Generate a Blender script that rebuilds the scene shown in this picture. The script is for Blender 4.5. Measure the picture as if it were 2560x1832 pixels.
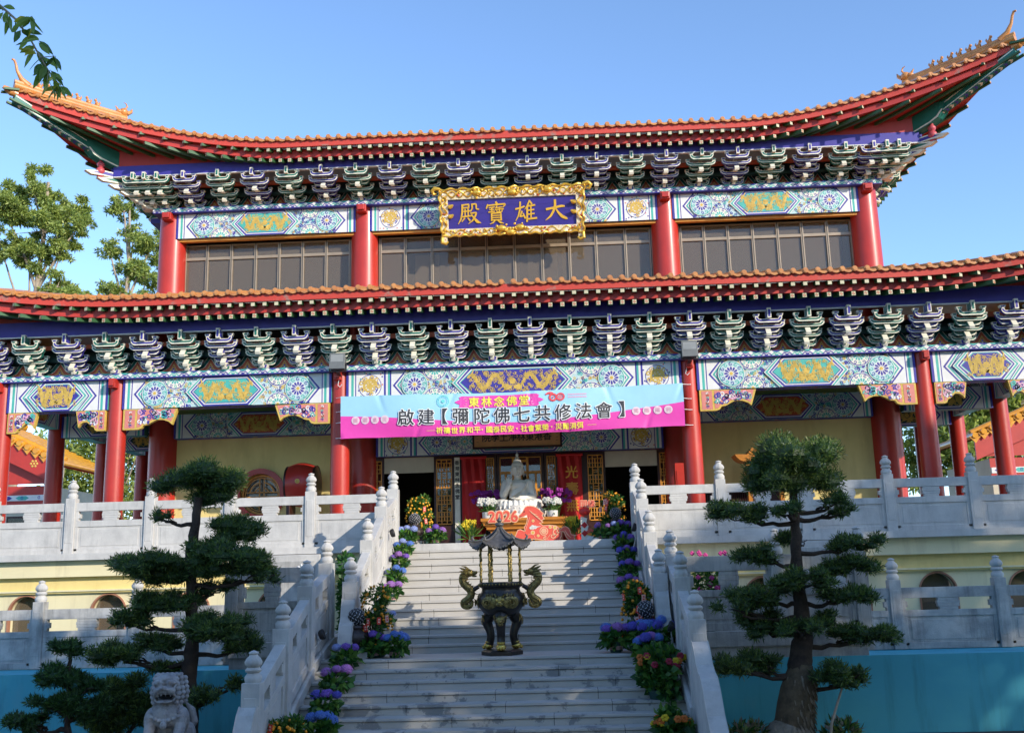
import bpy, math, random
import numpy as np
from mathutils import Vector, Matrix, noise as mnoise
PI = math.pi
S = bpy.context.scene
for o in list(bpy.data.objects): bpy.data.objects.remove(o)

# ------------------------------------------------------------------ camera
def rotm(p, y, r):
    Rz = np.array([[math.cos(y), -math.sin(y), 0], [math.sin(y), math.cos(y), 0], [0, 0, 1]])
    Rx = np.array([[1, 0, 0], [0, math.cos(p), -math.sin(p)], [0, math.sin(p), math.cos(p)]])
    Ry = np.array([[math.cos(r), 0, math.sin(r)], [0, 1, 0], [-math.sin(r), 0, math.cos(r)]])
    return Rz @ Rx @ Ry
CAMR = rotm(0.2055236, 0.0426907, 0.0261205)
CAMP = np.array([0.855464, -20.348723, 0.0])
cd = bpy.data.cameras.new('camera'); cam = bpy.data.objects.new('camera', cd); S.collection.objects.link(cam)
cd.sensor_fit = 'HORIZONTAL'; cd.sensor_width = 36.0; cd.lens = 2577.8156 / 2560 * 36.0
cd.clip_start = 0.1; cd.clip_end = 3000
M = Matrix.Identity(4)
for i in range(3):
    M[i][0] = CAMR[i, 0]; M[i][1] = CAMR[i, 2]; M[i][2] = -CAMR[i, 1]; M[i][3] = CAMP[i]
cam.matrix_world = M
S.camera = cam

# ------------------------------------------------------------------ sky and sun
SUN_AZ, SUN_EL = math.radians(48.5), math.radians(21.2)   # azimuth to the right of the facade normal
TO_SUN = Vector((math.sin(SUN_AZ) * math.cos(SUN_EL), -math.cos(SUN_AZ) * math.cos(SUN_EL), math.sin(SUN_EL)))
w = bpy.data.worlds.new("World"); S.world = w; w.use_nodes = True
nt = w.node_tree
bg = nt.nodes['Background']
sky = nt.nodes.new('ShaderNodeTexSky'); sky.sky_type = 'NISHITA'; sky.sun_disc = False
sky.sun_elevation = SUN_EL
sky.sun_rotation = math.atan2(TO_SUN.x, TO_SUN.y)
sky.altitude = 0; sky.air_density = 0.85; sky.dust_density = 0.25; sky.ozone_density = 3.5
nt.links.new(sky.outputs[0], bg.inputs[0]); bg.inputs[1].default_value = 0.15
sl = bpy.data.lights.new('sun', 'SUN'); sun = bpy.data.objects.new('sun', sl); S.collection.objects.link(sun)
sl.energy = 2.2; sl.angle = math.radians(0.53); sl.color = (1.0, 0.90, 0.76)
sun.rotation_mode = 'QUATERNION'; sun.rotation_quaternion = TO_SUN.to_track_quat('Z', 'Y')
sun.location = (20, -20, 30)
S.view_settings.view_transform = 'Standard'; S.view_settings.look = 'None'
S.view_settings.exposure = 1.18; S.view_settings.gamma = 1.0
S.cycles.max_bounces = 6; S.cycles.transparent_max_bounces = 12
try: S.cycles.use_denoising = True
except Exception: pass

# ------------------------------------------------------------------ materials
def mat(name, c, rough=0.6, var=0.18, scale=6.0, bump=0.0, bscale=None, metal=0.0, c2=None, spec=0.5, coat=0.0, detail=6.0, lo=0.3, hi=0.7):
    m = bpy.data.materials.new(name); m.use_nodes = True; t = m.node_tree; b = t.nodes['Principled BSDF']
    b.inputs['Roughness'].default_value = rough; b.inputs['Metallic'].default_value = metal
    b.inputs['Specular IOR Level'].default_value = spec
    if coat: b.inputs['Coat Weight'].default_value = coat; b.inputs['Coat Roughness'].default_value = 0.12
    if c2 is None: c2 = tuple(max(0, x * (1 - var * 2)) for x in c[:3])
    tc = t.nodes.new('ShaderNodeTexCoord'); n = t.nodes.new('ShaderNodeTexNoise')
    n.inputs['Scale'].default_value = scale; n.inputs['Detail'].default_value = detail; n.inputs['Roughness'].default_value = 0.65
    t.links.new(tc.outputs['Object'], n.inputs['Vector'])
    r = t.nodes.new('ShaderNodeValToRGB')
    r.color_ramp.elements[0].position = lo; r.color_ramp.elements[0].color = (*c2[:3], 1)
    r.color_ramp.elements[1].position = hi; r.color_ramp.elements[1].color = (*c[:3], 1)
    t.links.new(n.outputs[0], r.inputs[0]); t.links.new(r.outputs[0], b.inputs['Base Color'])
    if bump:
        n2 = t.nodes.new('ShaderNodeTexNoise'); n2.inputs['Scale'].default_value = bscale or scale * 6; n2.inputs['Detail'].default_value = 5
        t.links.new(tc.outputs['Object'], n2.inputs['Vector'])
        bp = t.nodes.new('ShaderNodeBump'); bp.inputs['Strength'].default_value = bump; bp.inputs['Distance'].default_value = 0.02
        t.links.new(n2.outputs[0], bp.inputs['Height']); t.links.new(bp.outputs[0], b.inputs['Normal'])
    return m

RED = mat('red lacquer', (0.52, 0.032, 0.018), 0.40, 0.12, 1.5, 0.05, 6, coat=0.12)
EAVE = mat('red eave paint', (0.50, 0.040, 0.030), 0.5, 0.10, 2.0)
FASCIA = mat('weathered red fascia', (0.56, 0.055, 0.035), 0.55, 0.1, 2.6, 0.1, 20, c2=(0.33, 0.17, 0.135), lo=0.33, hi=0.43)
TILE = mat('orange glazed tile', (0.66, 0.29, 0.075), 0.35, 0.2, 5.0, 0.05, 30, c2=(0.44, 0.16, 0.045), coat=0.2)
YTILE = mat('golden glazed tile', (0.75, 0.36, 0.02), 0.3, 0.2, 5.0, 0.05, 30, c2=(0.55, 0.22, 0.01), coat=0.4)
BLUE = mat('ultramarine paint', (0.050, 0.040, 0.34), 0.5, 0.12, 5.0)
GREEN = mat('green paint', (0.015, 0.17, 0.125), 0.5, 0.12, 5.0)
LGREEN = mat('rafter green paint', (0.035, 0.12, 0.04), 0.5, 0.12, 5.0)
TEAL = mat('mint paint', (0.08, 0.48, 0.41), 0.5, 0.1, 5.0)
CREAM = mat('cream line paint', (0.84, 0.80, 0.66), 0.5, 0.08, 8.0)
MINT = mat('pale mint paint', (0.50, 0.68, 0.69), 0.5, 0.08, 5.0)
WHITE = mat('white paint', (0.78, 0.77, 0.74), 0.5, 0.06, 8.0)
GOLD = mat('gold paint', (0.74, 0.50, 0.10), 0.4, 0.15, 12.0)
GILT = mat('gilded carving', (0.90, 0.56, 0.08), 0.28, 0.2, 14.0, 0.2, 40, metal=0.45)
VERM = mat('vermilion paint', (0.60, 0.10, 0.025), 0.5, 0.1, 6)
PINK = mat('pink paint', (0.72, 0.24, 0.20), 0.5, 0.1, 8)
DARKG = mat('dark green board', (0.012, 0.06, 0.045), 0.6, 0.1, 5)
DARKW = mat('dark lacquered wood', (0.055, 0.016, 0.012), 0.4, 0.2, 3)
LATT = mat('lattice wood', (0.76, 0.32, 0.04), 0.45, 0.15, 8)
YWALL = mat('yellow plaster', (0.80, 0.64, 0.26), 0.85, 0.06, 1.2, 0.05, 30)
CWALL = mat('pale yellow plaster', (0.80, 0.71, 0.44), 0.85, 0.06, 0.8, 0.05, 30)
STONE = mat('white granite', (0.60, 0.585, 0.55), 0.75, 0.12, 3.0, 0.12, 60, c2=(0.44, 0.43, 0.41))
STONE2 = mat('weathered granite', (0.50, 0.49, 0.46), 0.8, 0.2, 2.2, 0.2, 50, c2=(0.24, 0.24, 0.235), lo=0.3, hi=0.6)
LSTONE = mat('lion stone', (0.38, 0.365, 0.36), 0.8, 0.2, 7.0, 0.3, 40, c2=(0.20, 0.185, 0.185), lo=0.3, hi=0.55)
BWALL = mat('turquoise wall paint', (0.085, 0.47, 0.57), 0.7, 0.08, 0.5, 0.05, 20, c2=(0.06, 0.39, 0.51))
GROUND = mat('paving', (0.15, 0.145, 0.135), 0.9, 0.15, 1.5, 0.1, 20)
SOIL = mat('soil', (0.09, 0.065, 0.045), 0.95, 0.25, 4, 0.4, 20)
BRONZE = mat('black bronze', (0.060, 0.052, 0.045), 0.32, 0.2, 9, 0.15, 30, metal=0.6)
BRASS = mat('antique brass', (0.42, 0.31, 0.10), 0.35, 0.3, 24, 0.5, 60, metal=0.75, c2=(0.10, 0.075, 0.03), lo=0.38, hi=0.6)
BRASSY = mat('polished brass', (0.75, 0.52, 0.12), 0.25, 0.2, 14, 0.2, 40, metal=0.8)
MARBLE = mat('white jade', (0.84, 0.79, 0.69), 0.35, 0.06, 4)
LOTUS = mat('white lotus seat', (0.82, 0.80, 0.76), 0.45, 0.05, 4)
WOODO = mat('orange varnished wood', (0.58, 0.22, 0.025), 0.4, 0.12, 4)
BLACK = mat('black paint', (0.02, 0.02, 0.022), 0.5, 0.1, 5)
CONC = mat('beige render', (0.62, 0.56, 0.42), 0.85, 0.1, 2)
BARK = mat('dark bark', (0.075, 0.05, 0.035), 0.9, 0.3, 9, 0.8, 30, c2=(0.028, 0.02, 0.016))
BARKB = mat('fibrous grey bark', (0.30, 0.27, 0.22), 0.9, 0.3, 9, 0.6, 30, c2=(0.12, 0.09, 0.055))
BARKE = mat('pale eucalyptus bark', (0.42, 0.35, 0.27), 0.85, 0.3, 4, 0.2, 20, c2=(0.24, 0.19, 0.14))
def leafmat(name, c):
    m = mat(name, c, 0.5, 0.2, 3.0); b = m.node_tree.nodes['Principled BSDF']
    t = m.node_tree; tr = t.nodes.new('ShaderNodeBsdfTranslucent'); mx = t.nodes.new('ShaderNodeMixShader'); mx.inputs[0].default_value = 0.25
    tr.inputs['Color'].default_value = (c[0] * 1.6, c[1] * 1.6, c[2], 1)
    out = t.nodes['Material Output']
    t.links.new(b.outputs[0], mx.inputs[1]); t.links.new(tr.outputs[0], mx.inputs[2]); t.links.new(mx.outputs[0], out.inputs[0])
    return m
NEED = [leafmat('pine needle', (0.075, 0.150, 0.035)), leafmat('dark pine needle', (0.040, 0.088, 0.026)), leafmat('fresh pine needle', (0.17, 0.25, 0.05))]
NEEDB = [leafmat('bright needle', (0.075, 0.17, 0.035)), leafmat('mid needle', (0.040, 0.105, 0.030)), leafmat('deep needle', (0.02, 0.06, 0.02))]
EUC = [leafmat('eucalyptus leaf', (0.28, 0.37, 0.09)), leafmat('olive leaf', (0.18, 0.26, 0.07)), leafmat('yellow green leaf', (0.42, 0.49, 0.12))]
LEAF = [leafmat('shrub leaf', (0.05, 0.17, 0.025)), leafmat('deep shrub leaf', (0.025, 0.10, 0.02)), leafmat('light shrub leaf', (0.13, 0.26, 0.04))]
def flower(n, c): return mat(n, c, 0.6, 0.22, 30, 0.6, 90)
BLEAF = [leafmat('branch leaf', (0.08, 0.17, 0.04)), leafmat('pale branch leaf', (0.20, 0.32, 0.06)), leafmat('yellowing leaf', (0.50, 0.46, 0.05))]
HB = flower('blue hydrangea', (0.12, 0.26, 0.75)); HL = flower('pale blue hydrangea', (0.36, 0.45, 0.85))
HP = flower('purple hydrangea', (0.26, 0.12, 0.62)); HM = flower('mauve hydrangea', (0.45, 0.20, 0.62)); HV = flower('violet blue hydrangea', (0.12, 0.11, 0.62))
ORNG = mat('kumquat skin', (0.85, 0.33, 0.01), 0.4, 0.15, 10); PACK = mat('red paper packet', (0.70, 0.05, 0.03), 0.5, 0.1, 10)
PACKP = mat('pale paper packet', (0.80, 0.45, 0.36), 0.5, 0.1, 10)
YFL = flower('yellow orchid', (0.85, 0.62, 0.02)); WFL = flower('white orchid', (0.82, 0.82, 0.76)); MFL = flower('magenta orchid', (0.42, 0.03, 0.40))
POTG = mat('dark green pot', (0.02, 0.07, 0.06), 0.5, 0.1, 5); POTP = mat('pink pot band', (0.62, 0.36, 0.34), 0.6, 0.1, 5); POTW = mat('white glazed pot', (0.80, 0.79, 0.76), 0.3, 0.04, 5)
RPAPER = mat('red scroll cloth', (0.60, 0.012, 0.012), 0.6, 0.1, 3); GOLDT = mat('gold lettering', (0.80, 0.33, 0.03), 0.5, 0.1, 10)
SKYB = mat('banner sky blue', (0.36, 0.66, 0.84), 0.5, 0.04, 1.5, 0.25, 5); MAG = mat('banner magenta', (0.80, 0.065, 0.42), 0.5, 0.05, 1.5, 0.25, 5)
LPINK = mat('banner pale pink', (0.80, 0.42, 0.55), 0.5, 0.05, 5); YTXT = mat('banner yellow letter', (0.85, 0.80, 0.08), 0.5, 0.04, 5)
WTXT = mat('banner white edge', (0.86, 0.86, 0.86), 0.5, 0.03, 5); DTXT = mat('banner charcoal letter', (0.045, 0.045, 0.05), 0.5, 0.1, 5)
LOGOG = mat('banner green emblem', (0.16, 0.66, 0.62), 0.5, 0.03, 5); LOGOR = mat('banner red emblem', (0.75, 0.08, 0.09), 0.5, 0.03, 5)
PLQ = mat('plaque blue lacquer', (0.045, 0.030, 0.26), 0.35, 0.1, 3, 0.05, 30); LETT = mat('gilded letter', (0.86, 0.50, 0.05), 0.4, 0.12, 9, metal=0.2)
PLQW = mat('plaque painted carving', (0.74, 0.66, 0.45), 0.5, 0.4, 25, 0.3, 50, c2=(0.45, 0.04, 0.02), lo=0.36, hi=0.44)
WSIGN = mat('orange wood sign', (0.80, 0.38, 0.14), 0.45, 0.15, 4); FRAMEW = mat('bronze window frame', (0.36, 0.29, 0.21), 0.45, 0.1, 6, metal=0.2)
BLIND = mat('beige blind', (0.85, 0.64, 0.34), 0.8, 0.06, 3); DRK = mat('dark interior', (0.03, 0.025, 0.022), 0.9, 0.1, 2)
HRED = mat('horse red print', (0.80, 0.11, 0.07), 0.5, 0.1, 5); HEDGE = mat('horse peach line', (0.85, 0.48, 0.28), 0.5, 0.05, 5)
TERRA = mat('terracotta trim', (0.42, 0.19, 0.11), 0.7, 0.1, 5); BARK2 = mat('brown fibrous bark', (0.15, 0.115, 0.07), 0.9, 0.3, 9, 0.6, 30, c2=(0.06, 0.045, 0.028)); RAFEND = mat('rafter end paint', (0.66, 0.60, 0.40), 0.5, 0.15, 8)
def weather(m, dark, amount, sx=5.0, sz=.5, lo=.5, hi=.75):
    """rain streaks and blotches running down a surface"""
    t = m.node_tree; b = t.nodes['Principled BSDF']; src = b.inputs['Base Color'].links[0].from_socket
    tc = t.nodes.new('ShaderNodeTexCoord'); mp = t.nodes.new('ShaderNodeMapping'); mp.inputs['Scale'].default_value = (sx, sx, sz); t.links.new(tc.outputs['Object'], mp.inputs[0])
    n = t.nodes.new('ShaderNodeTexNoise'); n.inputs['Scale'].default_value = 1.0; n.inputs['Detail'].default_value = 8; n.inputs['Roughness'].default_value = .7; t.links.new(mp.outputs[0], n.inputs['Vector'])
    r = t.nodes.new('ShaderNodeMapRange'); r.inputs[1].default_value = lo; r.inputs[2].default_value = hi; r.inputs[3].default_value = 0; r.inputs[4].default_value = amount; t.links.new(n.outputs[0], r.inputs[0])
    mx = t.nodes.new('ShaderNodeMix'); mx.data_type = 'RGBA'; t.links.new(r.outputs[0], mx.inputs['Factor']); t.links.new(src, mx.inputs[6]); mx.inputs[7].default_value = (*dark, 1); t.links.new(mx.outputs[2], b.inputs['Base Color'])
weather(BWALL, (0.02, 0.10, 0.13), .55, 3.0, .35); weather(BWALL, (0.20, 0.42, 0.46), .35, 1.3, 1.0, .55, .8); weather(CWALL, (0.40, 0.33, 0.2), .5, 4.0, .4, .52, .8); weather(YWALL, (0.38, 0.27, 0.09), .4, 2.0, .5)
weather(STONE, (0.22, 0.22, 0.21), .5, 7.0, 1.2, .52, .78); weather(STONE2, (0.12, 0.125, 0.12), .75, 6.0, .6, .48, .72); weather(RED, (0.20, 0.02, 0.02), .5, 4.0, .5, .5, .8); weather(LSTONE, (0.12, 0.085, 0.085), .7, 9.0, 5.0, .55, .68)
def glass(name, tint, alpha):
    m = bpy.data.materials.new(name); m.use_nodes = True; t = m.node_tree; t.nodes.remove(t.nodes['Principled BSDF'])
    tr = t.nodes.new('ShaderNodeBsdfTransparent'); tr.inputs[0].default_value = (*tint, 1)
    df = t.nodes.new('ShaderNodeBsdfDiffuse'); df.inputs[0].default_value = (0.30, 0.235, 0.165, 1)
    m1 = t.nodes.new('ShaderNodeMixShader'); m1.inputs[0].default_value = alpha
    gl = t.nodes.new('ShaderNodeBsdfGlossy'); gl.inputs['Roughness'].default_value = 0.03
    fr = t.nodes.new('ShaderNodeFresnel'); fr.inputs[0].default_value = 1.55
    m2 = t.nodes.new('ShaderNodeMixShader')
    t.links.new(tr.outputs[0], m1.inputs[1]); t.links.new(df.outputs[0], m1.inputs[2])
    t.links.new(fr.outputs[0], m2.inputs[0]); t.links.new(m1.outputs[0], m2.inputs[1]); t.links.new(gl.outputs[0], m2.inputs[2])
    t.links.new(m2.outputs[0], t.nodes['Material Output'].inputs[0]); return m
GLASS = glass('tinted window glass', (0.86, 0.78, 0.66), 0.36)
GLASSC = glass('clear window glass', (0.8, 0.8, 0.78), 0.1)

# stair stone: water-stained granite
def stairmat():
    m = mat('stair granite', (0.50, 0.48, 0.44), 0.7, 0.1, 2.5, 0.1, 60, c2=(0.44, 0.42, 0.385)); t = m.node_tree; b = t.nodes['Principled BSDF']
    geo = t.nodes.new('ShaderNodeNewGeometry'); sep = t.nodes.new('ShaderNodeSeparateXYZ'); t.links.new(geo.outputs['Position'], sep.inputs[0])
    n = t.nodes.new('ShaderNodeTexNoise'); n.inputs['Scale'].default_value = 2.3; n.inputs['Detail'].default_value = 8; n.inputs['Roughness'].default_value = 0.7
    t.links.new(geo.outputs['Position'], n.inputs['Vector'])
    mr = t.nodes.new('ShaderNodeMapRange'); mr.inputs[1].default_value = -1.10; mr.inputs[2].default_value = -1.16; mr.inputs[3].default_value = 0; mr.inputs[4].default_value = 1
    t.links.new(sep.outputs[2], mr.inputs[0])
    r = t.nodes.new('ShaderNodeValToRGB'); r.color_ramp.elements[0].position = 0.55; r.color_ramp.elements[1].position = 0.575
    t.links.new(n.outputs[0], r.inputs[0])
    mu = t.nodes.new('ShaderNodeMath'); mu.operation = 'MULTIPLY'; t.links.new(mr.outputs[0], mu.inputs[0]); t.links.new(r.outputs[0], mu.inputs[1])
    mx = t.nodes.new('ShaderNodeMix'); mx.data_type = 'RGBA'
    src = b.inputs['Base Color'].links[0].from_socket
    t.links.new(mu.outputs[0], mx.inputs['Factor']); t.links.new(src, mx.inputs[6]); mx.inputs[7].default_value = (0.25, 0.25, 0.245, 1)
    t.links.new(mx.outputs[2], b.inputs['Base Color']); return m
STAIR = stairmat()
JOINT = mat('dark stair joint', (0.06, 0.055, 0.05), 0.9, 0.1, 5)

# ------------------------------------------------------------------ mesh builder
class MB:
    def __init__(s): s.v = []; s.f = []; s.m = []; s.mats = []; s.ix = {}
    def mi(s, m):
        k = m.name
        if k not in s.ix: s.ix[k] = len(s.mats); s.mats.append(m)
        return s.ix[k]
    def add(s, vs, fs, m, T=None):
        b = len(s.v); k = s.mi(m)
        if T is not None: vs = [tuple(T @ Vector(p)) for p in vs]
        s.v.extend([tuple(p) for p in vs])
        for f in fs: s.f.append([b + i for i in f]); s.m.append(k)
    def face(s, pts, m, T=None): s.add(pts, [list(range(len(pts)))], m, T)
    def box(s, x0, x1, y0, y1, z0, z1, m, T=None):
        v = [(x0, y0, z0), (x1, y0, z0), (x1, y1, z0), (x0, y1, z0), (x0, y0, z1), (x1, y0, z1), (x1, y1, z1), (x0, y1, z1)]
        s.add(v, [(0, 3, 2, 1), (4, 5, 6, 7), (0, 1, 5, 4), (1, 2, 6, 5), (2, 3, 7, 6), (3, 0, 4, 7)], m, T)
    def hexa(s, v, m):   # 8 points ordered like box
        s.add(v, [(0, 3, 2, 1), (4, 5, 6, 7), (0, 1, 5, 4), (1, 2, 6, 5), (2, 3, 7, 6), (3, 0, 4, 7)], m)
    def prism(s, pts, f0, f1, m, cap=None):
        """pts 2D, f0/f1 map 2D -> 3D for the front and back outline"""
        n = len(pts); a = [f0(*p) for p in pts]; b = [f1(*p) for p in pts]
        s.add(a + b, [(i, (i + 1) % n, n + (i + 1) % n, n + i) for i in range(n)], m)
        s.face(a, cap or m); s.face(b[::-1], m)
    def lathe(s, prof, m, c=(0, 0, 0), n=20, lobes=0, lobe=0.0, T=None, cap=True, mats=None):
        vs = []; fs = []
        for r, z in prof:
            for i in range(n):
                a = 2 * PI * i / n; k = r * (1 + (lobe * abs(math.cos(lobes * a / 2)) if lobes else 0))
                vs.append((c[0] + k * math.cos(a), c[1] + k * math.sin(a), c[2] + z))
        L = len(prof)
        for j in range(L - 1):
            q = [(j * n + i, j * n + (i + 1) % n, (j + 1) * n + (i + 1) % n, (j + 1) * n + i) for i in range(n)]
            if mats: s.add([], [], m); fs.append((q, mats[j]))
            else: fs.append((q, m))
        b = len(s.v); vv = [tuple(T @ Vector(p)) for p in vs] if T is not None else vs
        s.v.extend(vv)
        for q, mm in fs:
            k = s.mi(mm)
            for f in q: s.f.append([b + i for i in f]); s.m.append(k)
        if cap:
            k = s.mi(m); s.f.append([b + i for i in range(n)][::-1]); s.m.append(k)
            s.f.append([b + (L - 1) * n + i for i in range(n)]); s.m.append(k)
    def tube(s, path, rad, m, n=8, flat=None):
        P = [Vector(p) for p in path]; L = len(P)
        if not isinstance(rad, (list, tuple)): rad = [rad] * L
        vs = []; t0 = (P[1] - P[0]).normalized()
        u = t0.orthogonal().normalized()
        for i in range(L):
            t = (P[min(i + 1, L - 1)] - P[max(i - 1, 0)]).normalized()
            u = (u - t * u.dot(t)); u = u.normalized() if u.length > 1e-6 else t.orthogonal().normalized()
            w_ = t.cross(u)
            for k in range(n):
                a = 2 * PI * k / n; vs.append(tuple(P[i] + (u * math.cos(a) + w_ * math.sin(a)) * rad[i]))
        fs = [(i * n + k, i * n + (k + 1) % n, (i + 1) * n + (k + 1) % n, (i + 1) * n + k) for i in range(L - 1) for k in range(n)]
        fs += [tuple(range(n))[::-1], tuple((L - 1) * n + k for k in range(n))]
        s.add(vs, fs, m)
    def ell(s, c, r, m, n=12, k=8, T=None):
        if not isinstance(r, (list, tuple)): r = (r, r, r)
        vs = [(0, 0, -1)]
        for j in range(1, k):
            b = -PI / 2 + PI * j / k
            for i in range(n): a = 2 * PI * i / n; vs.append((math.cos(b) * math.cos(a), math.cos(b) * math.sin(a), math.sin(b)))
        vs.append((0, 0, 1))
        fs = [(0, 1 + (i + 1) % n, 1 + i) for i in range(n)]
        for j in range(k - 2): fs += [(1 + j * n + i, 1 + j * n + (i + 1) % n, 1 + (j + 1) * n + (i + 1) % n, 1 + (j + 1) * n + i) for i in range(n)]
        e = 1 + (k - 1) * n; b = 1 + (k - 2) * n
        fs += [(b + i, b + (i + 1) % n, e) for i in range(n)]
        R = T.to_3x3() if T is not None else None
        out = []
        for p in vs:
            q = Vector((p[0] * r[0], p[1] * r[1], p[2] * r[2]))
            if R is not None: q = R @ q
            out.append((q.x + c[0], q.y + c[1], q.z + c[2]))
        s.add(out, fs, m)
    def build(s, name, parent=None, smooth=None, bevel=0.0):
        me = bpy.data.meshes.new(name); me.from_pydata(s.v, [], s.f)
        for m in s.mats: me.materials.append(m)
        me.polygons.foreach_set('material_index', s.m)
        if smooth is not None:
            me.shade_smooth()
            if smooth < 170: me.set_sharp_from_angle(angle=math.radians(smooth))
        me.update()
        o = bpy.data.objects.new(name, me); S.collection.objects.link(o)
        if bevel:
            b = o.modifiers.new('bevel', 'BEVEL'); b.width = bevel; b.segments = 2; b.limit_method = 'ANGLE'; b.angle_limit = math.radians(40)
        put(o, parent); return o

def put(o, parent):
    if parent is None: return
    o.parent = parent
    if parent.parent is None and parent.type == 'EMPTY': o.matrix_parent_inverse = Matrix.Translation(-parent.location)
def thing(name, label, cat, loc=(0, 0, 0), group=None, kind=None):
    o = bpy.data.objects.new(name, None); S.collection.objects.link(o); o.location = loc; o.empty_display_size = 0.2
    return tag(o, label, cat, group, kind)
def tag(o, label=None, cat=None, group=None, kind=None):
    for k, v in (('label', label), ('category', cat), ('group', group), ('kind', kind)):
        if v: o[k] = v
    return o
def kids(o): return [c for c in bpy.data.objects if c.parent == o]
def copy_tree(o, parent=None):
    c = o.copy(); S.collection.objects.link(c)
    if parent is not None: c.parent = parent
    for ch in kids(o): copy_tree(ch, c)
    return c
def fast_mesh(name, V, F, MI, mats, parent=None, smooth=False):
    """V (n,3) F (m,k) arrays of equal polygons"""
    V = np.asarray(V, dtype=np.float32); F = np.asarray(F, dtype=np.int32); k = F.shape[1]
    me = bpy.data.meshes.new(name); me.vertices.add(len(V)); me.vertices.foreach_set('co', V.ravel())
    me.loops.add(F.size); me.loops.foreach_set('vertex_index', F.ravel())
    me.polygons.add(len(F)); me.polygons.foreach_set('loop_start', np.arange(0, F.size, k, dtype=np.int32))
    for m in mats: me.materials.append(m)
    me.polygons.foreach_set('material_index', np.asarray(MI, dtype=np.int32))
    me.update(calc_edges=True); me.validate()
    o = bpy.data.objects.new(name, me); S.collection.objects.link(o); put(o, parent); return o

# ------------------------------------------------------------------ flat painted pattern, laid on in thin coats
class Cv:
    def __init__(s, mb, O, U, V, N, L, H, coat=0.0025, base=0):
        s.mb = mb; s.O = Vector(O); s.U = Vector(U); s.V = Vector(V); s.N = Vector(N); s.L = L; s.H = H; s.coat = coat; s.k = base
    def P(s, u, v, l):
        u = min(max(u, 0), s.L); v = min(max(v, 0), s.H)
        return tuple(s.O + s.U * u + s.V * v + s.N * (l * s.coat))
    def poly(s, pts, m, l):
        cl = [(min(max(u, 0), s.L), min(max(v, 0), s.H)) for u, v in pts]
        a = 0
        for i in range(len(cl)): a += cl[i][0] * cl[(i + 1) % len(cl)][1] - cl[(i + 1) % len(cl)][0] * cl[i][1]
        if abs(a) < 1e-6: return
        if a < 0: cl = cl[::-1]
        q = [cl[0]]
        for p in cl[1:]:
            if abs(p[0] - q[-1][0]) + abs(p[1] - q[-1][1]) > 1e-6: q.append(p)
        if len(q) > 2 and abs(q[0][0] - q[-1][0]) + abs(q[0][1] - q[-1][1]) < 1e-6: q.pop()
        if len(q) > 2: s.mb.face([s.P(u, v, l) for u, v in q], m)
    def rect(s, u0, u1, v0, v1, m, l): s.poly([(u0, v0), (u1, v0), (u1, v1), (u0, v1)], m, l)
    def disc(s, u, v, r, m, l, n=14, ry=None):
        ry = ry or r
        if u + r < 0 or u - r > s.L or v + ry < 0 or v - ry > s.H: return
        s.poly([(u + r * math.cos(2 * PI * i / n), v + ry * math.sin(2 * PI * i / n)) for i in range(n)], m, l)
    def rib(s, path, w, m, l):
        n = len(path)
        if not isinstance(w, (list, tuple)): w = [w] * n
        Lp = []; Rp = []
        for i in range(n):
            a = path[max(i - 1, 0)]; b = path[min(i + 1, n - 1)]; dx, dy = b[0] - a[0], b[1] - a[1]; d = math.hypot(dx, dy) or 1
            nx, ny = -dy / d, dx / d
            Lp.append((path[i][0] + nx * w[i] / 2, path[i][1] + ny * w[i] / 2)); Rp.append((path[i][0] - nx * w[i] / 2, path[i][1] - ny * w[i] / 2))
        for i in range(n - 1): s.poly([Lp[i], Lp[i + 1], Rp[i + 1], Rp[i]], m, l)
    def curl(s, u, v, r, m, l, a0=0, turn=1.5, w=None, hand=1):
        w = w or r * 0.35; n = 9
        s.rib([(u + r * (1 - 0.75 * i / n) * math.cos(a0 + hand * turn * 2 * PI * i / n), v + r * (1 - 0.75 * i / n) * math.sin(a0 + hand * turn * 2 * PI * i / n)) for i in range(n + 1)], [w * (1 - 0.4 * i / n) for i in range(n + 1)], m, l)
def rosette(c, u, v, R, ca, cb, l):
    n = 12
    c.disc(u, v, R, WHITE, l, 24); c.disc(u, v, R * 0.95, TEAL if ca is BLUE else BLUE, l + 1, 24); c.disc(u, v, R * 0.88, MINT if ca is BLUE else CREAM, l + 2, 24)
    for i in range(n):
        a = 2 * PI * i / n; c.curl(u + R * 0.72 * math.cos(a), v + R * 0.72 * math.sin(a), R * 0.15, ca if i % 2 else cb, l + 3, a, 1.0, R * 0.075)
    c.disc(u, v, R * 0.55, WHITE, l + 3, 20)
    for i in range(n):
        a = 2 * PI * i / n; ct, st = math.cos(a), math.sin(a)
        c.poly([(u + R * (ct * x - st * y), v + R * (st * x + ct * y)) for x, y in ((0.16, 0), (0.34, -0.085), (0.5, -0.07), (0.53, 0.02), (0.46, 0.08), (0.3, 0.05))], ca, l + 4)
    c.disc(u, v, R * 0.18, CREAM, l + 5, 12); c.disc(u, v, R * 0.13, GOLD, l + 6, 10)
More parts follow.
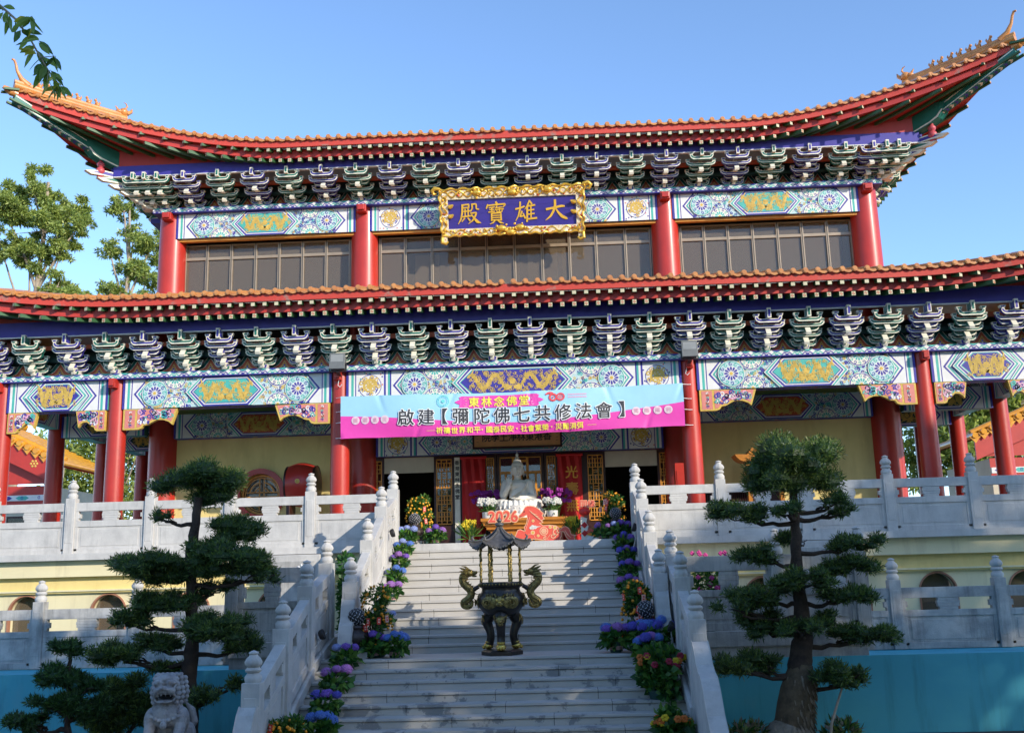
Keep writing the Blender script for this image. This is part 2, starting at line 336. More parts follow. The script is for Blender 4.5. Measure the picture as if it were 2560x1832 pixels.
def dragon(c, u0, u1, v0, v1, m, l, flip, rnd):
    L = u1 - u0; H = v1 - v0; n = 34; path = []; wd = []
    for i in range(n):
        t = i / (n - 1); x = 0.08 + 0.82 * t; y = 0.5 + 0.33 * math.sin(t * 2 * PI * 1.6 + 0.6) * (1 - 0.15 * t)
        path.append((u0 + L * (x if not flip else 1 - x), v0 + H * y)); wd.append(H * (0.075 + 0.12 * math.sin(PI * min(1, t * 1.05)) ** 0.8))
    c.rib(path, wd, m, l)
    hx, hy = path[-1]; sg = -1 if flip else 1
    c.disc(hx, hy, H * 0.15, m, l + 1, 10); c.poly([(hx, hy + H * .1), (hx + sg * H * .27, hy + H * .05), (hx + sg * H * .22, hy - H * .08), (hx, hy - H * .13)], m, l + 2)
    for q in (-1, 1): c.rib([(hx - sg * H * .05, hy + q * H * .1), (hx - sg * H * .2, hy + q * H * .2), (hx - sg * H * .3, hy + q * H * .16)], [H * .06, H * .04, H * .01], m, l + 1)
    for i in range(3, n - 2, 3):
        x, y = path[i]; s_ = 1 if (i // 3) % 2 else -1
        c.rib([(x, y), (x + rnd.uniform(-.1, .1) * H, y + s_ * H * .18), (x + rnd.uniform(-.25, .25) * H, y + s_ * H * .27)], [H * .08, H * .05, H * .02], m, l + 1 + .03 * i)
    for i in range(14):
        x = u0 + L * rnd.random(); y = v0 + H * rnd.uniform(.08, .92); c.curl(x, y, H * rnd.uniform(.06, .1), m, l + 2 + .03 * i, rnd.uniform(0, 6), 1.1, H * .035, rnd.choice((-1, 1)))
# ================================================================== TEMPLE HALL
HALL = thing('temple_hall', 'two-storey red, blue and gold Chinese temple hall with upturned tiled eaves', 'temple', (0, 2.5, 0.72))
ZF = 0.72
rnd = random.Random(7)
BX = [-10.465, -8.075, -3.5, 3.5, 8.075, 10.465]
# ---- columns
def column(x, y, z0, z1, r, taper=0.94):
    mb = MB(); mb.lathe([(r * 1.45, z0), (r * 1.5, z0 + .07), (r * 1.3, z0 + .16)], STONE, (x, y, 0), 24)
    mb.lathe([(r, z0 + .15), (r, z0 + (z1 - z0) * .4), (r * taper, z1)], RED, (x, y, 0), 32, mats=[RED, RED])
    return mb.build('column', HALL, 40)
for x in BX:
    c = column(x, 0, ZF, 4.25, .19)
    mb = MB(); mb.box(x - .07, x + .07, -.36, -.18, 4.03, 4.215, RED); mb.box(x - .05, x + .05, -.40, -.36, 4.06, 4.19, RED); mb.build('beam_end', c, None, .008)
for x in (-8.075, -3.5, 3.5, 8.075):
    c = column(x, 2.55, ZF, 8.66, .335, .90)
    mb = MB(); mb.box(x - .11, x + .11, 2.06, 2.30, 8.46, 8.64, RED); mb.box(x - .08, x + .08, 2.01, 2.06, 8.49, 8.61, RED); mb.build('beam_end', c, None, .01)
for sx in (-1, 1):
    for y in (2.30, 4.75, 7.2): column(sx * 10.465, y, ZF, 4.2, .19)

# ---- painted beams
def hexp(u0, u1, k, H, du=0, dv=0):
    return [(u0 + du, H / 2), (u0 + k + du * .8, H - dv), (u1 - k - du * .8, H - dv), (u1 - du, H / 2), (u1 - k - du * .8, dv), (u0 + k + du * .8, dv)]
def paint_beam(c, style, field, rnd):
    L, H = c.L, c.H
    c.rect(0, L, 0, H, TEAL, 0)
    for q in (0, 1):
        f = (lambda a, b: (a, b)) if q == 0 else (lambda a, b: (L - b, L - a))
        u = 0
        for m, w_ in ((BLUE, .05), (WHITE, .05), (TEAL, .05), (WHITE, .03), (BLUE, .02)):
            a, b = f(u, u + w_); c.rect(a, b, 0, H, m, 1); u += w_
        if style == 'centre':
            a, b = f(u, u + .56); c.rect(a, b, 0, H, WHITE, 1); mx = (a + b) / 2
            for k in range(26): c.disc(a + (b - a) * rnd.random(), H * rnd.random(), .018, rnd.choice((BLUE, PINK, TEAL)), 2, 6)
            c.disc(mx, H / 2, .235, BLUE, 3, 20); c.disc(mx, H / 2, .222, WHITE, 4, 20)
            for k in range(12): c.curl(mx + .13 * math.cos(k * 1.1) , H / 2 + .13 * math.sin(k * 1.1), .05, BLUE, 4.3 + .04 * k, k, 1, .02)
            p = [(mx + .14 * math.cos(t) * (1 - .04 * t), H / 2 + .14 * math.sin(t) * (1 - .04 * t)) for t in [0.5 * i for i in range(16)]]
            c.rib(p, [.04 + .02 * math.sin(i * .4) for i in range(16)], GOLD, 5); c.disc(mx, H / 2, .06, GOLD, 6, 9)
            for k in range(14): c.curl(mx + (.09 + .09 * (k % 2)) * math.cos(k * .7), H / 2 + (.09 + .09 * (k % 2)) * math.sin(k * .7), .05, GOLD, 7 + .05 * k, k, 1, .03)
            u += .56
            for m, w_ in ((BLUE, .04), (WHITE, .04), (TEAL, .04), (BLUE, .03)):
                a, b = f(u, u + w_); c.rect(a, b, 0, H, m, 1); u += w_
        e = u
    k = H * .42
    hu = e + .03
    c.rect(e, L - e, 0, H, WHITE, 1)
    for du, m in ((0, BLUE), (.045, WHITE), (.085, TEAL), (.125, WHITE), (.15, BLUE), (.175, MINT)): c.poly(hexp(hu, L - hu, k, H, du, 0), m, 2 + int(du * 40))
    f0 = hu + .18
    cw = {'side': .42, 'centre': .50, 'end': .86, 'plain': .5}[style] * (L - 2 * f0); cu0 = (L - cw) / 2; cu1 = (L + cw) / 2
    if style != 'end':
        R = H * .44
        n = max(1, int((cu0 - f0 - k * .2) / (R * 1.05)))
        l = 16
        for q in (0, 1):
            g = (lambda a: a) if q == 0 else (lambda a: L - a)
            for i in range(230):
                a = f0 + .06 + (cu0 - f0) * rnd.random()
                c.curl(g(a), H * rnd.random(), .034, rnd.choice((BLUE, WHITE, BLUE, TEAL, GOLD)), 10 + .02 * i, rnd.uniform(0, 6), 1.0, .021)
            ua = f0 + R * 1.0
            ub = ua + R * 1.55
            while ub < cu0 + R * .6:
                for v in (0, H): rosette(c, g(ub), v, R * .9, TEAL, BLUE, l)
                ub += R * 1.9
            rosette(c, g(ua), H / 2, R, BLUE, TEAL, l + 8)
            if cu0 - ua > R * 3.3: rosette(c, g(ua + R * 2.6), H / 2, R * .8, TEAL, BLUE, l + 8)
    l = 33
    for du, dv, m in ((-.10, 0, WHITE), (-.075, 0, TEAL), (-.03, 0, WHITE), (0, .0, BLUE), (.035, .03, WHITE), (.055, .05, BLUE if field is not BLUE else TEAL), (.075, .065, field)):
        c.poly(hexp(cu0, cu1, k * 1.05, H, du, dv), m, l); l += 1
    dragon(c, cu0 + k * .55, L / 2 - .03, .08, H - .08, GOLD, l, False, rnd); dragon(c, L / 2 + .03, cu1 - k * .55, .08, H - .08, GOLD, l, True, rnd)
    c.disc(L / 2, H / 2, H * .11, GOLD, l, 10)
    for i in range(int(cw * 85)): c.curl(cu0 + k + (cw - 2 * k) * rnd.random(), .09 + (H - .18) * rnd.random(), .034, GOLD, l + 4 + .02 * i, rnd.uniform(0, 6), .9, .012)
def beam(x0, x1, z0, z1, yf, style, field, seed, depth=.28, parent=HALL):
    mb = MB(); mb.box(x0, x1, yf, yf + depth, z0, z1, TEAL)
    c = Cv(mb, (x0, yf - .003, z0), (1, 0, 0), (0, 0, 1), (0, -1, 0), x1 - x0, z1 - z0, .0014)
    paint_beam(c, style, field, random.Random(seed))
    b = Cv(mb, (x0, yf + .01, z0 - .003), (1, 0, 0), (0, 1, 0), (0, 0, -1), x1 - x0, depth - .02, .002)
    b.rect(0, b.L, 0, b.H, BLUE, 0)
    for i in range(int((x1 - x0) * 9)): b.curl(b.L * random.Random(i + seed).random(), b.H * random.Random(i * 3 + seed).random(), .05, (GOLD, TEAL, VERM)[i % 3], 1, i, 1, .02)
    return mb.build('painted_beam', parent)
r1 = .15
beam(-8.075 + r1, -3.5 - r1, 3.61, 4.21, -.15, 'side', TEAL, 1)
beam(-3.5 + r1, 3.5 - r1, 3.61, 4.21, -.15, 'centre', BLUE, 2)
beam(3.5 + r1, 8.075 - r1, 3.61, 4.21, -.15, 'side', TEAL, 3)
beam(-10.465 + r1, -8.075 - r1, 3.61, 4.21, -.15, 'end', BLUE, 4)
beam(8.075 + r1, 10.465 - r1, 3.61, 4.21, -.15, 'end', BLUE, 5)
r2 = .17
beam(-8.075 + r2, -3.5 - r2, 8.045, 8.63, 2.28, 'side', TEAL, 6)
beam(-3.5 + r2, 3.5 - r2, 8.045, 8.63, 2.28, 'centre', BLUE, 7)
beam(3.5 + r2, 8.075 - r2, 8.045, 8.63, 2.28, 'side', TEAL, 8)
# inner beams over the porch wall, and the side colonnade's beams
beam(-7.74, -3.84, 3.33, 3.87, 2.22, 'side', VERM, 9)
beam(3.84, 7.74, 3.33, 3.87, 2.22, 'side', VERM, 10)
beam(-3.17, 3.17, 2.78, 3.32, 2.22, 'centre', TEAL, 11)
for sx in (-1, 1):
    for y0, y1 in ((.17, 2.13), (2.47, 4.58), (4.92, 7.03)):
        mb = MB(); xa = sx * 10.465; mb.box(xa - .13, xa + .13, y0, y1, 3.61, 4.2, TEAL)
        for s2 in (-1, 1):
            c = Cv(mb, (xa + s2 * .133, y0, 3.61), (0, 1, 0), (0, 0, 1), (s2, 0, 0), y1 - y0, .59, .0014); paint_beam(c, 'end', VERM, random.Random(20))
        mb.build('painted_beam', HALL)
    for y, xa, xb in ((2.30, 8.4, 10.3), (4.75, 8.2, 10.3)):     # tie beams across the side aisle
        mb = MB(); a, b = sorted((sx * xa, sx * xb)); mb.box(a, b, y - .12, y + .12, 3.42, 3.9, GREEN)
        c = Cv(mb, (a, y - .123, 3.42), (1, 0, 0), (0, 0, 1), (0, -1, 0), b - a, .48, .0014); paint_beam(c, 'end', DARKG, random.Random(21))
        mb.build('painted_beam', HALL)

# ---- corner brackets under the beams
def corbel(x, sx, w_, h, y=-.10, th=.09):
    mb = MB(); out = [(0, 0), (1, 0), (.985, -.12), (.90, -.80), (.84, -.66), (.74, -.56), (.62, -.55), (.53, -.66), (.45, -.78), (.38, -.80), (.34, -.95), (.28, -1), (0, -1)]
    P = lambda s_, yy: [(x + sx * u * w_, yy, 3.607 + v * h) for u, v in out]
    a = P(1, y - th / 2); b = P(1, y + th / 2); n = len(out)
    mb.add(a + b, [(i, (i + 1) % n, n + (i + 1) % n, n + i) for i in range(n)], GOLD); mb.face(a, GOLD); mb.face(b[::-1], GOLD)
    c = Cv(mb, (x, y - th / 2 - .002, 3.607 - h), (sx, 0, 0), (0, 0, 1), (0, -1, 0), w_, h, .002)
    ins = [(.26, .95), (.955, .95), (.885, .34), (.84, .42), (.74, .53), (.61, .54), (.51, .42), (.43, .30), (.36, .27), (.32, .13), (.26, .10)]
    c.poly([(u * w_, v * h) for u, v in ins], PINK, 1); c.rect(.035 * w_, .22 * w_, .07 * h, .95 * h, PINK, 1)
    rr = random.Random(int(x * 10) + sx)
    for i in range(34):
        u = rr.uniform(.30, .88); v = rr.uniform(.58, .86) if u > .45 else rr.uniform(.32, .86)
        c.curl(u * w_, v * h, .055, (BLUE, TEAL, LPINK, WHITE, BLUE)[i % 5], 2 + i % 3, rr.uniform(0, 6), 1.2, .028)
    for i in range(10): c.disc(rr.uniform(.3, .5) * w_, rr.uniform(.28, .45) * h, .022, (BLUE, WHITE)[i % 2], 4 + i % 2, 6)
    for i in range(8): c.curl(.135 * w_, (.18 + .09 * i) * h, .03, (BLUE, TEAL, VERM, WHITE)[i % 4], 3, i, 1, .018)
    mb.build('corner_bracket', HALL)
for x, sx, w_ in ((-8.075 + .18, 1, 1.12), (-3.5 - .18, -1, 1.12), (3.5 + .18, 1, 1.12), (8.075 - .18, -1, 1.12), (-8.075 - .18, -1, .62), (-10.465 + .18, 1, .62), (8.075 + .18, 1, .62), (10.465 - .18, -1, .62)): corbel(x, sx, w_, .42)

# ---- wave boards
def waveboard(x0, x1, z0, z1, yf, depth):
    mb = MB(); mb.box(x0, x1, yf, yf + depth, z0, z1, BLUE)
    c = Cv(mb, (x0, yf - .002, z0), (1, 0, 0), (0, 0, 1), (0, -1, 0), x1 - x0, z1 - z0, .002)
    H = c.H; c.rect(0, c.L, H * .16, H, WHITE, 0); n = int(c.L / .2); w_ = c.L / n
    for i in range(n):
        u = i * w_; m1, m2 = ((BLUE, TEAL), (TEAL, BLUE))[i % 2]
        c.poly([(u, H), (u + w_, H), (u + w_ * .5, H * .62)], m2, 1)
        c.rib([(u, H * .2), (u + w_ * .25, H * .55), (u + w_ * .5, H * .22), (u + w_ * .75, H * .55), (u + w_, H * .2)], [.022] * 5, m1, 2)
        c.poly([(u + w_ * .3, H * .16), (u + w_ * .7, H * .16), (u + w_ * .5, H * .42)], m1, 3)
        for q in (-1, 1): c.rib([(u + w_ * .5, H * .6), (u + w_ * (.5 + .32 * q), H * .82)], [.018, .006], m1, 3)
    mb.build('wave_board', HALL)
waveboard(-10.75, 10.75, 4.212, 4.33, -.27, .45)
waveboard(-8.42, 8.42, 8.632, 8.75, 2.12, .62)
for sx in (-1, 1):
    mb = MB(); mb.box(sx * 8.42 - .3, sx * 8.42 + .0 if sx > 0 else sx * 8.42 + .3, 2.75, 11, 8.632, 8.75, BLUE); mb.build('wave_board', HALL)

# ---- panels between the bracket sets
OG = [(-.5, 0), (-.47, .10), (-.40, .22), (-.28, .32), (-.20, .44), (-.15, .58), (-.08, .78), (0, 1), (.08, .78), (.15, .58), (.20, .44), (.28, .32), (.40, .22), (.47, .10), (.5, 0)]
def panelboard(xs_, z0, z1, y):
    mb = MB(); mb.box(xs_[0] - .5, xs_[-1] + .5, y, y + .05, z0, z1, DARKG)
    c = Cv(mb, (xs_[0] - .5, y - .002, z0), (1, 0, 0), (0, 0, 1), (0, -1, 0), xs_[-1] - xs_[0] + 1, z1 - z0, .002)
    for a, b in zip(xs_[:-1], xs_[1:]):
        u = (a + b) / 2 - xs_[0] + .5; w_ = (b - a)
        for k, (sw, sh, m) in enumerate(((1.04, .42, CREAM), (1.0, .395, GREEN), (.74, .30, CREAM), (.70, .28, VERM), (.40, .20, GOLD), (.33, .165, VERM))):
            c.poly([(u + p * w_ * sw, q * sh) for p, q in OG], m, 1 + k)
        for dx, dz in ((-.032, .045), (.032, .045), (0, .095)): c.disc(u + dx, dz, .031, GOLD, 8, 8); c.disc(u + dx, dz, .022, BLUE, 9, 8)
        c.disc(u, .065, .014, WHITE, 10, 6)
    mb.build('bracket_panel', HALL)

# ---- bracket sets
def arm(mb, W, y, z, th, fill, k=1.0):
    o = [(-W, .095), (-W, .055), (-W * .9, .015), (-W * .72, -.012), (W * .72, -.012), (W * .9, .015), (W, .055), (W, .095), (W * .80, .095), (W * .70, .052), (-W * .70, .052), (-W * .80, .095)]
    o = [(a, b * k) for a, b in o]
    n = len(o); A = [(u, y - th / 2, z + v) for u, v in o]; B = [(u, y + th / 2, z + v) for u, v in o]
    mb.add(A + B, [(i, (i + 1) % n, n + (i + 1) % n, n + i) for i in range(n)], fill)
    for P_ in (A, B[::-1]):   # concave: split into the bar and two ends
        mb.add(P_, [(0, 1, 2, 3, 4, 5, 6, 7, 8, 9, 10, 11)], CREAM)
    for sy in (-1, 1):
        c = Cv(mb, (-W, y + sy * (th / 2 + .001), z - .02), (1, 0, 0), (0, 0, 1), (0, sy, 0), 2 * W, .13, .003)
        c.rib([(W * .09, .095 * k), (W * .22, .052 * k), (W * .4, .041 * k), (W * 1.6, .041 * k), (W * 1.78, .052 * k), (W * 1.91, .095 * k)], [.029 * k] * 6, fill, 1)
    for s_ in (-1, 1):
        u = s_ * W * .88; z0 = z + .095 * k; a, b = .036 * k, .052 * k
        mb.hexa([(u - a, y - th / 2, z0), (u + a, y - th / 2, z0), (u + a, y + th / 2, z0), (u - a, y + th / 2, z0), (u - b, y - th / 2 - .01, z0 + .05), (u + b, y - th / 2 - .01, z0 + .05), (u + b, y + th / 2 + .01, z0 + .05), (u - b, y + th / 2 + .01, z0 + .05)], CREAM)
        mb.face([(u - .026, y - th / 2 - .009, z0 + .012), (u + .026, y - th / 2 - .009, z0 + .012), (u + .032, y - th / 2 - .014, z0 + .038), (u - .032, y - th / 2 - .014, z0 + .038)], fill)
def beak(mb, y, z, fill, w_=.05, k=1.0, back=.14):
    o = [(back, .07), (-.05, .075), (-.11, .02), (-.20, -.09), (-.17, -.135), (-.07, -.09), (back, -.06)]
    o = [(a * k if a < 0 else a, b * k) for a, b in o]
    n = len(o); A = [(-w_, y + a, z + b) for a, b in o]; B = [(w_, y + a, z + b) for a, b in o]
    mb.add(A + B, [(i, (i + 1) % n, n + (i + 1) % n, n + i) for i in range(n)] + [tuple(range(n)), tuple(range(n, 2 * n))[::-1]], CREAM)
    for s_ in (-1, 1):
        q = [(.08, .05), (-.04, .055), (-.10, .0), (-.165, -.085), (-.07, -.06), (.08, -.04)]
        mb.face([(s_ * (w_ + .002), y + a * k, z + b * k) for a, b in q], fill)
def bracket_mesh(p, h, fill, other):
    mb = MB()
    mb.hexa([(-.075, -.19, 0), (.075, -.19, 0), (.075, -.02, 0), (-.075, -.02, 0), (-.10, -.21, .085), (.10, -.21, .085), (.10, 0, .085), (-.10, 0, .085)], CREAM)
    mb.face([(-.062, -.193, .008), (.062, -.193, .008), (.084, -.209, .075), (-.084, -.209, .075)], other)
    arm(mb, .17, -.05, .10, .07, fill, .8)
    for i in (1, 2, 3):
        t = i / 3; y = -p * t; z = h * (.245 + .215 * (i - 1))
        arm(mb, (0, .25, .32, .33)[i], y + p * .17, z - .082, .065, fill, .95)
        arm(mb, (0, .23, .25, .26)[i], y, z, .075, fill, 1.15)
        if i < 3: beak(mb, y, z + .02, fill)
        mb.box(-.034, .034, y, -.02, z + .02, z + .10, CREAM)
    beak(mb, -.12, .13, fill, .036, 1.0)
    z = h * .76
    mb.box(-.037, .037, -p - .13, -p + .1, z + .0, h + .03, CREAM)
    mb.box(-.021, .021, -p - .134, -p - .129, z + .025, h - .005, fill)
    for s_ in (-1, 1): mb.face([(s_ * .0395, -p - .11, z + .025), (s_ * .0395, -p + .06, z + .025), (s_ * .0395, -p + .06, h), (s_ * .0395, -p - .11, h)], fill)
    return mb
def bracket_row(xs_, y, z, p, h, phase):
    protos = []
    for f, o_ in ((BLUE, GREEN), (GREEN, BLUE)):
        ob = bracket_mesh(p, h, f, o_).build('bracket_set', HALL); protos.append(ob)
    used = [False, False]
    for i, x in enumerate(xs_):
        k = (i + phase) % 2
        o_ = protos[k] if not used[k] else protos[k].copy()
        if used[k]: S.collection.objects.link(o_)
        used[k] = True; o_.location = (x, y, z)
    return protos
lox = [-10.465, -9.72, -8.89] + [-8.075 + .7625 * i for i in range(6)] + [-3.5 + 7 / 9 * i for i in range(9)] + [3.5 + .7625 * i for i in range(6)] + [8.075, 8.90, 9.72, 10.465]
panelboard(lox, 4.331, 5.0, -.04)
bracket_row(lox, -.06, 4.332, .63, .70, 0)
upx = [-8.075] + [-7.46 + .7925 * i for i in range(5)] + [-3.5 + 7 / 9 * i for i in range(10)] + [4.29 + .7925 * i for i in range(5)] + [8.075]
panelboard(upx, 8.751, 9.4, 2.42)
up_protos = bracket_row(upx, 2.40, 8.752, .93, .565, 1)
for sx in (-1, 1):          # sets along the side fronts of the upper storey
    for i in range(1, 5):
        o_ = up_protos[i % 2].copy(); S.collection.objects.link(o_); o_.location = (sx * 8.2, 2.55 + .80 * i, 8.752); o_.rotation_euler = (0, 0, sx * PI / 2)
    for x_, y_, z_ in ((sx * 8.36, 2.393, 8.755), (sx * 8.62, 2.386, 8.758)):   # crowded sets at the corner
        o_ = up_protos[1].copy(); S.collection.objects.link(o_); o_.location = (x_, y_, z_)
    mb = MB(); d = Vector((sx, -1, 0)).normalized(); e_ = Vector((d.y, -d.x, 0)); c0 = Vector((sx * 8.1, 2.52, 0))
    def dia(r, z, e): return tuple(c0 + d * r + e_ * e + Vector((0, 0, z)))
    for i in range(6):      # diagonal arms stepping outwards, each ending in a pointed nose
        r0, r1_, z = .1, .45 + .27 * i, 8.80 + .105 * i
        o = [(r0, z + .08), (r1_ - .12, z + .08), (r1_ + .30, z - .01), (r1_ + .16, z - .07), (r1_ - .1, z - .045), (r0, z - .045)]
        w_ = .055; A = [dia(r, zz, -w_) for r, zz in o]; B = [dia(r, zz, w_) for r, zz in o]; n = len(o)
        mb.add(A + B, [(k, (k + 1) % n, n + (k + 1) % n, n + k) for k in range(n)] + [tuple(range(n)), tuple(range(n, 2 * n))[::-1]], CREAM)
        for s_ in (-1, 1): mb.face([dia(r, zz, s_ * (w_ + .003)) for r, zz in ((r1_ - .35, z + .05), (r1_ - .1, z + .05), (r1_ + .14, z - .012), (r1_ - .05, z - .018), (r1_ - .35, z - .018))], (GREEN, BLUE)[i % 2])
        for s_ in (-1, 1):  # cross arms at the corner, parallel to each front
            f = Vector((s_ * d.x * .5 + e_.x * .5, s_ * d.y * .5 + e_.y * .5, 0))
    mb.build('bracket_set', HALL)
# tie beams behind the brackets
for nm, x1, y, z, h, m in (('tie_beam', 10.6, -.20, 4.62, .08, DARKG), ('tie_beam', 10.6, -.36, 4.84, .09, VERM), ('tie_beam', 8.3, 2.2, 9.0, .08, DARKG), ('tie_beam', 8.4, 1.95, 9.17, .09, VERM)):
    mb = MB(); mb.box(-x1, x1, y, y + .06, z, z + h, m); mb.build(nm, HALL)

# ---- roofs
VASE = mat('rose red paint', (0.55, 0.08, 0.10), 0.45, 0.1, 5)
class Roof:
    def __init__(s, ym, yt, xs, xt, z0, rise, pz, slope, ytop, iy, iz, ix, irise):
        s.__dict__.update(locals()); s.K = xt + yt
    def E(s, x):
        t = max(0, (abs(x) - s.xs) / (s.xt - s.xs)); return Vector((x, s.ym - (s.ym - s.yt) * t * t, s.z0 + s.rise * t ** s.pz))
    def I(s, x):      # where the rafter that ends below E(x) meets the purlin
        t = max(0, (abs(x) - s.xs) / (s.xt - s.xs)); sg = 1 if x >= 0 else -1
        return Vector((sg * (min(abs(x), s.xs) + t * (s.ix - s.xs)), s.iy, s.iz + s.irise * t ** 1.6))
    def top(s, x, y): e = s.E(x); return e.z + .02 + s.slope * (y - e.y)
    def refl(s, p, sx): return (sx * (s.K - p[1]), s.K - sx * p[0], p[2])
def eave_params(R, n_sp=.23):
    out = [R.E(0)]; xs_ = [n_sp / 2]
    while xs_[-1] < R.xt - .30:
        t = max(0, (xs_[-1] - R.xs) / (R.xt - R.xs)); xs_.append(xs_[-1] + n_sp * (1 + 3.0 * t ** 1.3))
    return xs_
def build_roof(R, name, full):
    sheet = MB(); nx = 80; ny = 6
    def grid(f, mb, m, ni, nj):
        mb.add([f(i / ni, j / nj) for i in range(ni + 1) for j in range(nj + 1)], [(i * (nj + 1) + j, (i + 1) * (nj + 1) + j, (i + 1) * (nj + 1) + j + 1, i * (nj + 1) + j + 1) for i in range(ni) for j in range(nj)], m)
    def fs(u, v):
        x = -R.xt + 2 * R.xt * u; e = R.E(x); ye = max(e.y, min(R.ytop, R.K - abs(x))); y = e.y + (ye - e.y) * v; return (x, y, R.top(x, y))
    grid(fs, sheet, TILE, nx, ny)
    for sx in (-1, 1):
        grid(lambda u, v: R.refl(fs(.5 + .5 * u if sx > 0 else .5 - .5 * u, v), sx), sheet, TILE, nx // 2, ny)
    roof = sheet.build(name, HALL)
    # tile rows
    rows = MB(); sp = .23
    def row(x, F):
        e = R.E(x); yend = min(R.ytop, R.K - abs(x))
        if yend - e.y > .12:
            pts = []; k = 4
            for j in range(k + 1):
                y = e.y - .05 + (yend - e.y + .05) * j / k; z = R.top(x, y) + .005
                pts.append([(x + .052 * math.cos(a), y, z + .056 * math.sin(a)) for a in (PI, PI * .8, PI * .6, PI * .4, PI * .2, 0)])
            V = [F(p) for q in pts for p in q]; rows.add(V, [(j * 6 + i, j * 6 + i + 1, (j + 1) * 6 + i + 1, (j + 1) * 6 + i) for j in range(k) for i in range(5)], TILE)
        z = e.z + .028; y = e.y - .055
        for yy, r, m in ((y, .052, TILE), (y - .010, .036, TILE)):
            A = [F((x + r * math.cos(a), yy - .012, z + r * math.sin(a))) for a in [2 * PI * i / 12 for i in range(12)]]; B = [F((x + r * math.cos(a), yy + .03, z + r * math.sin(a))) for a in [2 * PI * i / 12 for i in range(12)]]
            rows.add(A + B, [(i, (i + 1) % 12, 12 + (i + 1) % 12, 12 + i) for i in range(12)] + [tuple(range(12))], m)
        xm = x + (sp / 2 if x >= 0 else -sp / 2); e2 = R.E(xm)
        if abs(xm) < R.xt - .05:
            o = [(-.095, .03), (-.10, .0), (-.07, -.03), (-.03, -.047), (0, -.055), (.03, -.047), (.07, -.03), (.10, .0), (.095, .03), (.05, .005), (0, -.006), (-.05, .005)]
            dz = (e.z - e2.z) / (x - xm)
            for yy, rev in ((e2.y - .05, 0), (e2.y - .03, 1)): rows.face([F((xm + a, yy, e2.z + b + dz * a + .01)) for a, b in (o if not rev else o[::-1])], TILE)
    for sg in (-1, 1):
        x = sp / 2 if True else 0
        while x < R.xt - .06:
            row(sg * x, lambda p: p)
            if x > 4.6: row(sg * x, lambda p, sg=sg: R.refl(p, sg))
            x += sp
    # middle drip
    rows.build('tile_row', roof, 50)
    # fascia
    fa = MB(); n = 70
    for F in (lambda p: p,) + tuple((lambda p, sx=sx: R.refl(p, sx)) for sx in (-1, 1)):
        side = F is not None and F((0, 0, 0)) != (0, 0, 0)
        xs_ = [-R.xt + 2 * R.xt * i / n for i in range(n + 1)]
        if side: sx = 1 if F((0, 0, 0))[0] > 0 else -1; xs_ = [sx * R.xt * i / n for i in range(n + 1)]
        V = []
        for x in xs_:
            e = R.E(x); V += [F((x, e.y, e.z - .002)), F((x, e.y + .012, e.z - .155)), F((x, e.y + .06, e.z - .155)), F((x, e.y + .05, e.z - .002))]
        fa.add(V, [(i * 4 + k, (i + 1) * 4 + k, (i + 1) * 4 + (k + 1) % 4, i * 4 + (k + 1) % 4) for i in range(n) for k in range(4)], FASCIA)
    fa.build('fascia_board', roof)
    # soffit boards and rafters
    so = MB(); ra = [MB(), MB()]; rsep = []
    def F0(p): return tuple(p)
    FS = [(F0, -1), (F0, 1), (lambda p: R.refl(p, -1), -1), (lambda p: R.refl(p, 1), 1)]
    for F, sx in FS:
        n = 50; V1 = []; V2 = []
        for i in range(n + 1):
            x = sx * R.xt * i / n; e = R.E(x); q = R.I(x); d = q - Vector((e.x, e.y, q.z)); L = max(d.length, .05); d = d / L
            a = e + d * .03; a.z = e.z - .150
            b = e + d * min(.42, L * .8); b.z = e.z - .150 + .10
            V1 += [F(a), F(b)]
            c_ = e + d * min(.20, L * .5); c_.z = e.z - .335
            V2 += [F(c_), F(q)]
        qs = [(i * 2, (i + 1) * 2, (i + 1) * 2 + 1, i * 2 + 1) for i in range(n)]
        so.add(V1, qs, EAVE); so.add(V2, qs, EAVE)
        V3 = []
        for i in range(n + 1): V3 += [V1[2 * i + 1], V2[2 * i]]
        # small closing board between the two rafter rows
        W = []
        for i in range(n + 1):
            x = sx * R.xt * i / n; e = R.E(x); q = R.I(x); d = q - Vector((e.x, e.y, q.z)); L = max(d.length, .05); d = d / L
            c_ = e + d * min(.215, L * .5)
            W += [F((c_.x, c_.y, e.z - .34)), F((c_.x, c_.y, e.z - .13))]
        so.add(W, qs, EAVE)
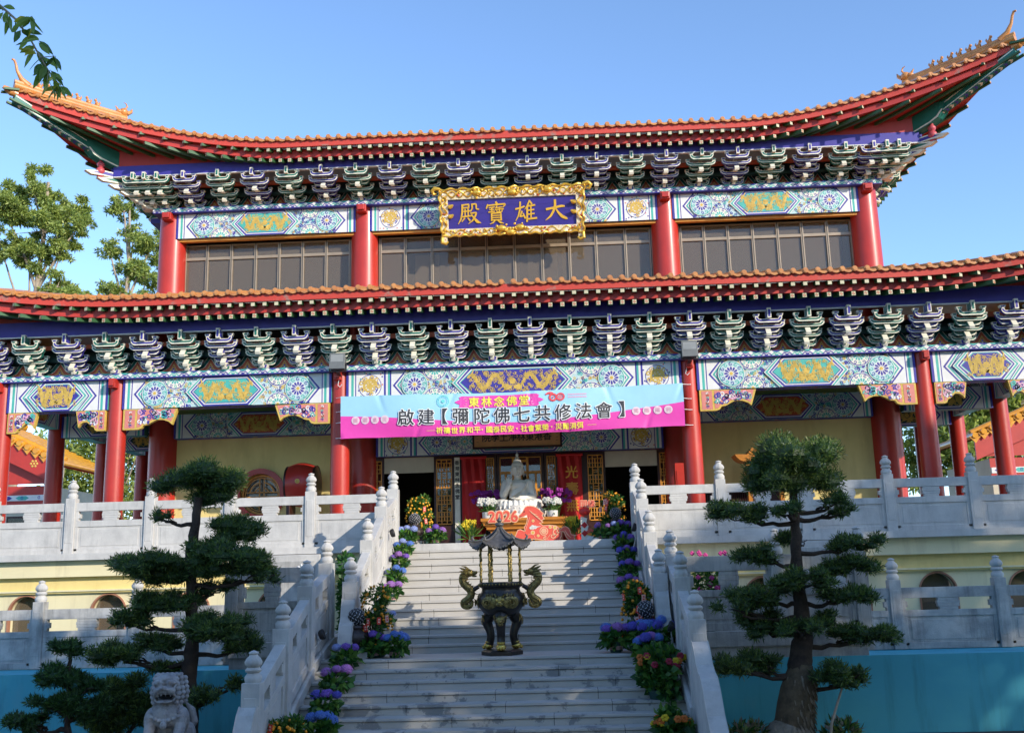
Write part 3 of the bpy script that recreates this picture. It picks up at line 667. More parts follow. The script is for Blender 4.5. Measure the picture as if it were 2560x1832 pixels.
        for x in eave_params(R):
            x = sx * x
            if F is not F0 and abs(x) < 4.6: continue
            e = R.E(x); q = R.I(x); d = q - Vector((e.x, e.y, q.z)); L = max(d.length, .05); d = d / L; r_ = Vector((d.y, -d.x, 0)); h = .041 - .010 * max(0, (abs(x) - R.xs) / (R.xt - R.xs))
            for k, (off, ztop, ln, rise) in enumerate(((.045, -.157, .30, .06), (.17, -.355, None, None))):
                a = e + d * off; a.z = e.z + ztop
                if ln: b = a + d * ln; b.z += rise
                else: b = q.copy(); b.z -= .012
                if (b - a).length < .06: continue
                H_ = .085 - .038 * max(0, (abs(x) - R.xs) / (R.xt - R.xs))
                one = not full and k == 0 and F is F0 and abs(x) < 10.6; tgt = MB() if one else ra[k]
                if one: rsep.append(tgt)
                pts = []
                for z in (-H_, 0):
                    for P_, s_ in ((a, -1), (a, 1), (b, 1), (b, -1)): pts.append(F(tuple(P_ + r_ * h * s_ + Vector((0, 0, z)))))
                tgt.hexa([pts[0], pts[1], pts[2], pts[3], pts[4], pts[5], pts[6], pts[7]], LGREEN)
                ee = -d * .004
                tgt.face([F(tuple(a + ee + r_ * s_ * (h - .004) + Vector((0, 0, z)))) for s_, z in ((-1, -H_ + .004), (1, -H_ + .004), (1, -.004), (-1, -.004))], RAFEND)
                if k == 1:
                    ee = -d * .007
                    for s0, s1, z0, z1 in ((-.6, -.1, -.035, -.027), (.1, .6, -.060, -.052), (-.1, .1, -.075, -.012), (-.6, -.4, -.06, -.03), (.4, .6, -.06, -.03)):
                        ra[k].face([F(tuple(a + ee + r_ * s_ * h + Vector((0, 0, z)))) for s_, z in ((s0, z0), (s1, z0), (s1, z1), (s0, z1))], VERM)
    so.build('soffit_board', roof)
    if rsep:
        for m_ in rsep: m_.build('rafter', roof)
    tag(ra[0].build('rafter_row', roof), kind='stuff'); tag(ra[1].build('rafter_row', roof), kind='stuff')
    # purlin board and the red board that closes the rising corner
    pu = MB(); yp = R.iy - .03
    for F in (F0,) + tuple((lambda p, sx=sx: R.refl(p, sx)) for sx in (-1, 1)):
        xa, xb = (-R.ix, R.ix)
        if F is not F0: sx = 1 if F((0, 0, 0))[0] > 0 else -1; xa, xb = sorted((sx * 2.0, sx * R.ix))
        zb = R.iz - (.25 if full else .30)
        v = [F(p) for p in [(xa, yp, zb), (xb, yp, zb), (xb, yp + .05, zb), (xa, yp + .05, zb), (xa, yp, R.iz), (xb, yp, R.iz), (xb, yp + .05, R.iz), (xa, yp + .05, R.iz)]]
        pu.hexa(v, BLUE)
        pu.hexa([F(p) for p in [(xa, yp - .012, zb - .02), (xb, yp - .012, zb - .02), (xb, yp + .06, zb - .02), (xa, yp + .06, zb - .02), (xa, yp - .012, zb - .001), (xb, yp - .012, zb - .001), (xb, yp + .06, zb - .001), (xa, yp + .06, zb - .001)]], WHITE)
        n = 24
        for sg in ((-1, 1) if F is F0 else (sx,)):
            V = []
            for i in range(n + 1):
                t = i / n; x = sg * (R.xs + t * (R.ix - R.xs)); V += [F((x, R.iy - .005, R.iz - .004)), F((x, R.iy - .005, R.iz + R.irise * t ** 1.6))]
            pu.add(V, [(i * 2, i * 2 + 2, i * 2 + 3, i * 2 + 1) for i in range(n)], EAVE)
    pu.build('eave_purlin', roof)
    if not full: return roof
    # corner beams, hip ridges and their figures
    for sx in (-1, 1):
        d = Vector((sx, -1, 0)).normalized(); e_ = Vector((d.y, -d.x, 0)); tip = R.E(sx * R.xt); s2 = 2 ** .5
        def dp(r, z, e): p = Vector((tip.x, tip.y, 0)) - d * r + e_ * e; return (p.x, p.y, z)
        mb = MB(); w_ = .085
        o = [(.05, tip.z - .17), (1.75, 10.02), (2.4, 9.80), (2.4, 9.62), (1.72, 9.80), (.03, tip.z - .33)]
        A = [dp(r, z, -w_) for r, z in o]; B = [dp(r, z, w_) for r, z in o]; n = len(o)
        mb.add(A + B, [(i, (i + 1) % n, n + (i + 1) % n, n + i) for i in range(n)] + [tuple(range(n)), tuple(range(n, 2 * n))[::-1]], GREEN)
        for s_ in (-1, 1):
            for z0 in (-.20, -.325): mb.face([dp(r, z, s_ * (w_ + .003)) for r, z in ((.06, tip.z + z0 + .02), (1.72, 9.80 + (z0 + .325) * 1.1 + .03), (1.72, 9.80 + (z0 + .325) * 1.1 + .005), (.06, tip.z + z0 - .005))], CREAM)
        for i in range(15):  # chevrons along the underside
            r = .12 + i * .11; f = (tip.z - .33) + (9.80 - tip.z + .33) * (r - .03) / 1.69 - .003; f2 = f + (9.80 - tip.z + .33) / 1.69 * .05
            for s_ in (-1, 1): mb.face([dp(r, f, 0), dp(r + .05, f2, 0), dp(r + .09, f2 + (f2 - f) * .8, s_ * w_ * .9), dp(r + .04, f + (f2 - f) * .8, s_ * w_ * .9)], (CREAM, BLUE)[i % 2])
        mb.build('corner_beam', roof, None, .012)
        mb = MB(); w_ = .13
        o = [(1.62, 9.98), (1.66, 9.84), (1.78, 9.72), (1.95, 9.64), (2.75, 9.43), (2.75, 9.75), (1.8, 10.02)]
        A = [dp(r, z, -w_) for r, z in o]; B = [dp(r, z, w_) for r, z in o]; n = len(o)
        mb.add(A + B, [(i, (i + 1) % n, n + (i + 1) % n, n + i) for i in range(n)] + [tuple(range(n)), tuple(range(n, 2 * n))[::-1]], GREEN)
        for s_ in (-1, 1): mb.face([dp(r, z, s_ * (w_ + .003)) for r, z in ((1.67, 9.86), (1.79, 9.74), (1.96, 9.66), (2.7, 9.47), (2.7, 9.44), (1.95, 9.63), (1.77, 9.70), (1.64, 9.84))], CREAM)
        mb.build('corner_beam', roof, None, .03)
        mb = MB(); c_ = dp(1.98, 0, 0)
        mb.lathe([(.06, 9.22), (.08, 9.25), (.05, 9.29), (.095, 9.35), (.105, 9.39), (.08, 9.45), (.045, 9.475), (.08, 9.52), (.085, 9.56), (.04, 9.62), (.04, 9.68)], VASE, (c_[0], c_[1], 0), 16); mb.build('vase_strut', roof, 60)
        mb = MB(); path = []; rad = []
        for i in range(8):
            r = .02 + i * .355; p = Vector((tip.x, tip.y, 0)) - d * r; z = R.top(sx * abs(p.x), p.y) + .07; path.append((p.x, p.y, z)); rad.append(.085)
        mb.tube(path, rad, TILE, 8); mb.tube([(a, b, c2_ + .09) for a, b, c2_ in path[:]], [.05] * len(path), TILE, 6)
        z0 = path[0][2]
        mb.tube([dp(.32, z0 + .06, 0), dp(.16, z0 + .18, 0), dp(.06, z0 + .34, 0), dp(.02, z0 + .50, 0), dp(-.02, z0 + .58, 0), dp(-.07, z0 + .58, 0)], [.09, .055, .035, .03, .028, .022], TILE, 8)
        mb.ell(dp(-.02, tip.z - .1, 0), (.09, .09, .08), TILE, 10, 7); mb.tube([dp(.1, tip.z - .12, 0), dp(-.1, tip.z - .06, 0), dp(-.2, tip.z - .02, 0)], [.09, .075, .04], TILE, 8)
        mb.build('hip_ridge', roof, 50)
        for k, fx in enumerate((10.36, 10.20, 10.05, 9.90, 9.76, 9.60, 9.46)):
            r = (R.xt - fx) * s2; p = Vector((tip.x, tip.y, 0)) - d * r; z = R.top(sx * abs(p.x), p.y) + .19; mb = MB()
            q = lambda a, b: (p.x + d.x * a * .85, p.y + d.y * a * .85, z + b * .8)
            mb.ell(q(-.02, .04), (.05, .05, .06), TILE, 8, 6); mb.ell(q(.015, .11), (.032, .032, .045), TILE, 8, 6); mb.ell(q(.04, .17), (.036, .032, .032), TILE, 8, 6); mb.tube([q(-.05, .05), q(-.085, .11), q(-.07, .16)], [.025, .02, .01], TILE, 5)
            for e in (-.02, .02): mb.tube([q(.03, .09), q(.05, .0)], [.016, .014], TILE, 5); mb.tube([q(.03, .19), q(.015, .225 + .01 * k % .02)], [.012, .004], TILE, 5)
            mb.build('roof_figure', roof, 60)
        p = Vector((tip.x, tip.y, 0)) - d * (R.xt - 9.02) * s2; z = R.top(sx * abs(p.x), p.y) + .16; mb = MB(); q = lambda a, b: (p.x + d.x * a, p.y + d.y * a, z + b)
        mb.ell(q(0, .06), (.11, .11, .10), TILE, 10, 7); mb.ell(q(.11, .05), (.08, .07, .06), TILE, 10, 7); mb.tube([q(-.02, .14), q(-.08, .22), q(-.05, .29), q(.01, .31)], [.03, .022, .015, .006], TILE, 6); mb.tube([q(.14, .1), q(.2, .17)], [.03, .01], TILE, 6); mb.tube([q(-.08, .05), q(-.18, .12), q(-.2, .2)], [.06, .04, .01], TILE, 6)
        mb.build('roof_figure', roof, 60)
    return roof
UP = Roof(.98, -.11, 5.0, 10.74, 9.795, 1.0, 1.75, .34, 6.0, 1.46, 9.545, 9.10, .40)
LO = Roof(-1.36, -2.66, 7.3, 13.1, 5.58, .60, 1.9, .25, 2.2, -.71, 5.335, 11.5, .30)
build_roof(UP, 'upper_roof', True)
build_roof(LO, 'lower_roof', False)
mb = MB(); mb.add([(-6, 6, UP.top(0, 6)), (6, 6, UP.top(0, 6)), (6, 12, UP.top(0, 6)), (-6, 12, UP.top(0, 6))], [(0, 1, 2, 3)], TILE); mb.tube([(-6.2, 6.1, UP.top(0, 6)), (6.2, 6.1, UP.top(0, 6))], .1, TILE, 8); mb.build('main_ridge', HALL)

# ---- upper storey windows
def window(xs_, blind):
    f = MB(); x0, x1 = xs_[0], xs_[-1]; y = 2.66
    f.box(x0 - .45, x1 + .45, y - .32, y - .20, 7.985, 8.043, LATT)
    for x in xs_: f.box(x - .032, x + .032, y - .04, y + .05, 6.2, 7.985, FRAMEW); f.box(x - .008, x + .008, y - .045, y - .03, 6.2, 7.98, BLACK)
    f.box(x0, x1, y - .035, y + .045, 7.61, 7.68, FRAMEW); f.box(x0, x1, y - .036, y + .046, 7.955, 7.986, FRAMEW); f.box(x0, x1, y - .036, y + .046, 6.18, 6.24, FRAMEW)
    fr = f.build('window', HALL, None, .004)
    g = MB(); g.box(x0, x1, y + .005, y + .015, 6.22, 7.98, GLASS); g.build('pane', fr)
    b = MB()
    if blind:
        for a, c_ in ((-2.35, -1.78), (-1.55, -.75), (-.55, .10), (.30, 1.0), (1.1, 1.35)): b.box(a, c_, y + .12, y + .14, 6.2, 7.58, BLIND)
        b.build('blind', fr)
window([-7.80, -7.27, -6.69, -6.11, -5.55, -4.99, -4.43, -3.86], False)
window([-3.15, -2.56, -1.93, -1.28, -.65, 0, .645, 1.28, 1.90, 2.58, 3.17], True)
window([3.86, 4.40, 4.95, 5.52, 6.09, 6.65, 7.22, 7.78], False)
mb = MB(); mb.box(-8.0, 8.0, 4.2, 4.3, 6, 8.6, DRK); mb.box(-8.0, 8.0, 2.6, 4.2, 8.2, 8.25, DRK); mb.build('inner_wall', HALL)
for sx in (-1, 1):
    mb = MB(); a, b = sorted((sx * 8.0, sx * 8.12)); mb.box(a, b, 2.9, 10, 6, 8.1, CWALL); mb.box(a - .05, b + .05, 2.86, 10, 8.1, 8.63, TEAL); mb.build('side_wall', HALL)

# ---- porch: wall, ceiling, floor
mb = MB(); T = 2.47
def wallhole(x0, x1, z0, z1, cx, cz, r, y0, y1, m):
    n = 32; ring = [(cx + r * math.cos(2 * PI * i / n), cz + r * math.sin(2 * PI * i / n)) for i in range(n)]
    def sq(i):
        a = 2 * PI * i / n; c_, s_ = math.cos(a), math.sin(a); kx = (x1 - cx) / c_ if c_ > 1e-6 else ((x0 - cx) / c_ if c_ < -1e-6 else 1e9); kz = (z1 - cz) / s_ if s_ > 1e-6 else ((z0 - cz) / s_ if s_ < -1e-6 else 1e9); k = min(kx, kz); return (cx + c_ * k, cz + s_ * k)
    sqs = [sq(i) for i in range(n)]
    for i in range(n):
        j = (i + 1) % n; p = [ring[i], sqs[i]]; 
        if abs(sqs[i][0] - sqs[j][0]) > 1e-4 and abs(sqs[i][1] - sqs[j][1]) > 1e-4:
            p.append((x1 if (sqs[i][0] + sqs[j][0]) / 2 > cx else x0, z1 if (sqs[i][1] + sqs[j][1]) / 2 > cz else z0))
        p += [sqs[j], ring[j]]
        mb.face([(a, y0, b) for a, b in p], m)
        mb.face([(ring[i][0], y0, ring[i][1]), (ring[j][0], y0, ring[j][1]), (ring[j][0], y1, ring[j][1]), (ring[i][0], y1, ring[i][1])], m)
wallhole(-7.8, -3.8, ZF, 4.25, -5.81, 2.05, .46, T, T + .25, YWALL)
mb.build('porch_wall', HALL)
mb = MB(); mb.box(-3.25, 3.25, T + .01, T + .15, 2.85, 4.25, EAVE); mb.build('porch_wall', HALL)
mb = MB(); mb.box(3.8, 7.8, T, T + .2, 1.95, 4.25, YWALL); mb.box(3.8, 7.8, T, T + .2, ZF, 1.0, YWALL); mb.box(5.4, 7.8, T + .001, T + .2, 1.0, 1.95, YWALL)
mb.build('porch_wall', HALL)
mb = MB()
for i in range(34): mb.box(3.85 + i * .045, 3.872 + i * .045, T + .02, T + .05, 1.0, 1.95, DARKW)
mb.box(3.8, 5.4, T - .02, T + .03, 1.92, 1.955, CREAM); w_ = mb.build('window', HALL)
mb = MB(); mb.box(3.8, 5.4, T + .15, T + .18, 1.0, 1.95, DRK)
for i in range(16): mb.box(4.3 + .05 * i, 4.33 + .05 * i, T + .1, T + .12, 1.5, 1.5 + .10 * random.Random(i).random(), GOLD)
mb.build('memorial_tablet_rack', w_)
# round window
mb = MB(); n = 40
def ring(mb, cx, cz, r0, r1_, y0, y1, m, a0=0, a1=2 * PI, n=40):
    for i in range(n):
        a, b = a0 + (a1 - a0) * i / n, a0 + (a1 - a0) * (i + 1) / n
        q = lambda r, t, y: (cx + r * math.cos(t), y, cz + r * math.sin(t))
        mb.hexa([q(r0, a, y0), q(r1_, a, y0), q(r1_, a, y1), q(r0, a, y1), q(r0, b, y0), q(r1_, b, y0), q(r1_, b, y1), q(r0, b, y1)], m)
ring(mb, -5.81, 2.05, .455, .57, T - .07, T + .02, RED); fr = mb.build('round_window', HALL)
mb = MB()
ring(mb, -5.81, 2.05, .40, .445, T + .08, T + .13, LATT); ring(mb, -5.81, 2.05, .36, .38, T + .09, T + .12, LATT)
for a0 in (.25, 1.82, 3.4, 4.96): ring(mb, -5.81, 2.05, .26, .29, T + .09, T + .12, LATT, a0, a0 + 1.1, 10); ring(mb, -5.81, 2.05, .15, .175, T + .09, T + .12, LATT, a0, a0 + 1.1, 10)
for a in (-.05, .05):
    mb.box(-5.81 + a - .012, -5.81 + a + .012, T + .09, T + .12, 1.69, 2.41, LATT); mb.box(-6.17, -5.45, T + .09, T + .12, 2.05 + a - .012, 2.05 + a + .012, LATT)
mb.build('lattice', fr)
mb = MB(); mb.box(-6.3, -5.3, T + .2, T + .22, 1.55, 2.55, GLASS); mb.build('pane', fr)
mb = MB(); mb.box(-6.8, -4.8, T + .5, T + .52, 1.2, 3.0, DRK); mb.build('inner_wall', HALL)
mb = MB(); mb.box(-10.4, 10.4, -.1, 2.5, 4.26, 4.30, DARKG)
for i in range(42):
    x = -10.3 + i * .5; mb.box(x - .03, x + .03, -.08, 2.4, 4.20, 4.26, GREEN); mb.box(x + .12, x + .38, .2, 2.2, 4.25, 4.262, TEAL)
mb.box(-10.4, -8.2, 2.6, 9, 4.22, 4.26, DARKG); mb.box(8.2, 10.4, 2.6, 9, 4.22, 4.26, DARKG); mb.build('porch_ceiling', HALL)
for sx in (-1, 1):
    mb = MB(); a, b = sorted((sx * 7.95, sx * 8.1)); mb.box(a, b, 2.9, 10, ZF, 4.2, DARKW)
    for k in range(5): mb.box(a - .01, b + .01, 3.2 + k * 1.3, 3.9 + k * 1.3, 1.2, 3.0, DRK)
    mb.build('side_wall', HALL)

# ---- central doors
YD = 2.40
def lattice(u0, u1, v0, v1, y, m=LATT, parent=None):
    b = MB(); w_ = .022; t = .02
    b.box(u0, u0 + w_, y - t, y, v0, v1, m); b.box(u1 - w_, u1, y - t, y, v0, v1, m); b.box(u0, u1, y - t, y, v0, v0 + w_, m); b.box(u0, u1, y - t, y, v1 - w_, v1, m)
    W = u1 - u0; n = max(1, round((v1 - v0) / (W * 1.15))); h = (v1 - v0) / n
    for i in range(n):
        z = v0 + i * h
        for a, c_ in ((.30, .36), (.64, .70)): b.box(u0 + W * a, u0 + W * c_, y - t * .9, y, z, z + h, m)
        for a, c_ in ((.22, .26), (.47, .51), (.74, .78)): b.box(u0, u1, y - t * .8, y, z + h * a, z + h * c_, m)
        b.box(u0 + W * .46, u0 + W * .54, y - t * .7, y, z + h * .26, z + h * .74, m)
        for a in (.12, .84): b.box(u0 + W * a, u0 + W * (a + .05), y - t * .7, y, z + h * .22, z + h * .78, m)
        for q in (0, 1): b.box(u0 + W * .36, u0 + W * .64, y - t * .7, y, z + h * (.04 + .88 * q), z + h * (.08 + .88 * q), m)
    return b.build('lattice', parent)
def leaf(x0, x1, z0=ZF, z1=2.76):
    b = MB(); b.box(x0, x1, YD, YD + .06, z0, 1.24, DARKW); b.box(x0, x0 + .05, YD, YD + .06, 1.24, z1, DARKW); b.box(x1 - .05, x1, YD, YD + .06, 1.24, z1, DARKW); b.box(x0 + .05, x1 - .05, YD, YD + .06, z1 - .05, z1, DARKW)
    b.box(x0 + .06, x1 - .06, YD - .012, YD, z0 + .1, 1.15, DARKW)
    d_ = b.build('door', HALL, None, .004); lattice(x0 + .05, x1 - .05, 1.26, z1 - .06, YD + .02, parent=d_)
    b = MB(); b.box(x0 + .05, x1 - .05, YD + .04, YD + .045, 1.25, z1 - .05, GLASSC); b.build('pane', d_)
for x0, x1 in ((-3.45, -3.02), (-1.91, -1.46), (-.80, -.52), (-.50, .52), (.54, .84), (1.44, 1.88), (3.02, 3.38)): leaf(x0, x1)
mb = MB(); mb.box(-3.25, 3.25, YD - .01, YD + .1, 2.765, 2.80, DARKW)
mb.box(-1.46, -.80, YD, YD + .05, ZF, 2.76, DARKW); mb.box(.84, 1.44, YD, YD + .05, ZF, 2.76, DARKW); mb.build('door_frame', HALL)
for x0, x1 in ((-3.02, -1.91), (1.88, 3.02)):
    mb = MB(); mb.box(x0, x1, YD + .02, YD + .06, 2.42, 2.763, CONC); mb.build('lintel_board', HALL)
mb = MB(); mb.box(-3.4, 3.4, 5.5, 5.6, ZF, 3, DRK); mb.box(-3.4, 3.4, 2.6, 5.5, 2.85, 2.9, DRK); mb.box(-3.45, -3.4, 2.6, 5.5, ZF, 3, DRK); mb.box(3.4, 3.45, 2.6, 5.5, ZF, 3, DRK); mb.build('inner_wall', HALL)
# ================================================================== GROUND, TERRACE, STAIRS
mb = MB(); mb.add([(-900, -300, -2.42), (900, -300, -2.42), (900, 1500, -2.42), (-900, 1500, -2.42)], [(0, 1, 2, 3)], GROUND); g = mb.build('ground'); tag(g, kind='structure')
TER = thing('terrace', 'pale yellow plastered terrace under the temple with round-arched openings', 'terrace', (0, 0, -2.4))
mb = MB(); mb.box(-14, 14, -1.25, 11, .60, ZF, STONE); mb.build('terrace_floor', TER)
def basewall(x0, x1, arches):
    mb = MB(); y = -1.06
    mb.box(x0, x1, y - .03, y + .3, .30, .60, CWALL); mb.box(x0, x1, y + .10, y + .4, .06, .30, YWALL)
    mb.box(x0, x1, y + .02, y + .3, .03, .06, CWALL); mb.box(x0, x1, y + .05, y + .3, .0, .03, YWALL)
    xs_ = [x0] + [a for a in arches] + [x1]; r = .33; zc = -.36; n = 18
    edges = []
    for a in arches: edges.append((a - r, a + r))
    px = x0
    for a, (l_, r_) in zip(arches, edges):
        mb.box(px, l_, y + .12, y + .35, -1.6, 0, CWALL); px = r_
        for i in range(n):
            t0, t1 = PI - PI * i / n, PI - PI * (i + 1) / n
            p0 = (a + r * math.cos(t0), zc + r * math.sin(t0)); p1 = (a + r * math.cos(t1), zc + r * math.sin(t1))
            mb.hexa([(p0[0], y + .12, p0[1]), (p1[0], y + .12, p1[1]), (p1[0], y + .35, p1[1]), (p0[0], y + .35, p0[1]), (p0[0], y + .12, 0), (p1[0], y + .12, 0), (p1[0], y + .35, 0), (p0[0], y + .35, 0)], CWALL)
    mb.box(px, x1, y + .12, y + .35, -1.6, 0, CWALL)
    mb.build('wall', TER)
    for i_, a in enumerate(arches):
        mb = MB(); ring(mb, a, zc, r - .01, r + .018, y + .10, y + .2, TERRA, 0, PI, 20)
        for s_ in (-1, 1): mb.box(a + s_ * (r + .004) - .014, a + s_ * (r + .004) + .014, y + .10, y + .2, -1.6, zc, TERRA)
        fr = mb.build('arch_window', TER)
        mb = MB(); mb.box(a - r, a + r, y + .30, y + .33, -1.6, .0, GLASS); mb.build('pane', fr)
        mb = MB(); mb.box(a - r, a + r, y + .5, y + .53, -1.6, .05, TEALP if abs(a) > 8.9 else DRK); mb.build('curtain', fr)  # apart from the teal curtains, a dark sheet standing in for the unlit room
TEALP = mat('faded teal curtain', (0.30, 0.46, 0.42), 0.8, 0.1, 3)
basewall(-14, -2.35, [-12.4, -10.8, -9.22, -7.64, -6.06, -4.48])
basewall(2.35, 14, [4.50, 6.08, 7.63, 9.22, 10.8, 12.4])

# ---- balustrades
def finial(mb, x, y, z, k=1.0):
    mb.lathe([(.086 * k, z), (.098 * k, z + .03 * k), (.096 * k, z + .065 * k), (.072 * k, z + .095 * k), (.066 * k, z + .105 * k), (.090 * k, z + .12 * k), (.094 * k, z + .14 * k), (.075 * k, z + .16 * k), (.070 * k, z + .168 * k)], STONE, (x, y, 0), 20)
    mb.lathe([(.058 * k, z + .165 * k), (.088 * k, z + .195 * k), (.094 * k, z + .225 * k), (.078 * k, z + .262 * k), (.047 * k, z + .295 * k), (.042 * k, z + .308 * k), (.054 * k, z + .322 * k), (.05 * k, z + .334 * k), (.022 * k, z + .348 * k), (.006 * k, z + .354 * k)], STONE, (x, y, 0), 32, lobes=8, lobe=.10)
FIN = MB(); finial(FIN, 0, 0, 0); FINM = None
def post(parent, x, y, z0, z1, w_=.092, m=STONE):
    """square post from z0 to z1 with a lotus-bud finial"""
    global FINM
    mb = MB(); mb.box(x - w_, x + w_, y - w_, y + w_, z0, z1, m)
    for s_ in (-1, 1): mb.box(x - w_ * .68, x + w_ * .68, y + s_ * w_ - .006, y + s_ * w_ + .006, z0 + .2, z1 - .16, m)
    p = mb.build('post', parent, None, .008)
    if FINM is None: f = FIN.build('finial', None, 50); FINM = f.data
    else: f = bpy.data.objects.new('finial', FINM); S.collection.objects.link(f)
    f.parent = p; f.location = (x, y, z1); return p
def panel(parent, a, b, za, zb, h=(.955, .80, .615, .505, .04), th=.055, m=STONE, inset=.092, name='panel'):
    """railing panel between the post centres a and b (x,y); za/zb = floor heights there; h = rail top, slot top, slot bottom, mid rail bottom, base"""
    A = Vector((a[0], a[1], za)); B = Vector((b[0], b[1], zb)); D = B - A; Lh = Vector((D.x, D.y, 0)).length; n = Vector((D.y, -D.x, 0)).normalized()
    u0 = inset / Lh; u1 = 1 - u0
    mb = MB()
    def bx(ua, ub, z0, z1, t, zt=None):
        P = lambda u, z, s_: tuple(A + D * u + Vector((0, 0, z)) + n * (t * s_))
        mb.hexa([P(ua, z0, -1), P(ub, z0, -1), P(ub, z0, 1), P(ua, z0, 1), P(ua, z1, -1), P(ub, z1, -1), P(ub, z1, 1), P(ua, z1, 1)], m)
    du = u1 - u0; e = .06 / Lh
    bx(u0, u1, h[1], h[0], th); bx(u0, u1, h[3], h[2], th * .95)
    bx(u0, u0 + e, h[2], h[1], th * .9); bx(u1 - e, u1, h[2], h[1], th * .9)
    c = (u0 + u1) / 2; k = du * .115
    # vase-shaped block in the middle of the slot
    for i in range(4):
        z0 = h[2] + (h[1] - h[2]) * i / 4; z1 = h[2] + (h[1] - h[2]) * (i + 1) / 4; kk = k * (.86, 1.0, 1.06, .98)[i]; bx(c - kk, c + kk, z0, z1, th * .85)
    for s_, uu in ((1, u0 + e), (-1, u1 - e)): bx(uu - (.03 / Lh if s_ > 0 else .035 / Lh) + 0, uu + (.035 / Lh if s_ > 0 else .03 / Lh), h[2] + .05, h[1] - .05, th * .8)
    bx(u0, u1, h[4], h[3], th * .62)
    bx(u0, u0 + e * 1.1, h[4] + .001, h[3], th * .92); bx(u1 - e * 1.1, u1, h[4] + .001, h[3], th * .92); bx(u0, u1, 0, h[4] + .05, th * .92)
    bx(u0 + e * 2, u1 - e * 2, h[4] + .09, h[3] - .045, th * .74)
    return mb.build(name, parent, None, .006)
def balustrade(label, pts, zf, top, h, m=STONE, group='white stone balustrades', ends=(True, True), string=None):
    """pts (x,y,z floor) of the posts"""
    t = thing('stone_balustrade', label, 'balustrade', pts[0], group)
    for i, p in enumerate(pts):
        if (i == 0 and not ends[0]) or (i == len(pts) - 1 and not ends[1]): continue
        post(t, p[0], p[1], p[2] + zf, p[2] + top, m=m)
    for a, b in zip(pts[:-1], pts[1:]): panel(t, a[:2], b[:2], a[2], b[2], h, m=m)
    return t
H1 = (.955, .795, .615, .50, .05)
tx = [2.27, 3.83, 5.36, 6.89, 8.42, 9.95, 11.48]
t_ = balustrade('sunlit white stone balustrade along the terrace, left of the stairs', [(-x, -1, ZF) for x in tx], 0, 1.04, H1, ends=(False, True))
t_ = balustrade('shaded white stone balustrade along the terrace, behind the tall pine', [(x, -1, ZF) for x in tx], 0, 1.04, H1, ends=(False, True))
def stairrail(label, x, ps, wall_m=STONE, tail=None):
    """ps: (y, z post top); panels follow the posts; a solid string wall below"""
    t = thing('stair_balustrade', label, 'balustrade', (x, ps[0][0], ps[0][1] - 1.1), 'sloping stair balustrades')
    for y, z in ps: post(t, x, y, z - 1.5, z, .105)
    hh = (.955, .80, .60, .50, .08)
    for (y0, z0), (y1, z1) in zip(ps[:-1], ps[1:]): panel(t, (x, y0), (x, y1), z0 - 1.04 - .06, z1 - 1.04, hh, .07, inset=.105)
    mb = MB()
    for i, ((y0, z0), (y1, z1)) in enumerate(zip(ps[:-1], ps[1:])):
        v = [(x - .10, y0, z0 - 4), (x + .10, y0, z0 - 4), (x + .10, y1, z1 - 4), (x - .10, y1, z1 - 4), (x - .10, y0, z0 - 1.09), (x + .10, y0, z0 - 1.09), (x + .10, y1, z1 - 1.03), (x - .10, y1, z1 - 1.03)]
        mb.hexa(v, STONE); v2 = [(x + (a - x) * 1.35, b, c + .06 * (k > 3) ) for k, (a, b, c) in enumerate(v)]
        v2 = [(a, b, (c - .12 if k < 4 else c - .06)) if k > 3 else (a, b, v[k + 4][2] - .14) for k, (a, b, c) in enumerate(v2)]
        mb.hexa(v2, STONE)
    mb.build('string_wall', t, None, .008)
    if tail:
        y0, z0 = ps[-1]; mb = MB()
        o = [(0, -.28), (-.10, -.25), (-.22, -.33), (-.36, -.50), (-.50, -.58), (-.66, -.62), (-.80, -.74), (-.98, -.98), (-1.15, -1.12), (-1.3, -1.25), (-1.3, -2.4), (0, -2.4)]
        A = [(x - .10, y0 - .1 + a * tail, z0 + b) for a, b in o]; B = [(x + .10, y0 - .1 + a * tail, z0 + b) for a, b in o]; n = len(o)
        mb.add(A + B, [(i, (i + 1) % n, n + (i + 1) % n, n + i) for i in range(n)] + [tuple(range(n)), tuple(range(n, 2 * n))[::-1]], STONE)
        mb.build('scroll_end', t, None, .015)
    return t
UPS = [(-1.0, 1.755), (-2.28, 1.345), (-3.60, .715), (-4.93, .065)]
stairrail('sloping stone balustrade on the left of the upper stairs, in sun', -2.27, UPS, tail=.35)
stairrail('sloping stone balustrade on the right of the upper stairs', 2.27, UPS, tail=.35)
LPS = [(-4.62, .345), (-5.85, .015), (-7.06, -.505), (-8.29, -1.045)]
stairrail('sloping stone balustrade on the left of the lower stairs, beside the lion', -2.70, LPS, tail=.8)
LPR = [(-4.75, .345), (-5.90, .005), (-7.27, -.505)]
stairrail('sloping stone balustrade on the right of the lower stairs, below the pine', 2.47, LPR, tail=1.15)
H2 = (1.02, .81, .555, .46, .06)
ZL = -.74
balustrade('weathered grey stone balustrade on the landing, left of the stairs behind the tall pine', [(-2.72, -5.45, ZL), (-3.86, -5.45, ZL)], -.3, 1.03, H2, STONE2, 'weathered stone balustrades', (False, True))
balustrade('weathered grey stone balustrade on the landing, right of the stairs behind the tall pine', [(2.50, -5.45, ZL), (3.86, -5.45, ZL), (5.0, -5.45, ZL)], -.3, 1.03, H2, STONE2, 'weathered stone balustrades', (False, True))
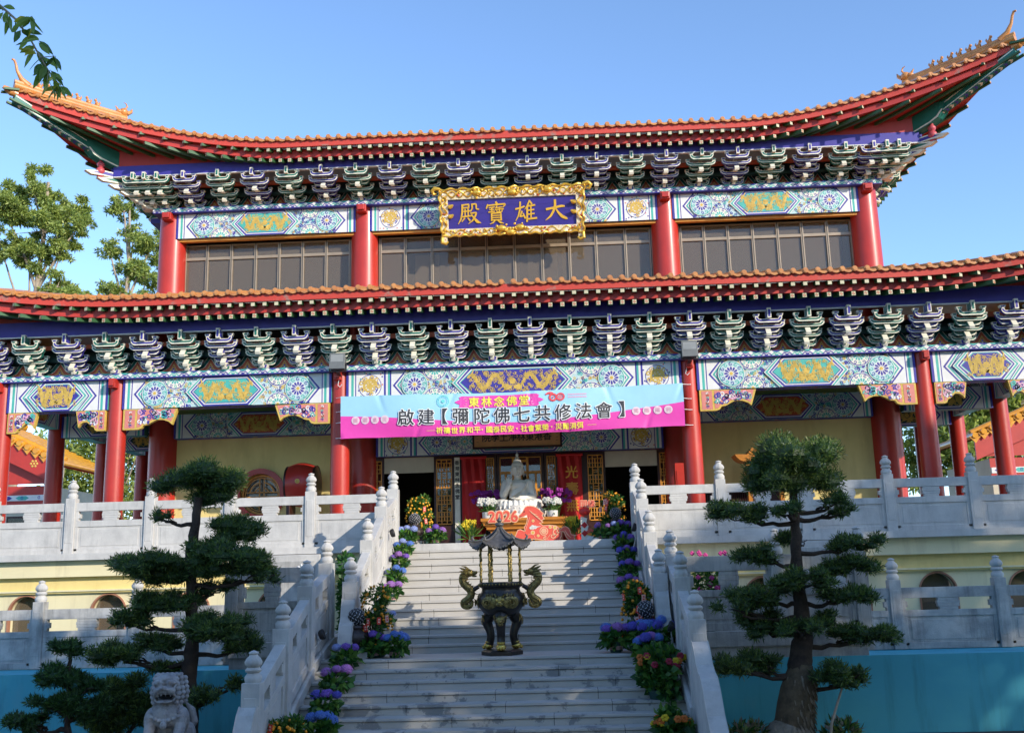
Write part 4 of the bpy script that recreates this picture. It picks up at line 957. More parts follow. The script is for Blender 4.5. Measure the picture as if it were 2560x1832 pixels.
for p, nm in (((-3.86), 'left'), ((5.0), 'right')):
    mb = MB(); xa, xb = sorted((-2.75 if p < 0 else 2.5, p)); mb.box(xa, xb, -5.56, -1.4, -1.9, -.78, STONE2); mb.box(xa, xb, -5.60, -5.5, -.95, -.745, STONE2)
    o = mb.build('landing_wall', None, None, .006); tag(o, 'grey stone base wall of the landing, ' + nm + ' of the stairs under the balustrade', 'wall')
H3 = (.955, .79, .60, .50, .05)
ZF3 = -1.21
balustrade('weathered stone balustrade of the lower terrace above the blue wall, far left', [(-3.9, -3, ZF3), (-4.63, -3, ZF3), (-6.26, -3, ZF3), (-7.90, -3, ZF3), (-9.53, -3, ZF3)], 0, 1.08, H3, STONE2, 'weathered stone balustrades', (False, True))
balustrade('weathered stone balustrade of the lower terrace above the blue wall, far right', [(5.05, -3, ZF3), (6.20, -3, ZF3), (7.87, -3, ZF3), (9.5, -3, ZF3)], 0, 1.08, H3, STONE2, 'weathered stone balustrades', (False, True))
for s_, nm in ((-1, 'left'), (1, 'right')):
    mb = MB(); xa, xb = sorted((s_ * (2.75 if s_ < 0 else 2.6), s_ * 13)); mb.box(xa, xb, -5.62, -1.3, -2.4, -1.22, BWALL); mb.box(xa, xb, -5.62, -5.595, -1.22, -1.10, BWALL)
    o = mb.build('blue_wall'); tag(o, 'turquoise painted wall below the stone balustrade, on the ' + nm, 'wall')
    mb = MB(); xa, xb = sorted((s_ * 3.0, s_ * 9)); mb.box(xa, xb, -9.5, -5.7, -2.41, -2.1, SOIL); o = mb.build('planting_bed'); tag(o, kind='structure')
# carved stone relief slabs on the terrace base
for s_, x0, x1, nm in ((-1, -4.55, -3.55, 'left'), (1, 5.0, 6.2, 'right')):
    mb = MB(); y = -1.30; mb.box(x0, x1, y - .1, y + .2, -.5, .585, STONE); mb.box(x0 + .09, x1 - .09, y - .115, y - .08, -.45, .47, STONE2)
    o = mb.build('relief_slab', None, None, .01); tag(o, 'white stone slab with a carved lotus below the terrace, ' + nm + ' of the stairs', 'stone slab')
    mb = MB()
    for i in range(9):
        a = PI * i / 8; cx = (x0 + x1) / 2 + (.22 if s_ < 0 else 0); mb.ell((cx + .13 * math.cos(a), y - .12, .26 + .12 * math.sin(a)), (.05, .012, .022), WHITE, 8, 5, Matrix.Rotation(-a, 4, 'Y'))
    mb.build('relief_carving', o, 60)

# ---- the staircase
ST = thing('staircase', 'broad grey granite staircase with a landing halfway up', 'staircase', (0, -5, -2.4))
def step(k, x0, x1, yf, zt, zb, yb, seed):
    rr = random.Random(seed); mb = MB(); w_ = (1.7, 2.3); x = x0; cuts = []
    x = x0 + rr.uniform(.5, 1.5)
    while x < x1 - .3: cuts.append(x); x += rr.uniform(1.25, 1.45)
    e = [x0] + cuts + [x1]
    for a, b in zip(e[:-1], e[1:]):
        mb.box(a + .003, b - .003, yf, yb, zt - .034, zt, STAIR)          # tread slab with a small nosing
        mb.box(a + .003, b - .003, yf + .022, yb, zb, zt - .040, STAIR)
    mb.box(x0, x1, yf + .027, yb - .01, zb + .002, zt - .006, JOINT)
    mb.build('step', ST, None, .004)
NU, TU, RU = 14, .262, (.722 + 1.02) / 14
for i in range(NU):
    step(i, -2.20, 2.20, -1.0 - TU * i, .722 - RU * i, .722 - RU * (i + 1) - .02, -1.0 - TU * i + (.8 if i == 0 else TU + .08), i)
YL = -5.50; NLo, TLo, RLo = 11, .278, .1235
mb = MB(); mb.box(-2.62, 2.40, YL + .3, -1.0 - TU * NU + .3, -1.4, -1.02, STAIR); mb.build('landing', ST)
for i in range(NLo):
    step(i, -2.62, 2.40, YL - TLo * i, -1.02 - RLo * i, -1.02 - RLo * (i + 1) - .02, YL - TLo * i + (.31 if i == 0 else TLo + .08), 50 + i)
def zstair(y):   # height of the tread under y
    if y > -1.0: return .722
    if y > -1.0 - TU * (NU - 1): return .722 - RU * math.ceil((-1.0 - y) / TU)
    if y > YL: return -1.02
    return -1.02 - RLo * math.ceil((YL - y) / TLo)
# ================================================================== LETTERING
def text_geo(body, size=1.0, bold=0.0):
    cu = bpy.data.curves.new('t', 'FONT'); cu.body = body; cu.size = size; cu.offset = bold; cu.align_x = 'CENTER'; cu.align_y = 'CENTER'; cu.resolution_u = 3
    ob = bpy.data.objects.new('t', cu); S.collection.objects.link(ob)
    dg = bpy.context.evaluated_depsgraph_get(); me = bpy.data.meshes.new_from_object(ob.evaluated_get(dg))
    V = [tuple(v.co) for v in me.vertices]; F = [tuple(p.vertices) for p in me.polygons]
    bpy.data.objects.remove(ob); bpy.data.curves.remove(cu); bpy.data.meshes.remove(me)
    if V:
        cx = (min(v[0] for v in V) + max(v[0] for v in V)) / 2; cy = (min(v[1] for v in V) + max(v[1] for v in V)) / 2
        V = [(x - cx, y - cy) for x, y, _ in V]
    return V, F
GEO = {}
def put_text(mb, body, u, v, size, m, f, bold=0.0, sx=1.0):
    """glyph laid on by f(u, v); bold strokes are several thin coats, each shifted a little and a hair prouder"""
    if body not in GEO: GEO[body] = text_geo(body)
    V, F = GEO[body]; n = 8 if bold > .009 else 4
    for k, (dx, dy) in enumerate([(0, 0)] + ([(bold * math.cos(2 * PI * i / n + .4), bold * math.sin(2 * PI * i / n + .4)) for i in range(n)] if bold else [])):
        q = [f(u + a * size * sx + dx, v + b * size + dy) for a, b in V]
        mb.add([(x, y - .0003 * k, z) for x, y, z in q], F, m)

# ================================================================== PLAQUE  大雄寶殿
PT = thing('name_plaque', 'blue plaque with four gold characters in a gilded carved frame under the upper eave', 'plaque', (0, 1.95, 8.2))
ca, sa = math.cos(math.radians(13)), math.sin(math.radians(13))
PO, PU, PV, PN = Vector((0, 1.86, 8.21)), Vector((1, 0, 0)), Vector((0, -sa, ca)), Vector((0, -ca, -sa))
pf = lambda u, v, n=0.0: tuple(PO + PU * u + PV * v + PN * n)
mb = MB(); b8 = lambda u0, u1, v0, v1, n0, n1: [pf(u0, v0, n1), pf(u1, v0, n1), pf(u1, v0, n0), pf(u0, v0, n0), pf(u0, v1, n1), pf(u1, v1, n1), pf(u1, v1, n0), pf(u0, v1, n0)]
for i in range(4): v0 = -.33 + i * .165; mb.hexa(b8(-1.46, 1.46, v0 + .001, v0 + .164, -.05, .0 + .001 * (i % 2)), PLQ)
mb.hexa(b8(-1.3, 1.3, -.3, .3, -.12, -.05), PLQ)
for u in (-1.1, 1.1): mb.tube([pf(u, .3, -.08), (u, 2.2, 8.66)], .02, BLACK, 6); mb.tube([pf(u, -.3, -.08), (u, 2.3, 8.0)], .02, BLACK, 6)
mb.build('board', PT)
mb = MB(); rr = random.Random(5)
mb.hexa(b8(-1.66, 1.66, .335, .56, -.03, .045), PLQW); mb.hexa(b8(-1.62, 1.62, -.50, -.335, -.03, .045), PLQW)
mb.hexa(b8(-1.62, -1.455, -.34, .34, -.031, .044), PLQW); mb.hexa(b8(1.455, 1.62, -.34, .34, -.031, .044), PLQW)
mb.hexa(b8(-1.62, -1.49, -.63, -.49, -.03, .044), PLQW); mb.hexa(b8(1.49, 1.62, -.60, -.49, -.03, .044), PLQW)
def vine(p0, p1, amp, n, r, ph=0):
    path = []; k = n * 8
    d = (p1[0] - p0[0], p1[1] - p0[1]); L = math.hypot(*d); nx, ny = -d[1] / L, d[0] / L
    for i in range(k + 1):
        t = i / k; a = amp * math.sin(2 * PI * n * t + ph); path.append(pf(p0[0] + d[0] * t + nx * a, p0[1] + d[1] * t + ny * a, .06 + .02 * math.cos(2 * PI * n * t + ph)))
    mb.tube(path, r, GILT, 6)
vine((-1.74, .56), (1.74, .56), .02, 12, .026); vine((-1.62, .45), (1.62, .45), .07, 9, .019); vine((-1.62, .45), (1.62, .45), .07, 9, .016, PI)
vine((-1.6, -.49), (1.6, -.49), .018, 14, .024); vine((-1.55, -.41), (1.55, -.41), .055, 9, .017, 1)
for s_ in (-1, 1):
    vine((s_ * 1.645, .55), (s_ * 1.60, -.62), .02, 5, .024); vine((s_ * 1.535, .4), (s_ * 1.535, -.45), .05, 3, .018)
    mb.tube([pf(s_ * 1.62, .57, .06), pf(s_ * 1.74, .60, .08), pf(s_ * 1.80, .54, .08), pf(s_ * 1.76, .46, .07), pf(s_ * 1.70, .47, .07)], [.04, .045, .045, .035, .02], GILT, 8)
    mb.tube([pf(s_ * 1.60, -.52, .06), pf(s_ * 1.61, -.64, .08), pf(s_ * 1.52, -.67, .08), pf(s_ * 1.47, -.62, .07)], [.035, .04, .035, .02], GILT, 8)
    for v in (.17, -.05): mb.ell(pf(s_ * 1.40, v, .05), (.06, .05, .05), GILT, 8, 6); mb.tube([pf(s_ * 1.42, v, .06), pf(s_ * 1.33, v + .03, .09)], [.05, .02], GILT, 6)
for u, v in ((-.78, .47), (.02, .45), (.82, .48), (-.25, -.36), (.17, -.35), (-.05, -.45)):
    mb.ell(pf(u, v, .07), (.11, .06, .075), GILT, 10, 7)
    for i in range(7): mb.ell(pf(u + rr.uniform(-.13, .13), v + rr.uniform(-.06, .08), .09), rr.uniform(.022, .04), GILT, 7, 5)
for i in range(150):
    q = rr.random()
    u, v = (rr.uniform(-1.6, 1.6), rr.uniform(.36, .54)) if q < .45 else (rr.uniform(-1.55, 1.55), rr.uniform(-.48, -.36)) if q < .8 else (rr.choice((-1, 1)) * rr.uniform(1.48, 1.6), rr.uniform(-.5, .4))
    mb.ell(pf(u, v, .05), (rr.uniform(.02, .05), rr.uniform(.02, .04), rr.uniform(.015, .03)), rr.choice((GILT, GILT, WHITE, VERM)), 6, 4, Matrix.Rotation(rr.uniform(0, 3), 4, 'Y'))
mb.build('frame', PT, 50)
GLY = {
 '大': [[(.04, .57, .10), (.40, .63, .085), (.75, .70, .10), (.90, .69, .07)], [(.46, 1.0, .10), (.46, .75, .10), (.38, .48, .10), (.22, .22, .085), (-.02, .04, .02)], [(.47, .62, .05), (.60, .40, .085), (.78, .20, .13), (.98, .10, .10), (1.04, .07, .02)]],
 '雄': [[(.02, .64, .075), (.25, .68, .065), (.44, .75, .07)], [(.25, .97, .07), (.23, .62, .075), (.14, .30, .06), (0, .06, .02)], [(.32, .52, .065), (.22, .26, .06), (.43, .31, .05)], [(.37, .42, .05), (.47, .18, .08)], [(.70, 1.02, .07), (.60, .80, .07), (.46, .60, .02)], [(.58, .76, .075), (.57, .40, .075), (.55, .02, .08)], [(.73, .98, .05), (.80, .86, .08)], [(.58, .75, .065), (.95, .80, .07)], [(.59, .55, .055), (.90, .58, .06)], [(.59, .36, .055), (.91, .39, .06)], [(.55, .13, .065), (1.02, .17, .08)], [(.76, .77, .055), (.75, .15, .055)]],
 '寶': [[(.50, 1.02, .08), (.55, .92, .09)], [(.10, .90, .07), (.03, .72, .05)], [(.08, .86, .06), (.88, .91, .075), (.95, .89, .07), (.84, .76, .03)], [(.16, .75, .05), (.42, .77, .05)], [(.19, .65, .045), (.40, .66, .045)], [(.13, .54, .05), (.43, .57, .05)], [(.29, .76, .05), (.29, .54, .05)], [(.54, .82, .05), (.47, .71, .03)], [(.52, .74, .045), (.80, .76, .05)], [(.46, .65, .045), (.86, .67, .05)], [(.66, .77, .05), (.65, .54, .05)], [(.53, .60, .045), (.54, .53, .045), (.78, .54, .045), (.79, .62, .04)], [(.28, .49, .065), (.27, .12, .065)], [(.27, .475, .055), (.72, .485, .06), (.73, .13, .07)], [(.3, .365, .045), (.71, .37, .045)], [(.3, .26, .045), (.71, .265, .045)], [(.28, .15, .05), (.73, .155, .05)], [(.42, .12, .06), (.34, .03, .055), (.18, -.04, .02)], [(.57, .12, .05), (.70, .02, .08), (.86, -.03, .02)]],
 '殿': [[(.16, .93, .065), (.50, .955, .07), (.49, .79, .06)], [(.2, .795, .055), (.49, .80, .055)], [(.19, .94, .08), (.17, .55, .075), (.10, .25, .065), (-.04, .02, .02)], [(.24, .62, .055), (.57, .64, .06)], [(.31, .73, .06), (.31, .37, .055)], [(.46, .74, .06), (.46, .37, .055)], [(.14, .36, .06), (.60, .40, .065)], [(.28, .30, .06), (.14, .13, .03)], [(.44, .30, .05), (.54, .17, .075)], [(.66, .97, .065), (.66, .75, .06), (.58, .60, .03)], [(.66, .95, .055), (.86, .97, .06), (.86, .72, .06), (.98, .70, .05)], [(.58, .52, .055), (.86, .55, .07), (.80, .38, .07), (.66, .16, .06), (.46, .02, .02)], [(.62, .46, .04), (.74, .28, .08), (.90, .10, .13), (1.06, .04, .02)]],
}
for ch, u in (('殿', -.98), ('寶', -.36), ('雄', .31), ('大', 1.0)):
    mb = MB(); L = .47
    for k, st in enumerate(GLY[ch]):
        pts = []; n = 5
        for i in range(len(st) - 1):
            for j in range(n):
                t = j / n; a, b = st[i], st[i + 1]; pts.append(tuple(a[q] + (b[q] - a[q]) * t for q in range(3)))
        pts.append(st[-1])
        for _ in range(1 if len(st) > 3 else 0): pts = [pts[0]] + [tuple((pts[i - 1][q] + 2 * pts[i][q] + pts[i + 1][q]) / 4 for q in range(3)) for i in range(1, len(pts) - 1)] + [pts[-1]]
        for d_, top in ((.012, False),):
            N_ = len(pts); lf, rt = [], []
            for i in range(N_):
                a, b = pts[max(i - 1, 0)], pts[min(i + 1, N_ - 1)]; dx, dy = b[0] - a[0], b[1] - a[1]; dd = math.hypot(dx, dy) or 1; nx, ny = -dy / dd, dx / dd; w_ = pts[i][2] * .5 * 1.12
                ex = -dx / dd * w_ * .5 if i == 0 else dx / dd * w_ * .5 if i == N_ - 1 else 0; ey = -dy / dd * w_ * .5 if i == 0 else dy / dd * w_ * .5 if i == N_ - 1 else 0
                lf.append((pts[i][0] + nx * w_ + ex, pts[i][1] + ny * w_ + ey)); rt.append((pts[i][0] - nx * w_ + ex, pts[i][1] - ny * w_ + ey))
            o = lf + rt[::-1]; n0, n1 = .002, .016 + .0006 * k
            q = lambda p, nn: pf(u + (p[0] - .5) * L, (p[1] - .5) * L, nn)
            A = [q(p, n1) for p in o]; B = [q(p, n0) for p in o]; M_ = len(o)
            for i in range(N_ - 1): mb.face([q(lf[i], n1), q(rt[i], n1), q(rt[i + 1], n1), q(lf[i + 1], n1)], LETT)
            mb.add(A + B, [(i, (i + 1) % M_, M_ + (i + 1) % M_, M_ + i) for i in range(M_)], LETT)
    mb.build('character', PT)

# ================================================================== BANNER
BN = thing('banner', 'long blue and magenta festival banner with Chinese lettering tied between two red columns', 'banner', (0, -.35, 2.85))
mat_circ = mat('banner pale circle', (0.80, 0.62, 0.68), 0.5, 0.03, 5)
BL, BH = 6.76, .85
def bpos(u, v, n=0.0):
    s_ = u / BL; sag = -.035 * math.sin(PI * s_) + .02 * math.sin(3 * PI * s_) * .3
    scal = .012 * abs(math.sin(PI * s_ * 9)) * (1 if v > .5 * BH else -.6) * abs(v / BH - .5) * 2
    z = 2.838 + .04 * s_ + v * (1.0 - .004 * s_) + sag - scal
    x = -3.42 + u
    w_ = .022 * math.sin(u * 2.1 + v * 3.0 + .6 * math.sin(v * 5)) + .012 * math.sin(u * 5.3 - v * 4.5 + 1.3)
    for k in range(10):   # creases running in from the ties
        uk = BL * k / 9; dv = (BH - v) if k % 2 else v; q = (u - uk - (.35 if k % 3 else -.4) * dv); w_ += .030 * math.exp(-(q / .04) ** 2) * max(0, 1 - dv / .42)
    w_ += -.05 * math.sin(PI * s_) * math.sin(PI * v / BH)
    return (x, -.36 + w_ * .9 - n, z)
def bd(u):
    s_ = u / BL
    return BH * (.53 - .27 * math.sin(min(1, s_ / .62) * PI / 2) ** 1.3 + .30 * max(0, (s_ - .5) / .5) ** 1.5)
mb = MB(); nu, nv = 180, 12
for part, m in ((0, MAG), (1, SKYB)):
    V = []
    for i in range(nu + 1):
        u = BL * i / nu
        for j in range(nv + 1):
            v = bd(u) * j / nv if part == 0 else bd(u) + (BH - bd(u)) * j / nv
            V.append(bpos(u, v))
    mb.add(V, [(i * (nv + 1) + j, (i + 1) * (nv + 1) + j, (i + 1) * (nv + 1) + j + 1, i * (nv + 1) + j + 1) for i in range(nu) for j in range(nv)], m)
cl = mb.build('cloth', BN, 179)
f1 = lambda n: (lambda u, v: bpos(u, v, n))
def bpoly(mb, pts, m, n): mb.face([bpos(u, v, n) for u, v in pts], m)
mb = MB()
o = []      # magenta cartouche
cu_, cv_ = 3.15, .665
for sx in (1, -1):
    pts = [(.74, -.125), (.79, -.10), (.77, -.05), (.83, -.03), (.88, 0), (.83, .03), (.77, .05), (.79, .10), (.74, .125)]
    o += [(cu_ + sx * a, cv_ + sx * b) for a, b in pts]
n = len(o)
for a, b in ((o, MAG),):
    # as strips so that the patch follows the cloth
    for i in range(24):
        ua = cu_ - .74 + 1.48 * i / 24; ub = cu_ - .74 + 1.48 * (i + 1) / 24; bpoly(mb, [(ua, cv_ - .125), (ub, cv_ - .125), (ub, cv_ + .125), (ua, cv_ + .125)], MAG, .012)
    bpoly(mb, [(cu_ + a_, cv_ + b_) for a_, b_ in pts], MAG, .012); bpoly(mb, [(cu_ - a_, cv_ - b_) for a_, b_ in pts], MAG, .012)
for sx in (-1, 1):
    for sy in (-1, 1):
        P_ = [(cu_ + sx * (.66 + .045 * math.cos(t)* (1 - t / 9)), cv_ + sy * (.05 + .045 * math.sin(t) * (1 - t / 9))) for t in [.5 * i for i in range(12)]]
        for i in range(11): a, b = P_[i], P_[i + 1]; bpoly(mb, [(a[0], a[1] - .005), (b[0], b[1] - .005), (b[0], b[1] + .005), (a[0], a[1] + .005)], LPINK, .017)
for i, ch in enumerate('東林念佛堂'): put_text(mb, ch, cu_ + (i - 2) * .247, cv_, .215, YTXT, f1(.024), .004)
mb.build('lettering', cl)
mb = MB(); X = lambda c: (c - 30) / 2190 * BL
for ch, c in zip('啟建【彌陀佛七共修法會】', (455, 585, 705, 805, 940, 1065, 1195, 1325, 1455, 1585, 1715, 1825)):
    put_text(mb, ch, X(c), .385, .335, WTXT, f1(.022), .021); put_text(mb, ch, X(c), .385, .335, DTXT, f1(.027), .005)
mb.build('lettering', cl)
for s_, c0, k in (('祈禱世界和平', 668, 48), ('國泰民安', 985, 45), ('社會繁榮', 1205, 45), ('災難消弭', 1425, 45)):
    mb = MB()
    for i, ch in enumerate(s_): put_text(mb, ch, X(c0 + k * i), .105, .135, YTXT, f1(.022), .003)
    mb.build('lettering', cl)
mb = MB()
for c in (940, 1160, 1380): put_text(mb, '·', X(c), .105, .16, YTXT, f1(.022), .006)
for c0, c1 in ((585, 640), (1605, 1662)): bpoly(mb, [(X(c0), .102), (X(c1), .102), (X(c1), .108), (X(c0), .108)], YTXT, .006)
mb.build('lettering', cl)
mb = MB()
def bdisc(u, v, r, m, n, r0=0): 
    k = 20
    for i in range(k):
        a, b = 2 * PI * i / k, 2 * PI * (i + 1) / k
        bpoly(mb, [(u + r0 * math.cos(a), v + r0 * math.sin(a)), (u + r * math.cos(a), v + r * math.sin(a)), (u + r * math.cos(b), v + r * math.sin(b)), (u + r0 * math.cos(b), v + r0 * math.sin(b))][(0 if r0 else 1):] if r0 else [(u, v), (u + r * math.cos(a), v + r * math.sin(a)), (u + r * math.cos(b), v + r * math.sin(b))], m, n)
for cs, v, s_ in (((127, 190, 254, 318), .355, '護國息災'), ((1917, 1985, 2053, 2120), .335, '冥陽兩利')):
    for c, ch in zip(cs, s_): bdisc(X(c), v, .082, mat_circ, .011); put_text(mb, ch, X(c), v, .10, LPINK, f1(.016), .001)
mb.build('blessing_disc_row', cl); mb = MB(); bdisc(X(692), .70, .125, LOGOG, .015, .115); bdisc(X(692), .70, .09, LOGOG, .015, .082); bdisc(X(692), .70, .035, LOGOG, .015)
for i in range(14): a = 2 * PI * i / 14; bdisc(X(692) + .102 * math.cos(a), .70 + .102 * math.sin(a), .008, LOGOG, .016)
mb.build('emblem', cl); mb = MB(); u6 = X(1395); bdisc(u6, .70, .085, LOGOR, .015, .045); bdisc(u6, .70, .018, LOGOR, .016)
for i in range(7): a = 1.7 + i * .16; r = .085 + .014 * i; bdisc(u6 + r * .9 * math.cos(a) * .9 - .01, .70 + r * math.sin(a) * .9, .03 - .002 * i, LOGOR, .016 + .0005 * i)
bdisc(u6 + .145, .70, .085, LOGOR, .017, .055)
for i in range(5): bpoly(mb, [(u6 + .105 + .017 * i, .655 - .01 * abs(i - 2)), (u6 + .115 + .017 * i, .655 - .01 * abs(i - 2)), (u6 + .115 + .017 * i, .755 - .012 * abs(i - 2)), (u6 + .105 + .017 * i, .755 - .012 * abs(i - 2))], LOGOR, .017)
for j, v in enumerate((.735, .68)):
    for i in range(11): bpoly(mb, [(u6 + .29 + i * .034, v - .014), (u6 + .316 + i * .034, v - .014), (u6 + .316 + i * .034, v + .014), (u6 + .29 + i * .034, v + .014)], LPINK, .005)
mb.build('emblem', cl)
mb = MB()
for s_, u, xc in ((-1, 0, -3.5), (1, BL, 3.5)):
    for v in (.02, BH * .5 - .1, BH * .5 + .12, BH - .02): p = bpos(u, v); mb.tube([p, (p[0] + s_ * .12, -.22, p[2] + .01), (xc + s_ * .02, -.193, p[2] + .015)], .006, WTXT, 5)
mb.build('tie_cord', BN)

# ================================================================== SMALL FITTINGS ON THE HALL
def floodlight(x, z, lab):
    t = thing('floodlight', lab, 'floodlight', (x, -.5, z), 'floodlights at the column tops'); R_ = Matrix.Translation((x, -.52, z)) @ Matrix.Rotation(math.radians(-10), 4, 'X')
    mb = MB(); mb.box(-.14, .14, -.09, .08, -.15, .15, DGREY, R_); mb.box(-.155, .155, -.12, -.09, -.165, .165, DGREY, R_)
    for i in range(6): mb.box(-.12 + i * .045, -.105 + i * .045, .08, .12, -.12, .12, DGREY, R_)
    mb.build('housing', t, None, .008)
    mb = MB(); mb.box(-.125, .125, -.124, -.121, -.02, .13, LENS, R_); mb.build('lens', t)
    mb = MB(); mb.box(-.17, -.155, -.03, .03, -.17, .0, BLACK, R_); mb.box(.155, .17, -.03, .03, -.17, .0, BLACK, R_); mb.box(-.17, .17, -.03, .03, -.185, -.17, BLACK, R_); mb.box(-.03, .03, -.03, .26, -.20, -.186, BLACK, R_); mb.build('bracket', t)
    mb = MB(); mb.tube([(x, -.42, z - .1), (x - .03, -.3, z - .28), (x - .06, -.25, z - .4), (x - .02, -.23, z - .43), (x + .02, -.25, z - .38)], .008, WTXT, 5); mb.build('cable', t)
DGREY = mat('grey cast housing', (0.16, 0.17, 0.17), 0.5, 0.1, 6); LENS = mat('lamp glass', (0.30, 0.31, 0.30), 0.15, 0.1, 6)
floodlight(-3.44, 4.33, 'grey floodlight at the top of the column, left end of the banner'); floodlight(3.48, 4.33, 'grey floodlight at the top of the column, right end of the banner')
SG = thing('wooden_sign', 'orange wooden signboard with black characters, half hidden behind the banner over the doors', 'sign', (0, 2.05, 2.88))
mb = MB(); mb.box(-.97, .91, 2.02, 2.06, 2.89, 3.42, WSIGN); mb.build('board', SG, None, .006)
mb = MB(); 
for a in ((-1.01, .95, 2.85, 2.89), (-1.01, .95, 3.42, 3.46)): mb.box(a[0], a[1], 2.0, 2.07, a[2], a[3], DARKW)
for a in ((-1.01, -.97), (.91, .95)): mb.box(a[0], a[1], 2.0, 2.07, 2.89, 3.42, DARKW)
for u in (-.8, .75): mb.box(u - .02, u + .02, 2.06, 2.24, 3.3, 3.34, BLACK)
mb.build('frame', SG)
mb = MB()
for i, ch in enumerate('院學土淨林東港香'): put_text(mb, ch, -.70 + i * .19, 3.10, .20, BLACK, lambda a, b: (a, 2.017, b), .004)
for k in range(2):
    for i in range(5): put_text(mb, '一', (-.90, .84)[k] + 0, 3.28 - i * .07, .05, BLACK, lambda a, b: (a, 2.017, b), .002)
mb.build('lettering', SG)

# ================================================================== BLOB MODELLING
def blob(name, prims, m, vox, smooth, parent, loc=(0, 0, 0), rot=0.0, sc=1.0):
    """closed shapes fused into one skin. prims: ('e', c, r[, euler]) or ('c', path, radii)"""
    mb = MB()
    for p in prims:
        if p[0] == 'e':
            T = Matrix.Identity(4)
            if len(p) > 3: T = Matrix.Rotation(p[3][2], 4, 'Z') @ Matrix.Rotation(p[3][1], 4, 'Y') @ Matrix.Rotation(p[3][0], 4, 'X')
            mb.ell(p[1], p[2], m, 16, 10, T)
        else:
            mb.tube(p[1], p[2], m, 10)
            rr_ = p[2] if isinstance(p[2], (list, tuple)) else [p[2]] * len(p[1])
            mb.ell(p[1][0], rr_[0], m, 10, 8); mb.ell(p[1][-1], rr_[-1], m, 10, 8)
    o = mb.build('raw'); r = o.modifiers.new('r', 'REMESH'); r.mode = 'VOXEL'; r.voxel_size = vox
    if smooth: s_ = o.modifiers.new('s', 'SMOOTH'); s_.iterations = smooth; s_.factor = .5
    dg = bpy.context.evaluated_depsgraph_get(); me = bpy.data.meshes.new_from_object(o.evaluated_get(dg)); bpy.data.objects.remove(o)
    T = Matrix.Translation(loc) @ Matrix.Rotation(rot, 4, 'Z') @ Matrix.Scale(sc, 4); me.transform(T)
    me.materials.clear(); me.materials.append(m); me.shade_smooth(); me.name = name
    o = bpy.data.objects.new(name, me); S.collection.objects.link(o); put(o, parent); return o

# ---- altar table, Buddha, offerings
AL = thing('altar_table', 'orange varnished wooden altar table with stepped cornice in front of the doors', 'altar table', (.1, 1.6, ZF))
mb = MB(); ZT = 1.297
for i, (e, z0, z1) in enumerate(((.0, 1.235, 1.297), (.03, 1.205, 1.235), (.05, 1.15, 1.205), (.09, 1.12, 1.15), (.11, 1.07, 1.12), (.16, 1.045, 1.07))): mb.box(-.80 + e, 1.0 - e, 1.18 + e, 2.12 - e, z0, z1, WOODO)
mb.build('table_top', AL, None, .006)
mb = MB(); mb.box(-.61, .81, 1.37, 1.95, .80, 1.045, WOODO); mb.box(-.64, .84, 1.34, 1.98, ZF, .80, WOODO)
for i in range(4): u = -.55 + .35 * i; mb.box(u, u + .29, 1.355, 1.37, .84, 1.01, WOODO)
mb.build('base', AL, None, .006)
BU = thing('buddha_statue', 'white jade seated Buddha with raised right hand on a lotus seat', 'statue', (-.03, 1.72, 1.297))
prims = [('e', (0, .02, .17), (.20, .15, .22)), ('e', (0, -.01, .30), (.235, .145, .13)), ('e', (-.20, .01, .345), (.105, .10, .085)), ('e', (.20, .01, .345), (.105, .10, .085)),
         ('c', [(0, 0, .36), (0, -.01, .50)], [.085, .068]), ('e', (0, -.02, .615), (.118, .13, .155)), ('e', (0, -.035, .54), (.09, .095, .08)), ('e', (0, 0, .70), (.124, .13, .10)), ('e', (0, 0, .795), (.082, .082, .055)),
         ('e', (-.122, 0, .565), (.018, .032, .085)), ('e', (.122, 0, .565), (.018, .032, .085)), ('c', [(0, -.148, .635), (0, -.162, .585)], [.014, .02]), ('c', [(-.075, -.128, .66), (-.03, -.142, .664)], .012), ('c', [(.075, -.128, .66), (.03, -.142, .664)], .012),
         ('c', [(-.03, -.142, .545), (0, -.15, .542), (.03, -.142, .545)], .011), ('e', (0, -.12, .49), (.04, .035, .03)),
         ('c', [(-.24, 0, .34), (-.295, -.03, .12)], [.092, .082]), ('c', [(-.29, -.04, .10), (-.17, -.18, .285)], [.078, .048]), ('c', [(.24, 0, .34), (.30, -.03, .10)], [.095, .088]), ('c', [(.30, -.04, .08), (.05, -.20, .03)], [.082, .055]),
         ('e', (-.165, -.20, .350), (.055, .021, .058))]
for i, (dx, h) in enumerate(((-.045, .07), (-.015, .09), (.016, .085), (.045, .065))): prims.append(('c', [(-.165 + dx, -.20, .385), (-.165 + dx * 1.18, -.198, .385 + h * .55), (-.165 + dx * 1.3, -.21, .385 + h)], [.0125, .0115, .0085]))
prims += [('c', [(-.125, -.205, .32), (-.105, -.225, .375)], [.013, .01]), ('e', (.0, -.22, .02), (.10, .06, .025)), ('c', [(-.06, -.235, .035), (-.13, -.23, .03)], [.013, .01]), ('c', [(-.06, -.215, .04), (-.14, -.205, .035)], [.013, .01])]
for i in range(6): prims.append(('c', [(.20 - .05 * i, -.115 - .004 * i, .36 - .03 * i), (.10 - .05 * i, -.152, .20 - .02 * i), (-.06 - .02 * i, -.16, .10 - .012 * i)], .011))
blob('body', prims, MARBLE, .0085, 2, BU, (-.03, 1.72, 1.69), 0, 1.05)
mb = MB(); mb.lathe([(.040, .0), (.050, .02), (.034, .05), (.020, .065), (.034, .085), (.030, .105), (.012, .14), (.003, .185)], MARBLE, (-.03, 1.72, 2.565), 14); mb.build('topknot', BU, 60)
